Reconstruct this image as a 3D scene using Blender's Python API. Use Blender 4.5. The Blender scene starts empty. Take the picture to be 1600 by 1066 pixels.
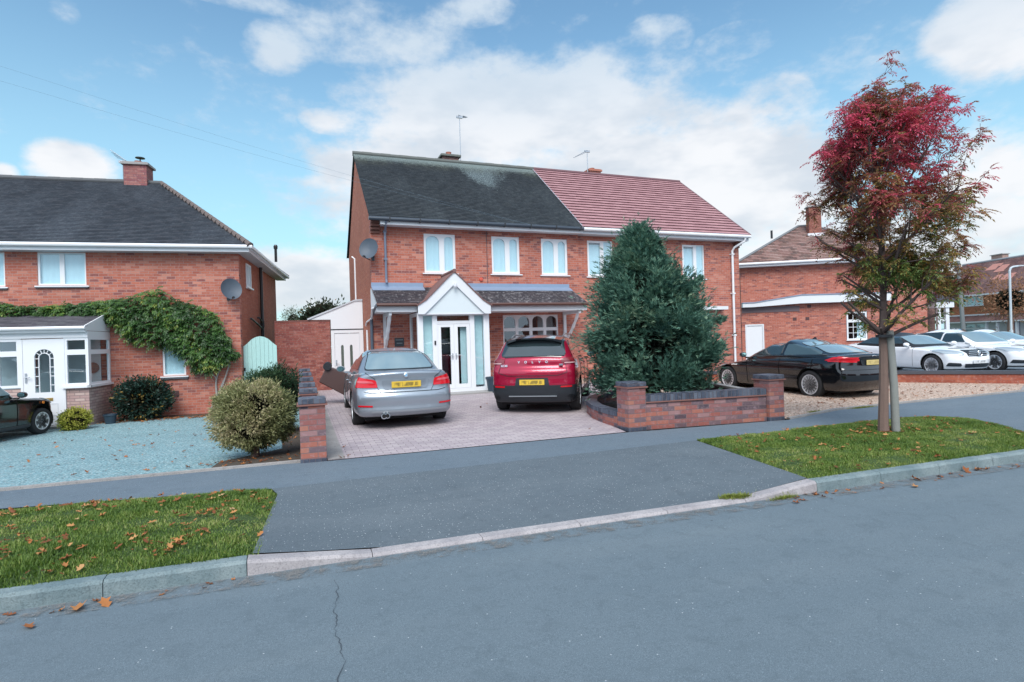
import bpy, bmesh, math, random
import numpy as np
from mathutils import Vector, Matrix, Euler
R = math.radians
random.seed(7)
SC = bpy.context.scene
COL = SC.collection

EXPO = 1.03; SUN_E = 1.5; SKYK = (.82, .99, .94); CLK = .53
CLOUDS = [(0.413, 0.386, 0.362, 0.098, 1.0), (0.644, 0.293, 0.261, 0.116, 1.0), (0.171, 0.307, 0.143, 0.046, 0.8), (0.145, 0.491, 0.163, 0.048, 0.42), (-0.012, 0.462, 0.059, 0.039, 0.5), (1.093, 0.374, 0.084, 0.07, 0.95), (1.101, 0.175, 0.089, 0.094, 1.0), (0.813, 0.232, 0.121, 0.093, 1.0), (-0.291, 0.257, 0.065, 0.036, 1.0), (-0.372, 0.239, 0.022, 0.015, 0.9), (0.017, 0.113, 0.161, 0.059, 1.0), (0.629, 0.471, 0.064, 0.035, 0.1), (0.304, 0.535, 0.08, 0.025, 0.3), (-0.303, 0.45, 0.025, 0.022, 0.5), (-0.049, 0.514, 0.125, 0.013, 0.3), (0.762, 0.449, 0.068, 0.026, 0.05), (0.89, 0.085, 0.301, 0.089, 0.9), (0.259, 0.229, 0.277, 0.076, 0.6), (0.066, 0.366, 0.052, 0.021, 0.4), (0.835, 0.333, 0.046, 0.055, 0.2)]

# ---------------------------------------------------------------- camera
cam = bpy.data.cameras.new('camera'); cam_o = bpy.data.objects.new('camera', cam); COL.objects.link(cam_o)
cam.sensor_width = 36.0; cam.lens = 869.19/1600*36.0; cam.clip_end = 3000; cam.clip_start = .05
YAW, PITCH, ROLL = .3661, -.0028, .0299
Fv = Vector((math.sin(YAW)*math.cos(PITCH), math.cos(YAW)*math.cos(PITCH), math.sin(PITCH)))
Rv = Vector((math.cos(YAW), -math.sin(YAW), 0)); Uv = Rv.cross(Fv)
cx = Rv*math.cos(ROLL) - Uv*math.sin(ROLL); cy = Rv*math.sin(ROLL) + Uv*math.cos(ROLL)
cam_o.matrix_world = Matrix(((cx.x, cy.x, -Fv.x, 0), (cx.y, cy.y, -Fv.y, 0), (cx.z, cy.z, -Fv.z, 1.7132), (0, 0, 0, 1)))
SC.camera = cam_o
SC.view_settings.view_transform = 'Standard'; SC.view_settings.look = 'None'
SC.view_settings.gamma = 1; SC.view_settings.exposure = EXPO
SC.cycles.max_bounces = 6; SC.cycles.transparent_max_bounces = 8

# ---------------------------------------------------------------- sun
SUN_EL, SUN_AZ = R(48), R(203)          # azimuth clockwise from +Y (sun behind the camera, veiled by cloud)
sl = bpy.data.lights.new('sun', 'SUN'); sl.energy = SUN_E; sl.angle = R(34); sl.color = (1.0, .965, .93)
so = bpy.data.objects.new('sun', sl); COL.objects.link(so)
sd = Vector((math.sin(SUN_AZ)*math.cos(SUN_EL), math.cos(SUN_AZ)*math.cos(SUN_EL), math.sin(SUN_EL)))
so.rotation_euler = sd.to_track_quat('Z', 'Y').to_euler()

# ---------------------------------------------------------------- node helper
class NT:
    def __init__(s, nt): s.nt = nt; nt.nodes.clear()
    def n(s, t, **kw):
        nd = s.nt.nodes.new(t)
        for k, v in kw.items():
            if k.startswith('_'): setattr(nd, k[1:], v)
            else:
                key = int(k[1:]) if k[0] == 'i' and k[1:].isdigit() else k.replace('__', ' ')
                inp = nd.inputs[key]
                if isinstance(v, bpy.types.NodeSocket): s.nt.links.new(v, inp)
                else: inp.default_value = v
        return nd
    def m(s, op, a, b=None, c=None, clamp=False):
        nd = s.nt.nodes.new('ShaderNodeMath'); nd.operation = op; nd.use_clamp = clamp
        for i, v in enumerate((a, b, c)):
            if v is None: continue
            if isinstance(v, bpy.types.NodeSocket): s.nt.links.new(v, nd.inputs[i])
            else: nd.inputs[i].default_value = v
        return nd.outputs[0]
    def mix(s, f, a, b, mode='MIX'):
        nd = s.nt.nodes.new('ShaderNodeMixRGB'); nd.blend_type = mode
        for i, v in enumerate((f, a, b)):
            if isinstance(v, bpy.types.NodeSocket): s.nt.links.new(v, nd.inputs[i])
            elif i == 0: nd.inputs[0].default_value = v
            else: nd.inputs[i].default_value = (*v, 1) if len(v) == 3 else v
        return nd.outputs[0]
    def ramp(s, f, stops, interp='LINEAR'):
        nd = s.nt.nodes.new('ShaderNodeValToRGB'); cr = nd.color_ramp; cr.interpolation = interp
        while len(cr.elements) < len(stops): cr.elements.new(.5)
        for e, (p, c) in zip(cr.elements, stops):
            e.position = p; e.color = (*c, 1) if hasattr(c, '__len__') else (c, c, c, 1)
        s.nt.links.new(f, nd.inputs[0]); return nd.outputs[0]
    def noise(s, vec, scale, detail=3, rough=.5, dist=0):
        nd = s.nt.nodes.new('ShaderNodeTexNoise'); nd.inputs['Scale'].default_value = scale
        nd.inputs['Detail'].default_value = detail; nd.inputs['Roughness'].default_value = rough; nd.inputs['Distortion'].default_value = dist
        if vec is not None: s.nt.links.new(vec, nd.inputs['Vector'])
        return nd.outputs['Fac']
    def smooth(s, v, lo, hi):
        nd = s.nt.nodes.new('ShaderNodeMapRange'); nd.interpolation_type = 'SMOOTHSTEP'
        s.nt.links.new(v, nd.inputs[0]); nd.inputs[1].default_value = lo; nd.inputs[2].default_value = hi
        return nd.outputs[0]
    def scale(s, v, sc):
        nd = s.nt.nodes.new('ShaderNodeVectorMath'); nd.operation = 'MULTIPLY'; s.nt.links.new(v, nd.inputs[0]); nd.inputs[1].default_value = sc
        return nd.outputs[0]

# ---------------------------------------------------------------- sky: clear Nishita air with broken cloud in it
w = bpy.data.worlds.new('World'); SC.world = w; w.use_nodes = True
N = NT(w.node_tree)
sky = N.n('ShaderNodeTexSky', _sky_type='NISHITA', _sun_disc=False, _sun_elevation=SUN_EL, _sun_rotation=SUN_AZ, _air_density=1.15, _dust_density=.35, _ozone_density=2.2, _altitude=60)
tc = N.n('ShaderNodeTexCoord').outputs['Generated']
sx = N.n('ShaderNodeSeparateXYZ', i0=tc)
az = N.m('ARCTAN2', sx.outputs[0], sx.outputs[1]); el = N.m('ARCSINE', sx.outputs[2])
warp = N.noise(N.scale(tc, (3, 3, 5)), 1.6, 5, .6)
warp2 = N.noise(N.scale(tc, (3.1, 2.9, 5.5)), 4.2, 6, .62)
det = N.m('ADD', N.m('MULTIPLY', N.m('SUBTRACT', warp, .5), 1.5), N.m('MULTIPLY', N.m('SUBTRACT', warp2, .5), 1.7))
acc = None
for (a, e, ra, re, wt) in CLOUDS:
    dx = N.m('DIVIDE', N.m('SUBTRACT', az, a), ra); dy = N.m('DIVIDE', N.m('SUBTRACT', el, e), re)
    v = N.m('SUBTRACT', 1.0, N.m('ADD', N.m('MULTIPLY', dx, dx), N.m('MULTIPLY', dy, dy)))
    v = N.m('MAXIMUM', v, -1.2); v = N.m('MINIMUM', N.m('MULTIPLY', v, wt), v)
    acc = v if acc is None else N.m('MAXIMUM', acc, v)
behind = N.smooth(N.m('COSINE', N.m('SUBTRACT', az, .37)), .45, -.2)     # bright cloud added behind the camera to light the house fronts
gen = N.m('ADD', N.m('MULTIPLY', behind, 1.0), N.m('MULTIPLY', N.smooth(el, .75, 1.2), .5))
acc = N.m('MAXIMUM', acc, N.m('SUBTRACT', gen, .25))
dens = N.smooth(N.m('ADD', acc, det), -.18, .66)
tone = N.noise(N.scale(tc, (2.2, 2.2, 5)), 2.6, 4, .55)
ccol = N.mix(N.smooth(tone, .32, .60), (.64, .69, .76), (.90, .90, .92))
ccol = N.mix(N.m('MULTIPLY', N.smooth(el, .16, .0), .6), ccol, (.62, .68, .74))
ccol = N.mix(N.smooth(el, .30, .50), ccol, (.62, .72, .82))
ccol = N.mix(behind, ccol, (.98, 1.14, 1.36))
skyc = N.mix(1.0, sky.outputs[0], (.1*SKYK[0], .1*SKYK[1], .1*SKYK[2]), 'MULTIPLY')
skyc = N.mix(N.m('MULTIPLY', N.smooth(el, .55, .02), .75), skyc, (.24, .41, .48))
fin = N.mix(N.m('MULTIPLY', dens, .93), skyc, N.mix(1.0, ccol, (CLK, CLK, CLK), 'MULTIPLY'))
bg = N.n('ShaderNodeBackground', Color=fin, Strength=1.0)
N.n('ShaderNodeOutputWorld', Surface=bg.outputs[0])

# ---------------------------------------------------------------- materials
MATS = {}
def mat(name, fn):
    if name in MATS: return MATS[name]
    m = bpy.data.materials.new(name); m.use_nodes = True; T = NT(m.node_tree)
    out = T.n('ShaderNodeOutputMaterial'); sh = fn(T)
    if isinstance(sh, bpy.types.NodeSocket): m.node_tree.links.new(sh, out.inputs[0])
    MATS[name] = m; return m
def pbr(T, col, rough=.6, metal=0., bump=None, bd=.002, coat=0., spec=.5, sheen=None):
    b = T.n('ShaderNodeBsdfPrincipled'); b.inputs['Roughness'].default_value = .5
    for k, v in (('Base Color', col), ('Roughness', rough), ('Metallic', metal), ('Coat Weight', coat), ('Specular IOR Level', spec)):
        if isinstance(v, bpy.types.NodeSocket): T.nt.links.new(v, b.inputs[k])
        else: b.inputs[k].default_value = (*v, 1) if hasattr(v, '__len__') else v
    b.inputs['Coat Roughness'].default_value = .04
    if bump is not None:
        bn = T.n('ShaderNodeBump', Height=bump, Distance=bd, Strength=1.0); T.nt.links.new(bn.outputs[0], b.inputs['Normal'])
    return b.outputs[0]
def oc(T): return T.n('ShaderNodeTexCoord').outputs['Object']
def uvc(T): return T.n('ShaderNodeUVMap').outputs[0]
def plain(name, col, rough=.5, metal=0., coat=0., var=.12, vs=6., bump=0, spec=.5):
    def f(T):
        o = oc(T); n = T.noise(o, vs, 4, .6); n2 = T.noise(o, vs*9, 3, .6)
        c = T.mix(T.m('MULTIPLY', n, var*2), col, tuple(x*.55 for x in col))
        c = T.mix(T.m('MULTIPLY', n2, var), c, tuple(min(1, x*1.5) for x in col))
        return pbr(T, c, T.m('ADD', rough-.05, T.m('MULTIPLY', n2, .12)) if rough > .06 else rough, metal, n2 if bump else None, bump or .001, coat, spec)
    return mat(name, f)
def brick(name, tones, mortar, bw=.225, bh=.075, ms=.006, rough=.85, stain=.35, light=(.55, .42, .38), bd=.004):
    def f(T):
        uv = uvc(T)
        b = T.n('ShaderNodeTexBrick', Vector=uv, Color1=(0, 0, 0, 1), Color2=(1, 1, 1, 1), Mortar=(0, 0, 0, 1), Scale=1.0, Brick__Width=bw, Row__Height=bh, Mortar__Size=ms, Mortar__Smooth=.3, Bias=0.0)
        k = len(tones); st = [((i+.0)/k, t) for i, t in enumerate(tones)]
        c = T.ramp(b.outputs['Color'], st, 'CONSTANT')
        n1 = T.noise(uv, 14, 5, .65); n2 = T.noise(uv, .55, 4, .6); n3 = T.noise(uv, 70, 3, .6)
        c = T.mix(T.m('MULTIPLY', T.smooth(n1, .48, .75), .55), c, light)
        n4 = T.noise(T.scale(uv, (1.6, .22, 1)), 1.3, 4, .65)
        c = T.mix(T.m('MULTIPLY', T.smooth(n4, .50, .72), stain*.8), c, tuple(x*.62 for x in tones[0]))
        c = T.mix(T.m('MULTIPLY', T.smooth(n2, .45, .7), stain), c, tuple(x*.5 for x in tones[len(tones)//2]))
        c = T.mix(T.m('MULTIPLY', n3, .3), c, tuple(x*.6 for x in tones[0]))
        mc = T.mix(n1, mortar, tuple(x*.7 for x in mortar))
        c = T.mix(b.outputs['Fac'], c, mc)
        h = T.m('SUBTRACT', T.m('MULTIPLY', n3, .35), b.outputs['Fac'])
        return pbr(T, c, rough, 0, h, bd, spec=.3)
    return mat(name, f)

BR = brick('red_house_brick', [(.48, .145, .095), (.54, .18, .12), (.41, .12, .085), (.51, .16, .105), (.60, .25, .18), (.25, .09, .085), (.52, .18, .125), (.45, .135, .09)], (.50, .33, .29), ms=.006, light=(.62, .40, .33))
BRS = brick('weathered_side_brick', [(.44, .15, .09), (.42, .14, .085), (.47, .17, .10), (.40, .13, .08)], (.40, .22, .17), ms=.004)
BRD = brick('dark_red_wall_brick', [(.30, .09, .07), (.36, .12, .09), (.25, .075, .065), (.33, .10, .08), (.40, .15, .12)], (.30, .18, .16), ms=.004)
BRM = brick('mixed_garden_wall_brick', [(.32, .11, .09), (.40, .15, .11), (.12, .095, .115), (.30, .12, .11), (.07, .065, .085), (.34, .20, .20), (.26, .11, .10), (.16, .12, .14), (.42, .18, .13), (.28, .13, .13), (.21, .13, .14)], (.27, .20, .20), ms=.005, light=(.44, .33, .36), bd=.006)
BRP = brick('pale_porch_brick', [(.52, .36, .32), (.58, .42, .37), (.48, .32, .30), (.62, .47, .42)], (.30, .22, .22), ms=.007, stain=.1)
BRL = brick('low_wall_brick', [(.34, .09, .055), (.40, .12, .07), (.30, .08, .05)], (.28, .14, .11), ms=.004)
BLUE = brick('blue_engineering_brick', [(.07, .085, .12), (.10, .12, .16), (.055, .065, .09), (.13, .15, .19)], (.16, .13, .14), bw=.075, bh=.2, ms=.004, rough=.45, light=(.2, .23, .28), stain=.2)

def tiles(name, tones, tw, gauge, lich=(.3, .34, .3), la=.3, stain=.5, rough=.8, streak=False, moss=None):
    def f(T):
        uv = uvc(T); o = oc(T)
        b = T.n('ShaderNodeTexBrick', Vector=uv, Color1=(0, 0, 0, 1), Color2=(1, 1, 1, 1), Mortar=(.5, .5, .5, 1), Scale=1.0, Brick__Width=tw, Row__Height=gauge, Mortar__Size=.004, Bias=0.0)
        c = T.ramp(b.outputs['Color'], [(i/len(tones), t) for i, t in enumerate(tones)], 'CONSTANT')
        n1 = T.noise(T.scale(uv, (1, .35, 1)), .8, 5, .6, .4); n2 = T.noise(uv, 9, 5, .7); n3 = T.noise(uv, 30, 3, .6)
        c = T.mix(T.m('MULTIPLY', T.smooth(n1, .42, .68), stain), c, tuple(x*1.7+.01 for x in tones[0]))
        c = T.mix(T.m('MULTIPLY', T.smooth(T.m('ADD', n2, T.m('MULTIPLY', n1, .35)), .66, .86), la), c, lich)
        if streak:
            s = T.n('ShaderNodeSeparateXYZ', i0=o)
            x = T.m('ADD', s.outputs[0], T.m('MULTIPLY', T.m('SUBTRACT', n1, .5), 2.2)); z = s.outputs[2]
            cxp = T.m('ADD', 4.35, T.m('MULTIPLY', T.m('SUBTRACT', 8.5, z), .18))
            hw = T.m('ADD', .25, T.m('MULTIPLY', T.m('MAXIMUM', T.m('SUBTRACT', z, 6.6), 0), .75))
            band = T.m('SUBTRACT', 1, T.m('DIVIDE', T.m('ABSOLUTE', T.m('SUBTRACT', x, cxp)), hw), clamp=True)
            band = T.m('MULTIPLY', band, T.smooth(z, 6.5, 7.9))
            m = T.smooth(T.m('ADD', T.m('MULTIPLY', n2, .8), T.m('MULTIPLY', band, .55)), .52, .82)
            c = T.mix(T.m('MULTIPLY', T.m('MULTIPLY', T.m('MULTIPLY', m, T.smooth(n3, .35, .62)), T.smooth(band, .0, .45)), .8), c, (.26, .33, .34))
            g = T.m('MULTIPLY', T.smooth(z, 7.75, 8.6), T.smooth(n1, .3, .6)); g2 = T.smooth(n2, .3, .62)
            c = T.mix(T.m('MULTIPLY', T.m('MULTIPLY', g, g2), .75), c, (.13, .135, .075))
            e2 = T.smooth(T.m('ADD', z, T.m('MULTIPLY', n2, .5)), 8.35, 8.72)
            c = T.mix(T.m('MULTIPLY', e2, .75), c, (.27, .33, .32))
        c = T.mix(T.m('MULTIPLY', b.outputs['Fac'], .6), c, tuple(x*.4 for x in tones[0]))
        return pbr(T, c, rough, 0, T.m('ADD', T.m('MULTIPLY', n3, .5), T.m('MULTIPLY', b.outputs['Color'], .5)), .006, spec=.35)
    return mat(name, f)
T_DARK = tiles('dark_plain_tile', [(.024, .030, .036), (.030, .037, .043), (.021, .026, .031), (.036, .042, .047)], .165, .1, lich=(.16, .20, .19), la=.2, stain=.4, streak=True)
T_LEFT = tiles('slate_grey_plain_tile', [(.034, .042, .054), (.044, .052, .064), (.030, .036, .046), (.052, .058, .070)], .165, .1, lich=(.2, .23, .25), la=.2, stain=.45)
T_PINK = tiles('pink_red_concrete_tile', [(.37, .20, .21), (.40, .22, .23), (.34, .18, .19)], .3, .236, lich=(.42, .25, .25), la=.12, stain=.04)
T_BROWN = tiles('brown_canopy_tile', [(.052, .046, .054), (.066, .056, .064), (.042, .038, .046), (.078, .066, .072)], .165, .1, lich=(.42, .40, .40), la=.75, stain=.5)
T_RUST = tiles('rust_speckled_tile', [(.20, .12, .10), (.26, .15, .13), (.14, .09, .08), (.30, .19, .17)], .3, .2, la=.3)
T_FAR = tiles('mottled_maroon_tile', [(.16, .085, .08), (.20, .11, .10), (.13, .07, .07)], .3, .2, la=.25, stain=.6)
T_PORCH = tiles('grey_porch_tile', [(.085, .08, .095), (.11, .105, .12), (.07, .068, .08)], .3, .15, la=.2)

WHITE = plain('white_upvc', (.80, .82, .84), .35, var=.05, vs=2)
WHITE2 = plain('white_painted_wood', (.74, .77, .80), .5, var=.10, vs=3)
SOFF = plain('soffit_white', (.55, .58, .62), .6, var=.1)
BLACKP = plain('black_plastic', (.02, .022, .026), .4, var=.2)
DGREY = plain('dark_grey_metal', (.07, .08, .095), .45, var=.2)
GREYPIPE = plain('grey_blue_pipe', (.17, .20, .27), .4, var=.15)
LEAD = plain('lead_flashing', (.26, .34, .46), .45, .2, var=.25, vs=4)
BROWNG = plain('brown_gutter', (.10, .045, .035), .4, var=.2)
CONC = plain('concrete', (.34, .33, .32), .85, var=.2, vs=8, bump=.003)
TERRA = plain('terracotta', (.42, .16, .11), .8, var=.2)
MINT = plain('mint_green_paint', (.42, .66, .62), .5, var=.12, vs=5)
CURT = plain('net_curtain', (.60, .80, .86), .9, var=.1, vs=7)
CURTG = plain('grey_curtain', (.35, .42, .44), .9, var=.15, vs=9)
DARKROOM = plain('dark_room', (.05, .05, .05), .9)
GOLD = plain('brass', (.55, .38, .12), .35, .8)
GALV = plain('galvanised_metal', (.42, .46, .50), .45, .5)
BARK = plain('brown_bark', (.20, .135, .11), .9, var=.35, vs=14, bump=.01)
BARKG = plain('grey_bark', (.27, .25, .22), .9, var=.35, vs=14, bump=.01)
TIMB = plain('weathered_stake_wood', (.26, .27, .25), .85, var=.35, vs=10, bump=.006)
RENDER = plain('white_render', (.72, .73, .74), .8, var=.08)
BINM = plain('brown_bin_plastic', (.075, .04, .036), .45, var=.15)
def wall_curt(): return CURT
def glassf(T):
    tr = T.n('ShaderNodeBsdfTransparent', Color=(.93, .97, .98, 1)); gl = T.n('ShaderNodeBsdfGlossy', Color=(.9, .97, 1, 1), Roughness=.02)
    bmpn = T.n('ShaderNodeBump', Height=T.noise(oc(T), 1.6, 1, .4), Distance=.012, Strength=.5); T.nt.links.new(bmpn.outputs[0], gl.inputs['Normal'])
    fr = T.n('ShaderNodeFresnel', IOR=1.55)
    fac = T.m('ADD', .08, T.m('MULTIPLY', fr.outputs[0], .95), clamp=True)
    fac = T.m('MULTIPLY', fac, T.m('SUBTRACT', 1.0, T.n('ShaderNodeNewGeometry').outputs['Backfacing']))
    return T.n('ShaderNodeMixShader', i0=fac, i1=tr.outputs[0], i2=gl.outputs[0]).outputs[0]
GLASS = mat('window_glass', glassf)
def frostf(T):
    tr = T.n('ShaderNodeBsdfTransparent', Color=(.75, .85, .87, 1)); gl = T.n('ShaderNodeBsdfPrincipled', Base__Color=(.42, .56, .60, 1), Roughness=.12)
    return T.n('ShaderNodeMixShader', i0=.6, i1=tr.outputs[0], i2=gl.outputs[0]).outputs[0]
FROST = mat('frosted_glass', frostf)

# ---------------------------------------------------------------- mesh builder
class MB:
    def __init__(s): s.v = []; s.f = []; s.uv = []; s.M = Matrix.Identity(4)
    def add(s, verts, faces, uvs=None):
        b = len(s.v); s.v += [tuple(s.M @ Vector(v)) for v in verts]
        for i, f in enumerate(faces):
            s.f.append(tuple(b+k for k in f)); s.uv.append(uvs[i] if uvs else None)
        return s
    def box(s, x0, y0, z0, x1, y1, z1):
        return s.add([(x0, y0, z0), (x1, y0, z0), (x1, y1, z0), (x0, y1, z0), (x0, y0, z1), (x1, y0, z1), (x1, y1, z1), (x0, y1, z1)],
                     [(0, 3, 2, 1), (4, 5, 6, 7), (0, 1, 5, 4), (1, 2, 6, 5), (2, 3, 7, 6), (3, 0, 4, 7)])
    def prism(s, pts, axis, a, b):
        """polygon pts in the plane normal to axis, extruded from a to b"""
        def P(p, t): return {'x': (t, p[0], p[1]), 'y': (p[0], t, p[1]), 'z': (p[0], p[1], t)}[axis]
        n = len(pts); vs = [P(p, a) for p in pts]+[P(p, b) for p in pts]
        return s.add(vs, [tuple(range(n-1, -1, -1)), tuple(range(n, 2*n))]+[(i, (i+1) % n, n+(i+1) % n, n+i) for i in range(n)])
    def tube(s, path, r, n=8, cap=True):
        path = [Vector(p) for p in path]; rs = r if hasattr(r, '__len__') else [r]*len(path)
        vs = []; up = None
        for i, p in enumerate(path):
            t = (path[min(i+1, len(path)-1)]-path[max(i-1, 0)]).normalized()
            if up is None: up = Vector((0, 0, 1)) if abs(t.z) < .9 else Vector((1, 0, 0))
            a = t.cross(up).normalized(); b = a.cross(t).normalized(); up = b
            for k in range(n):
                th = 2*math.pi*k/n; vs.append(tuple(p+(a*math.cos(th)+b*math.sin(th))*rs[i]))
        fs = [(i*n+k, i*n+(k+1) % n, (i+1)*n+(k+1) % n, (i+1)*n+k) for i in range(len(path)-1) for k in range(n)]
        if cap: fs += [tuple(range(n-1, -1, -1)), tuple((len(path)-1)*n+k for k in range(n))]
        return s.add(vs, fs)
    def lathe(s, prof, axis='z', n=24, o=(0, 0, 0)):
        vs = []
        for (r, h) in prof:
            for k in range(n):
                t = 2*math.pi*k/n; a, b = r*math.cos(t), r*math.sin(t)
                p = {'z': (a, b, h), 'x': (h, a, b), 'y': (a, h, b)}[axis]; vs.append((p[0]+o[0], p[1]+o[1], p[2]+o[2]))
        fs = [(i*n+k, i*n+(k+1) % n, (i+1)*n+(k+1) % n, (i+1)*n+k) for i in range(len(prof)-1) for k in range(n)]
        fs += [tuple(range(n)), tuple((len(prof)-1)*n+k for k in range(n))]
        return s.add(vs, fs)
    def build(s, name, m, parent=None, smooth=False, bevel=0, fixn=True, **tags):
        me = bpy.data.meshes.new(name); me.from_pydata(s.v, [], s.f)
        bm = bmesh.new(); bm.from_mesh(me)
        uvl = bm.loops.layers.uv.new('UVMap'); bm.faces.ensure_lookup_table()
        for i, f in enumerate(bm.faces):
            u = s.uv[i]
            if u:
                for l, q in zip(f.loops, u): l[uvl].uv = q
            else:
                f.normal_update(); nn = f.normal; ax = max(range(3), key=lambda k: abs(nn[k]))
                for l in f.loops:
                    c = l.vert.co; l[uvl].uv = {0: (c.y, c.z), 1: (c.x, c.z), 2: (c.x, c.y)}[ax]
        if bevel: bmesh.ops.bevel(bm, geom=[e for e in bm.edges], offset=bevel, segments=1, affect='EDGES', profile=.5)
        if fixn: bmesh.ops.recalc_face_normals(bm, faces=bm.faces)
        if smooth:
            for f in bm.faces: f.smooth = True
        bm.to_mesh(me); bm.free()
        if smooth:
            try: me.set_sharp_from_angle(angle=R(40))
            except Exception: pass
        me.materials.append(m)
        o = bpy.data.objects.new(name, me); COL.objects.link(o)
        if parent is not None: o.parent = parent
        for k, v in tags.items(): o[k] = v
        return o
def tag(o, label=None, cat=None, group=None, kind=None):
    if label: o['label'] = label
    if cat: o['category'] = cat
    if group: o['group'] = group
    if kind: o['kind'] = kind
    return o
def thing(name, label, cat, loc=(0, 0, 0), rz=0, group=None):
    o = bpy.data.objects.new(name, None); COL.objects.link(o); o.empty_display_size = .2
    o.location = loc; o.rotation_euler = (0, 0, rz); return tag(o, label, cat, group)
def npmesh(name, V, Fc, m, parent=None, attr=None, nv=4):
    """fast mesh of many equal-sided faces; attr = one float per face"""
    V = np.asarray(V, np.float32).reshape(-1, 3); Fc = np.asarray(Fc, np.int32).reshape(-1, nv)
    me = bpy.data.meshes.new(name); me.vertices.add(len(V)); me.vertices.foreach_set('co', V.ravel())
    me.loops.add(Fc.size); me.loops.foreach_set('vertex_index', Fc.ravel())
    me.polygons.add(len(Fc)); me.polygons.foreach_set('loop_start', np.arange(0, Fc.size, nv, dtype=np.int32)); me.polygons.foreach_set('loop_total', np.full(len(Fc), nv, np.int32))
    if attr is not None:
        a = me.attributes.new('tone', 'FLOAT', 'FACE'); a.data.foreach_set('value', np.asarray(attr, np.float32))
    me.update(); me.validate(); me.materials.append(m)
    o = bpy.data.objects.new(name, me); COL.objects.link(o)
    if parent is not None: o.parent = parent
    return o

def walls(mb, x0, x1, z0, z1, y0, y1, holes):
    """a wall slab with rectangular openings (x0,x1,z0,z1)"""
    xs = sorted({x0, x1, *[h[0] for h in holes], *[h[1] for h in holes]})
    for a, b in zip(xs, xs[1:]):
        m = (a+b)/2; hs = sorted([(h[2], h[3]) for h in holes if h[0] < m < h[1]]); z = z0
        for h0, h1 in hs:
            if h0 > z: mb.box(a, y0, z, b, y1, h0)
            z = h1
        if z < z1: mb.box(a, y0, z, b, y1, z1)
def roof_slope(mb, e0, e1, r0, r1, gauge, butt, under=0):
    """courses of tiles laid from the eave (e0-e1) to the ridge (r0-r1), each course a real step"""
    e0, e1, r0, r1 = map(Vector, (e0, e1, r0, r1)); sl = ((r0+r1)/2-(e0+e1)/2)
    n = max(2, round(sl.length/gauge)); along = (e1-e0).normalized(); nrm = along.cross(sl).normalized()
    if nrm.z < 0: nrm = -nrm
    H = sl.length
    for i in range(n):
        t0, t1 = i/n, (i+1)/n
        a = e0.lerp(r0, t0); b = e1.lerp(r1, t0); c = e1.lerp(r1, t1); d = e0.lerp(r0, t1)
        ua, ub, uc, ud = [(p-e0).dot(along) for p in (a, b, c, d)]; v0, v1 = t0*H, t1*H
        us = sl.normalized()*under
        mb.add([a+us, b+us, b+nrm*butt, a+nrm*butt, c+us, d+us], [(0, 1, 2, 3), (3, 2, 4, 5)],
               [[(ua, v0+.01)]*1+[(ub, v0+.01)]+[(ub, v0+.02), (ua, v0+.02)], [(ua, v0+.006), (ub, v0+.006), (uc, v1-.006), (ud, v1-.006)]])

# ================================================================ THE GROUND
def gz(x, y):
    """height of the made ground at x, y"""
    if y < 8.1: return .12
    if x < .2: return .12-.32*min(1, (y-8.1)/6.5)
    return .12+.08*min(1, (y-8.1)/8)
def KY(x): return 4.61-.0473*(x+.408)     # the kerb line
def sheet(name, poly, m, off=0., sub=.5, zf=gz, thick=0, label=None):
    """a ground sheet over a polygon, following the ground height"""
    bm = bmesh.new(); vs = [bm.verts.new((x, y, 0)) for x, y in poly]; bm.faces.new(vs)
    xs = [p[0] for p in poly]; ys = [p[1] for p in poly]
    for lo, hi, n in ((min(xs), max(xs), (1, 0, 0)), (min(ys), max(ys), (0, 1, 0))):
        k = int((hi-lo)/sub)
        for i in range(1, k+1):
            p = lo+i*sub
            co = (p, 0, 0) if n[0] else (0, p, 0)
            bmesh.ops.bisect_plane(bm, geom=bm.verts[:]+bm.edges[:]+bm.faces[:], plane_co=co, plane_no=n)
    for v in bm.verts: v.co.z = zf(v.co.x, v.co.y)+off
    uvl = bm.loops.layers.uv.new('UVMap')
    bmesh.ops.recalc_face_normals(bm, faces=bm.faces)
    for f in bm.faces:
        f.normal_update()
        if f.normal.z < 0: f.normal_flip()
        for l in f.loops: l[uvl].uv = (l.vert.co.x, l.vert.co.y)
    me = bpy.data.meshes.new(name); bm.to_mesh(me); bm.free(); me.materials.append(m)
    o = bpy.data.objects.new(name, me); COL.objects.link(o); o['kind'] = 'structure'; return o

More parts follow.
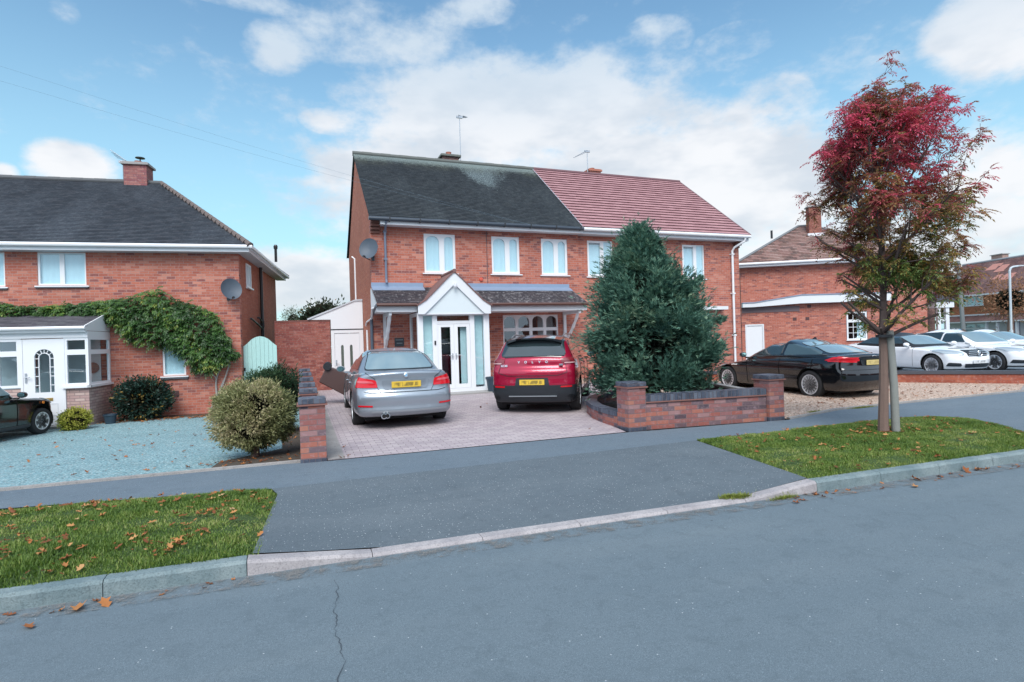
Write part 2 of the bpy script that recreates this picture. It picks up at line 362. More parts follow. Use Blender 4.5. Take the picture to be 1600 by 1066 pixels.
def asph(cols, speck, dark):
    def f(T):
        o = oc(T)
        a = T.noise(o, 260, 2, .7); b = T.noise(o, 1.1, 5, .62, .3); c2 = T.noise(o, 40, 4, .7); d = T.noise(T.scale(o, (.35, 1.6, 1)), .9, 4, .6)
        c = T.mix(b, cols[0], cols[1]); c = T.mix(T.m('MULTIPLY', T.smooth(d, .45, .7), .35), c, cols[2])
        c = T.mix(T.m('MULTIPLY', T.smooth(c2, .45, .8), .4), c, tuple(x*.62 for x in cols[0]))
        c = T.mix(T.m('MULTIPLY', T.smooth(a, .38, .7), .7), c, tuple(x*.42 for x in cols[0]))
        g_ = T.noise(o, 120, 3, .75); c = T.mix(T.m('MULTIPLY', T.smooth(g_, .52, .72), .4), c, tuple(min(1, x*1.7) for x in cols[1]))
        e_ = T.noise(o, 5.5, 6, .72, .6); c = T.mix(T.m('MULTIPLY', T.smooth(e_, .50, .66), .28), c, tuple(x*.6 for x in cols[0]))
        v = T.n('ShaderNodeTexVoronoi', Vector=o, Scale=speck[0], Randomness=1.0)
        sel = T.m('MULTIPLY', T.m('LESS_THAN', v.outputs['Distance'], speck[1]), T.m('GREATER_THAN', T.n('ShaderNodeSeparateColor', i0=v.outputs['Color']).outputs[0], speck[2]))
        c = T.mix(sel, c, (.50, .53, .55))
        v2 = T.n('ShaderNodeTexVoronoi', Vector=o, Scale=2.4, Randomness=1.0)
        blot = T.m('MULTIPLY', T.m('LESS_THAN', T.m('ADD', v2.outputs['Distance'], T.m('MULTIPLY', c2, .06)), .055), T.m('GREATER_THAN', T.n('ShaderNodeSeparateColor', i0=v2.outputs['Color']).outputs[1], .72))
        c = T.mix(T.m('MULTIPLY', blot, dark), c, (.035, .038, .042))
        return pbr(T, c, .82, 0, T.m('ADD', a, T.m('MULTIPLY', c2, .6)), .004, spec=.35)
    return f
M_ROAD = mat('road_asphalt', asph([(.145, .195, .228), (.188, .240, .272), (.23, .28, .305)], (22, .10, .86), .6))
M_PATH = mat('path_asphalt', asph([(.140, .188, .230), (.182, .232, .272), (.225, .268, .298)], (26, .11, .84), .3))
M_CROSS = mat('crossing_asphalt', asph([(.105, .135, .160), (.165, .205, .230), (.215, .25, .272)], (34, .15, .55), .35))
def soil(T):
    o = oc(T); n = T.noise(o, 9, 5, .7); n2 = T.noise(o, 60, 3, .6)
    return pbr(T, T.mix(n, (.045, .035, .028), (.10, .08, .06)), .95, 0, n2, .01)
M_SOIL = mat('bare_soil', soil)
def lawn(T):
    o = oc(T); n = T.noise(o, 2.2, 5, .65); n2 = T.noise(o, 90, 3, .7)
    c = T.mix(n, (.035, .085, .018), (.085, .135, .03)); c = T.mix(T.m('MULTIPLY', n2, .5), c, (.03, .05, .015))
    return pbr(T, c, .95, 0, n2, .02)
M_LAWN = mat('lawn_turf', lawn)
def gravel(tones, sc, h):
    def f(T):
        o = oc(T)
        wv = T.n('ShaderNodeVectorMath', i0=o, i1=T.scale(T.n('ShaderNodeTexNoise', Vector=o, Scale=9.0, Detail=2.0).outputs['Color'], (.06, .06, .06)))
        v = T.n('ShaderNodeTexVoronoi', Vector=T.scale(wv.outputs[0], (1, 1.25, 1)), Scale=sc, Randomness=1.0)
        r = T.n('ShaderNodeSeparateColor', i0=v.outputs['Color'])
        n = T.noise(o, 1.2, 4, .6); n2 = T.noise(o, 30, 4, .7)
        k = len(tones); c = T.ramp(r.outputs[0], [(i/k, t) for i, t in enumerate(tones)], 'CONSTANT')
        c = T.mix(T.m('MULTIPLY', T.smooth(n, .4, .7), .25), c, tuple(x*.6 for x in tones[0]))
        c = T.mix(T.m('MULTIPLY', T.smooth(v.outputs['Distance'], .35, .8), .75), c, tuple(x*.3 for x in tones[0]))
        hh = T.m('ADD', T.m('MULTIPLY', T.m('SUBTRACT', 1, v.outputs['Distance']), .8), T.m('MULTIPLY', r.outputs[1], .9))
        return pbr(T, c, .85, 0, hh, h)
    return f
M_SLATE = mat('blue_slate_chippings', gravel([(.26, .46, .50), (.34, .56, .59), (.19, .37, .42), (.48, .66, .67), (.29, .50, .55), (.36, .46, .48)], 38, .016))
M_BEIGE = mat('beige_gravel', gravel([(.74, .55, .42), (.84, .67, .53), (.62, .43, .33), (.88, .74, .62), (.68, .47, .36), (.48, .28, .20)], 30, .02))
def paving(T):
    o = uvc(T); b = T.n('ShaderNodeTexBrick', Vector=o, Color1=(0, 0, 0, 1), Color2=(1, 1, 1, 1), Mortar=(0, 0, 0, 1), Scale=1.0, Brick__Width=.2, Row__Height=.1, Mortar__Size=.005, Mortar__Smooth=.2, Bias=0.)
    n = T.noise(o, 1.0, 4, .6); n2 = T.noise(o, 35, 4, .7); n3 = T.noise(o, 120, 2, .6)
    c = T.ramp(b.outputs['Color'], [(0, (.41, .345, .365)), (.25, (.47, .40, .415)), (.5, (.44, .37, .39)), (.75, (.52, .45, .455))], 'CONSTANT')
    c = T.mix(T.m('MULTIPLY', T.smooth(n, .4, .7), .35), c, (.34, .31, .32)); c = T.mix(T.m('MULTIPLY', n3, .3), c, (.30, .26, .27))
    j = T.m('MULTIPLY', b.outputs['Fac'], T.m('ADD', .45, T.m('MULTIPLY', T.smooth(n2, .4, .65), .5)))
    c = T.mix(j, c, (.10, .085, .08))
    return pbr(T, c, .85, 0, T.m('SUBTRACT', T.m('MULTIPLY', n3, .4), b.outputs['Fac']), .004)
M_PAVE = mat('pinkish_block_paving', paving)
def kerbm(c0, c1):
    def f(T):
        o = oc(T); n = T.noise(o, 3, 4, .6); n2 = T.noise(o, 80, 3, .7)
        c = T.mix(T.smooth(n, .3, .7), c0, c1); c = T.mix(T.m('MULTIPLY', T.smooth(n2, .45, .7), .6), c, tuple(x*.5 for x in c0)); c = T.mix(T.m('MULTIPLY', T.smooth(T.noise(o, 14, 4, .7), .52, .7), .4), c, tuple(x*.5 for x in c0))
        return pbr(T, c, .85, 0, n2, .005)
    return f
M_KERB = mat('granite_grey_kerb', kerbm((.14, .20, .215), (.25, .31, .315)))
M_DROP = mat('pinkish_dropped_kerb', kerbm((.33, .31, .32), (.45, .42, .42)))
M_EDGE = mat('concrete_edging', kerbm((.30, .29, .28), (.40, .38, .36)))

def gbase(x, y): return -.08 if y < KY(x)+.2 else gz(x, y)-.06
sheet('ground', [(-400, -300), (-400, 6), (-400, 700), (500, 700), (500, -300)], M_SOIL, -.12 , 100, lambda x, y: -.30 if y > 5 else -.1)
sheet('lawn_beyond', [(-60, 10), (-60, 120), (150, 120), (150, 10)], M_LAWN, -.06, 5, lambda x, y: gz(x, y) if x > -1 and x < 14 else (-.16 if x < 0 else .1))
# road with a gentle camber, its crack a real seam in the surface colour
def roadz(x, y): return 0.0 + .05*max(0, min(1, (KY(x)-y)/4)) - .0
sheet('road', [(-60, -14), (-60, KY(-60)+.02), (60, KY(60)+.02), (60, -14)], M_ROAD, 0, 1.5, roadz)
crk = MB(); pts = []; x, y = .19, 4.25
rc = random.Random(5)
while y > -.5:
    pts.append((x, y)); y -= .028; x += rc.uniform(-.016, .016)
    x += (.19-.028*(4.4-y)-x)*.22
for (a, b), (c, d) in zip(pts, pts[1:]):
    wd = .0009+.0022*abs(math.sin(b*9))**2; crk.add([(a-wd, b, roadz(a, b)+.0045), (a+wd, b, roadz(a, b)+.0045), (c+wd, d, roadz(c, d)+.0045), (c-wd, d, roadz(c, d)+.0045)], [(0, 1, 2, 3)])
crk.build('road_crack', plain('crack_dark', (.06, .075, .09), .9), kind='structure')
# silt along the channel
def silt(T):
    o = oc(T); n = T.noise(o, 7, 5, .7); n2 = T.noise(o, 70, 3, .7)
    s = T.n('ShaderNodeSeparateXYZ', i0=o)
    b = pbr(T, T.mix(n2, (.10, .10, .095), (.30, .29, .275)), .95, 0, n2, .004)
    tr = T.n('ShaderNodeBsdfTransparent')
    return T.n('ShaderNodeMixShader', i0=T.m('MULTIPLY', T.smooth(T.m('ADD', T.m('MULTIPLY', n, .6), T.m('MULTIPLY', n2, .4)), .46, .60), .75), i1=tr.outputs[0], i2=b).outputs[0]
M_SILT = mat('gutter_silt', silt)
sheet('channel_silt', [(-9, KY(-9)-.24), (-9, KY(-9)-.01), (9.4, KY(9.4)-.01), (9.4, KY(9.4)-.20)], M_SILT, .008, 1.5, roadz)
PB = 8.06  # back of pavement
sheet('pavement', [(-14, 7.9+.6), (-.4, 8.2), (0.2, PB), (5.05, 7.92), (8.2, 7.58), (10, 8.0), (16, 7.95), (18.6, 9.15), (30, 14), (30, 5.0), (14, KY(14)+.13), (9.4, KY(9.4)+.13), (10.0, 5.05), (10.75, 6.05), (10.5, 6.4), (10.1, 6.78), (5.54, 6.8), (-.30, 6.8), (-3, 7.3), (-14, 8.2-.3)][::-1], M_PATH, .0, 1.0)
sheet('crossover', [(-.38, KY(-.38)+.13), (-.26, 6.5), (-.33, 6.79), (5.50, 6.79), (5.08, KY(5.08)+.13)], M_CROSS, .004, .5, lambda x, y: gz(x, y)-.095*max(0, 1-(y-KY(x)-.13)/1.7)*min(1, max(0, (x+.38)/.9))*min(1, max(0, (5.1-x)/.9)))
# the pavement sheet must open where the crossover dips
def kerbs():
    for i in range(-9, 11):
        s0 = -.408+.915*i; s1 = s0+.915-.006
        def hh(k): return .115 if k <= 0 or k >= 6 else .028
        h0, h1 = hh(i), hh(i+1)
        drop = 0 <= i < 6
        m = MB(); y0a, y0b = KY(s0), KY(s1); wd = .125
        pr = [(0, -.1), (.012, None), (.03, 1), (wd, 1), (wd, -.1)]
        vs = []
        for (s, yb, h) in ((s0, y0a, h0), (s1, y0b, h1)):
            vs += [(s, yb, -.1), (s, yb+.010, h-.022), (s, yb+.028, h), (s, yb+wd, h+.003), (s, yb+wd, -.1)]
        m.add(vs, [(0, 5, 6, 1), (1, 6, 7, 2), (2, 7, 8, 3), (3, 8, 9, 4), (0, 1, 2, 3, 4), (9, 8, 7, 6, 5)])
        o = m.build('kerb_stone', M_DROP if drop else M_KERB, smooth=False); o['kind'] = 'structure'
kerbs()
VL = [(-12, KY(-12)+.127), (-.36, KY(-.36)+.127), (-.27, 6.5), (-.40, 6.82), (-3, 7.25), (-12, 7.9)]
VR = [(5.1, KY(5.1)+.127), (9.45, KY(9.45)+.127), (10.02, 5.05), (10.72, 6.05), (10.5, 6.38), (10.1, 6.76), (7.8, 6.82), (5.56, 6.8)]
def vz(P):
    def f(x, y):
        d = 9
        for (a, b), (c, e) in zip(P, P[1:]+P[:1]):
            ax, ay = c-a, e-b; t = max(0, min(1, ((x-a)*ax+(y-b)*ay)/(ax*ax+ay*ay))); d = min(d, math.hypot(x-a-ax*t, y-b-ay*t))
        return .112+.055*min(1, d/.35)
    return f
vzl, vzr = vz(VL), vz(VR)
sheet('verge_left', VL, M_LAWN, .0, .2, vzl); sheet('verge_right', VR, M_LAWN, .0, .2, vzr)
sheet('gravel_forecourt', [(-14, 8.56), (-.4, 8.24), (0.0, 8.22), (0.0, 18.0), (-1.6, 18.24), (-14, 19.6)], M_SLATE, .01, .6)
MB().add([(-14, 8.50, .06), (-.025, 8.17, .06), (-.025, 8.235, .06), (-14, 8.565, .06), (-14, 8.50, .145), (-.025, 8.17, .145), (-.025, 8.235, .145), (-14, 8.565, .145)], [(4, 5, 6, 7), (0, 1, 5, 4), (1, 2, 6, 5), (2, 3, 7, 6)]).build('forecourt_edging', M_EDGE, kind='structure')
sheet('soil_bed', [(-1.15, 8.25), (0.0, 8.235), (0.0, 13.5), (-.6, 13.5), (-.35, 11.5), (-.30, 9.8), (-.7, 9.3), (-1.1, 8.9)], M_SOIL, .018, .4)
sheet('soil_border', [(-6.2, 18.0), (-5.1, 17.9), (-4.2, 18.1), (-1.4, 17.75), (-1.55, 18.4), (-6, 18.8)], M_SOIL, .02, .4)
sheet('block_paved_drive', [(.33, 8.07), (5.02, 7.94), (5.25, 9.2), (6.1, 11.2), (9.0, 13.4), (9.06, 16.9), (2.05, 16.9), (2.05, 19.6), (.33, 19.6)], M_PAVE, .006, .8)
sheet('drive_border_strip', [(.34, 8.085), (.56, 8.08), (.56, 19.5), (.34, 19.5)], M_EDGE, .011, .8)
sheet('gravel_drive', [(8.22, 7.62), (10, 8.05), (16, 8.0), (18.3, 9.05), (12.3, 15.4), (12.3, 16.9), (9.1, 16.9), (9.1, 12), (8.5, 9)], M_BEIGE, .008, .8)
sheet('planter_soil', [(5.35, 8.3), (8.0, 7.95), (8.4, 9.0), (9.0, 12.5), (6.3, 11.1), (5.6, 9.6)], M_SOIL, .03, .4)
eb = MB()
for a, b in zip([(8.24, 7.60), (10, 8.02), (16, 7.97)], [(10, 8.02), (16, 7.97), (18.4, 9.05)]):
    eb.add([(a[0], a[1], .05), (b[0], b[1], .05), (b[0], b[1]+.07, .05), (a[0], a[1]+.07, .05), (a[0], a[1], .15), (b[0], b[1], .15), (b[0], b[1]+.07, .15), (a[0], a[1]+.07, .15)], [(4, 5, 6, 7), (0, 1, 5, 4), (2, 3, 7, 6)])
eb.build('gravel_edging', M_EDGE, kind='structure')
sheet('neighbour_driveway', [(12.6, 15.6), (18.6, 9.2), (27, 12), (45, 20), (40, 32), (24, 26), (20, 23)], M_PATH, .012, 2.5, lambda x, y: .13)
sheet('side_road', [(30, 6), (30, 14), (44, 20), (70, 45), (90, 30), (60, 5)], M_ROAD, .004, 6, lambda x, y: .12)

# ================================================================ WINDOWS, DOORS
def arched(x0, x1, z0, z1, n=10, rise=.5):
    """outline of a pane whose top is arched"""
    r = (x1-x0)/2; c = (x0+x1)/2; hgt = r*rise*2; pts = [(x0, z0), (x1, z0)]
    for i in range(n+1):
        t = math.pi*i/n; pts.append((c+r*math.cos(t), z1-hgt+hgt*math.sin(t)))
    return pts
def frame_with_holes(mb, x0, x1, z0, z1, y0, y1, holes):
    """flat frame slab with polygon holes (each hole inside its own cell), front at y0"""
    cells = sorted(holes, key=lambda h: h['cell'][0])
    for h in cells:
        a0, a1, b0, b1 = h['cell']; P = h['pts']; n = len(P)
        c = (sum(p[0] for p in P)/n, sum(p[1] for p in P)/n); O = []
        for (px, pz) in P:   # outer point radially on the cell border
            dx, dz = px-c[0], pz-c[1]
            k = min([(a1-c[0])/dx if dx > 1e-6 else 1e9, (a0-c[0])/dx if dx < -1e-6 else 1e9, (b1-c[1])/dz if dz > 1e-6 else 1e9, (b0-c[1])/dz if dz < -1e-6 else 1e9])
            O.append((c[0]+dx*k, c[1]+dz*k))
        w_, h_ = a1-a0, b1-b0; per = 2*(w_+h_)
        def par(t):      # position along the border, counter-clockwise from the lower left corner
            if abs(t[1]-b0) < 1e-6: return t[0]-a0
            if abs(t[0]-a1) < 1e-6: return w_+t[1]-b0
            if abs(t[1]-b1) < 1e-6: return w_+h_+a1-t[0]
            return 2*w_+h_+b1-t[1]
        cors = [(0, (a0, b0)), (w_, (a1, b0)), (w_+h_, (a1, b1)), (2*w_+h_, (a0, b1)), (per, (a0, b0)), (per+w_, (a1, b0)), (per+w_+h_, (a1, b1)), (per+2*w_+h_, (a0, b1))]
        ring_o, ring_i = [], []
        for i in range(n):
            ring_o.append(O[i]); ring_i.append(P[i])
            s0, s1 = par(O[i]), par(O[(i+1) % n])
            if s1 < s0-1e-7: s1 += per
            for k, (sc_, cor) in enumerate(c_ for c_ in cors if s0+1e-6 < c_[0] < s1-1e-6):
                f_ = (sc_-s0)/(s1-s0); ring_o.append(cor); ring_i.append((P[i][0]+(P[(i+1) % n][0]-P[i][0])*f_, P[i][1]+(P[(i+1) % n][1]-P[i][1])*f_))
        m = len(ring_o)
        vs = [(p[0], y0, p[1]) for p in ring_o]+[(p[0], y0, p[1]) for p in ring_i]+[(p[0], y1, p[1]) for p in ring_o]+[(p[0], y1, p[1]) for p in ring_i]
        fs = []
        for i in range(m):
            j = (i+1) % m
            fs += [(i, j, m+j, m+i), (m+i, m+j, 3*m+j, 3*m+i), (j, i, 2*m+i, 2*m+j)]
        mb.add(vs, fs)
def window(parent, x0, x1, z0, z1, y, lights, fr=.055, sill=True, curtain=CURT, arch=False, name='window', label=None, glass=None, cdep=.09, sillm=None, ydep=.06, cur_drop=0):
    """casement window; lights = list of (x0,x1,z0,z1[,sashwidth]) in fractions of the window"""
    f = MB(); W, H = x1-x0, z1-z0; panes = []
    holes = []
    for L in lights:
        a0, a1, b0, b1 = x0+L[0]*W, x0+L[1]*W, z0+L[2]*H, z0+L[3]*H; s = L[4] if len(L) > 4 else fr
        p0, p1, q0, q1 = a0+s, a1-s, b0+s, b1-s
        pts = arched(p0, p1, q0, q1, 10, .42) if (arch and (len(L) < 6 or L[5])) else [(p0, q0), (p1, q0), (p1, q1), (p0, q1)]
        holes.append({'cell': (a0, a1, b0, b1), 'pts': pts}); panes.append((p0, p1, q0, q1))
    frame_with_holes(f, x0, x1, z0, z1, y, y+ydep, holes)
    o = f.build(name, WHITE, parent)
    if label: o['label'] = label
    for (p0, p1, q0, q1) in panes:
        MB().box(p0-.02, y+.028, q0-.02, p1+.02, y+.038, q1+.02).build('pane', glass or GLASS, o)
    if sill: MB().box(x0-.05, y-.07, z0-.035, x1+.06, y+.02, z0-.003).build('sill', sillm or WHITE, o)
    if curtain:
        # softly pleated curtain
        c = MB(); n = max(6, int(W/.05)); zz = z0+cur_drop
        vs = []; 
        for i in range(n+1):
            xx = x0+.03+(W-.06)*i/n; yy = y+cdep+.012*math.sin(i*1.9)+.006*math.sin(i*.7)
            vs += [(xx, yy, zz+.02), (xx, yy, z1-.02)]
        c.add(vs, [(2*i, 2*i+2, 2*i+3, 2*i+1) for i in range(n)]); c.build('curtain', curtain, o, smooth=True)
    return o

# ================================================================ LEFT UNIT OF THE PAIR (the house for sale)
GU = 'the pair of semi-detached houses'
HY = 16.94; HD = 7.4
h1 = thing('house', 'red brick semi-detached house with dark mossy tiled roof, white gabled porch and arched windows', 'house', (2.08, HY, 0))
def L1(x): return x-2.08
mb = MB()
up = [(3.67, 4.69, 3.84, 5.07), (5.87, 6.86, 3.84, 5.07), (7.62, 8.61, 3.83, 5.06)]
bay = (6.19, 8.19, 1.1, 2.52)
walls(mb, 0, 9.02-2.08, 0, 5.42, 0, .25, [(L1(a)+.012, L1(b)-.012, c+.012, d-.012) for a, b, c, d in up+[bay]]+[(L1(3.75), L1(4.9), .25, 2.3)])
mb.build('wall', BR, h1)
g = MB()   # gable end on the left (in the x = 0 plane) and the back
g.add([(0, .25, 0), (0, HD, 0), (0, HD, 5.35), (0, HD/2, 8.42), (0, .25, 5.62), (0, .25, 5.42)], [(0, 1, 2, 3, 4, 5)])
g.box(.02, HD-.25, 0, 6.94, HD, 5.4)
g.build('side_wall', BRS, h1, label='plain weathered gable end wall')
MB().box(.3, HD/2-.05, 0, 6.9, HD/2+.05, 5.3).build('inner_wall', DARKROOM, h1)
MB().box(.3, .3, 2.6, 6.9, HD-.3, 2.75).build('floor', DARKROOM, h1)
rf = MB(); e = .42; zr = 8.56; ze = 5.40
roof_slope(rf, (-.06, -e, ze), (6.96, -e, ze), (-.06, HD/2, zr), (6.96, HD/2, zr), .1, .014)
roof_slope(rf, (6.96, HD+e, ze), (-.06, HD+e, ze), (6.96, HD/2, zr), (-.06, HD/2, zr), .1, .014)
rf.add([(-.06, -e, ze-.05), (-.06, HD/2, zr-.05), (-.06, HD+e, ze-.05), (-.06, HD+e, ze+.01), (-.06, HD/2, zr+.012), (-.06, -e, ze+.01)], [(0, 1, 4, 5), (1, 2, 3, 4)])
roof1 = rf.build('roof', T_DARK, h1)
rd = MB()
for i in range(21): 
    x = -.08+i*.335; rd.tube([(x, HD/2, zr+.0), (x+.335, HD/2, zr+.0)], .095+.006*(i % 2), 8)
rd.build('ridge_tiles', plain('mossy_ridge', (.13, .14, .13), .9, var=.3), roof1)
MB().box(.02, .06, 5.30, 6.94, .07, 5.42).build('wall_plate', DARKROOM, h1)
fs = MB(); fs.box(.25, -.36, 5.21, 6.94, -.335, 5.37); fs.box(.25, -.335, 5.215, 6.94, -.002, 5.235); fs.build('fascia', WHITE2, h1)
gt = MB()
gt.tube([(-.08, -.42, 5.36), (6.94, -.42, 5.345)], .058, 10); gt.build('gutter', plain('black_gutter', (.045, .06, .08), .35), h1)
for i in range(8): MB().box(.5+i*.9, -.49, 5.285, .535+i*.9, -.36, 5.40).build('gutter_bracket', BLACKP, h1)
cb = MB()
for i in range(4): cb.box(-.002, -.07-.075*i, 5.0+.09*i, .27, .002, 5.075+.09*i)
cb.build('corbel', plain('dark_corbel_brick', (.20, .09, .07), .85, var=.3), h1)
cb = MB()
for k, (a, b, c, d) in enumerate(up):
    lab = ['first floor window above the porch gable, twin arched panes', 'first floor window in the middle, twin arched panes', 'first floor window beside the party wall, twin arched panes'][k]
    window(h1, L1(a), L1(b), c, d, .02, [(0, .56, 0, 1, .075), (.56, 1, 0, 1, .085)], arch=True, label=lab, cdep=.065)
# ground floor four-light window: arched top lights over rectangular ones
B = bay; ls = []
for i in range(4): ls += [(i/4, (i+1)/4, 0, .655, .05, 0), (i/4, (i+1)/4, .655, 1, .055, 1)]
window(h1, L1(B[0]), L1(B[1]), B[2], B[3], .02, ls, arch=True, curtain=None, label='ground floor window with four arched top lights behind the red car', sillm=WHITE2)
# curtains seen inside
for (a, b) in ((6.2, 6.26), (7.55, 7.75), (7.8, 8.1)):
    MB().box(L1(a), .28, 1.15, L1(b), .30, 2.5).build('curtain', CURTG, h1)
# downpipes
p = MB(); p.tube([(.42, -.40, 5.30), (.42, -.28, 5.18), (.42, -.10, 5.05), (.42, -.075, 4.9), (.42, -.075, 3.62), (.42, -.15, 3.50)], .036, 10)
for z in (5.02, 4.2): p.box(.37, -.115, z, .47, -.003, z+.06)
p.build('downpipe', GREYPIPE, h1)
MB().tube([(5.60-2.08+.12, -.012, 3.5), (5.60-2.08+.12, -.012, 5.2)], .009, 6).build('cable', DGREY, h1)
sp = MB(); sp.lathe([(.0, -.045), (.05, -.04), (.065, -.02), (.065, -.001)], 'y', 14, (L1(5.50), 0, 3.66)); sp.build('alarm_sounder', plain('orange_red_plastic', (.62, .10, .06), .4), h1)
pl = MB().box(L1(2.70), -.022, 1.60, L1(2.98), -.002, 1.86).build('name_plate', plain('dark_slate_plate', (.04, .05, .06), .4), h1)
tx = MB()
for z, a, b in ((1.79, 2.73, 2.95), (1.69, 2.76, 2.93)):
    tx.box(L1(a), -.026, z, L1(b), -.023, z+.022)
tx.build('lettering', plain('pale_lettering', (.25, .30, .32), .6), pl)
# canopy along the whole front
cz0, cz1, cyf = 2.80, 3.40, -1.30
cn = MB(); cx0, cx1 = -.02, 8.62-2.08
PX0, PX1 = L1(3.17), L1(5.32)
roof_slope(cn, (cx0, cyf, cz0), (cx1, cyf, cz0), (cx0, -.004, cz1), (cx1, -.004, cz1), .1, .016)
can = cn.build('canopy_roof', T_BROWN, h1)
for (a, b) in ((cx0, L1(4.24)-.62), (L1(4.24)+.62, cx1)):
    ld = MB(); ld.box(a, -.035, 3.385, b, -.001, 3.53); ld.add([(a, -.30, 3.292), (b, -.30, 3.292), (b, -.03, 3.42), (a, -.03, 3.42), (a, -.30, 3.275), (b, -.30, 3.275)], [(0, 1, 2, 3), (0, 4, 5, 1)]); ld.build('lead_flashing', LEAD, can)
for (a, b) in ((cx0-.02, PX0-.002), (PX1+.002, cx1)):
    cf = MB(); cf.box(a, cyf+.08, 2.58, b, cyf+.11, 2.76); cf.box(a, cyf+.11, 2.585, b, -.002, 2.605); cf.build('canopy_fascia', WHITE2, can)
cf = MB()
cf.add([(cx0-.025, cyf+.06, 2.60), (cx0-.025, -.01, 2.60), (cx0-.025, -.01, 3.38), (cx0-.025, cyf+.02, 2.79), (cx0+.0, cyf+.06, 2.60), (cx0+.0, -.01, 2.60), (cx0+.0, -.01, 3.38), (cx0+.0, cyf+.02, 2.79)], [(0, 1, 2, 3), (4, 7, 6, 5), (0, 3, 7, 4)])
cf.build('canopy_end_board', WHITE2, can)
for (a, b) in ((cx0-.03, PX0-.02), (PX1+.02, cx1)): MB().tube([(a, cyf-.035, 2.775), (b, cyf-.035, 2.775)], .045, 8).build('canopy_gutter', BROWNG, can)
# gallows brackets
def bracket(x):
    b = MB(); b.box(x-.045, -.09, 1.45, x+.045, -.003, 2.58); b.box(x-.04, cyf+.14, 2.49, x+.04, -.09, 2.58)
    pts = [(x, cyf+.25, 2.52)]
    for i in range(9):
        t = i/8; pts.append((x, cyf+.25+(1.0)*t, 2.52-(.92)*t-.10*math.sin(math.pi*t)))
    b.tube(pts[1:], [.045+.014*(i % 2) for i in range(9)], 6)
    b.build('canopy_bracket', WHITE2, can)
bracket(L1(2.42)); bracket(L1(8.40))
# dark downpipe and white elbow at the front left corner
p = MB(); p.tube([(-.05, cyf-.03, 2.76), (-.05, -.85, 2.66), (-.05, -.12, 2.5), (-.05, -.06, 2.3), (-.05, -.06, .25)], .045, 10); p.build('canopy_downpipe', plain('dark_blue_grey_pipe', (.07, .09, .12), .4), h1)
p = MB(); p.tube([(-.02, -1.1, 2.72), (-.12, -.9, 2.7), (-.07, -.3, 2.45), (-.035, 1.3, 2.4), (-.035, 1.5, 2.3)], .028, 8); p.tube([(-.03, 1.3, 2.15), (-.03, 1.3, .3)], .03, 8); p.tube([(-.03, 4.6, 3.3), (-.03, 4.6, 4.9), (-.12, 4.7, 5.0)], .03, 8); p.build('waste_pipe', WHITE, h1)
# chimney with pots and flashing
def chimney(parent, x, y, z0, z1, w, d, m, pot=True, capm=CONC, cap=.06, poth=.22, name='chimney'):
    c = MB(); c.box(x-w/2, y-d/2, z0, x+w/2, y+d/2, z1); 
    o = c.build(name, m, parent)
    k = MB(); k.box(x-w/2-cap, y-d/2-cap, z1, x+w/2+cap, y+d/2+cap, z1+.07); k.box(x-w/2-.02, y-d/2-.02, z1+.07, x+w/2+.02, y+d/2+.02, z1+.10); k.build('chimney_cap', capm, o)
    if pot: MB().lathe([(.13, z1+.10), (.10, z1+.10+poth*.6), (.115, z1+.10+poth), (.08, z1+.10+poth), (.06, z1+.1)], 'z', 14, (x, y, 0)).build('chimney_pot', TERRA, o)
    return o
chimney(roof1, L1(5.75), HD/2+.75, 7.6, 8.92, .62, .62, brick('sooty_chimney_brick', [(.24, .12, .10), (.30, .15, .12), (.18, .10, .09)], (.2, .16, .15)), capm=plain('mossy_concrete', (.16, .17, .15), .9, var=.3), cap=.09, poth=.16)
# porch -----------------------------------------------------------------
PY = cyf+.10
po = MB()
posts = [(3.17, 3.33), (3.60, 3.74), (4.72, 4.86), (5.15, 5.32)]
for a, b in posts: po.box(L1(a), PY, .22, L1(b), PY+.12, 2.53)
po.box(L1(3.17)+.002, PY+.003, 2.46, L1(5.32)-.002, PY+.117, 2.56); po.box(L1(3.17)+.002, PY+.003, .20, L1(5.32)-.002, PY+.117, .34)
po.box(L1(3.74), PY+.01, 2.22, L1(4.72), PY+.11, 2.31)
po.box(L1(3.17), PY+.12, .22, L1(3.17)+.08, -.002, .34); po.box(L1(3.17), PY+.12, 2.46, L1(3.17)+.08, -.002, 2.56); po.box(L1(3.17), -.1, .34, L1(3.17)+.08, -.004, 2.46)
po.box(L1(5.24), PY+.12, .22, L1(5.32), -.002, .34); po.box(L1(5.24), PY+.12, 2.46, L1(5.32), -.002, 2.56); po.box(L1(5.24), -.1, .34, L1(5.32), -.004, 2.46)
po.box(L1(3.17)+.1, PY+.2, 2.50, L1(5.22), -.003, 2.54)
porch = po.build('porch', WHITE, h1, label='white glazed porch under the small gable')
for (a, b, z0, z1) in ((3.33, 3.60, .34, 2.46), (4.86, 5.15, .34, 2.46), (3.74, 4.72, 2.31, 2.46)):
    MB().box(L1(a), PY+.05, z0, L1(b), PY+.06, z1).build('pane', GLASS, porch)
MB().box(L1(3.19), PY+.12, .34, L1(3.20), -.1, 2.46).build('pane', GLASS, porch)
MB().box(L1(5.28), PY+.12, .34, L1(5.29), -.1, 2.46).build('pane', GLASS, porch)
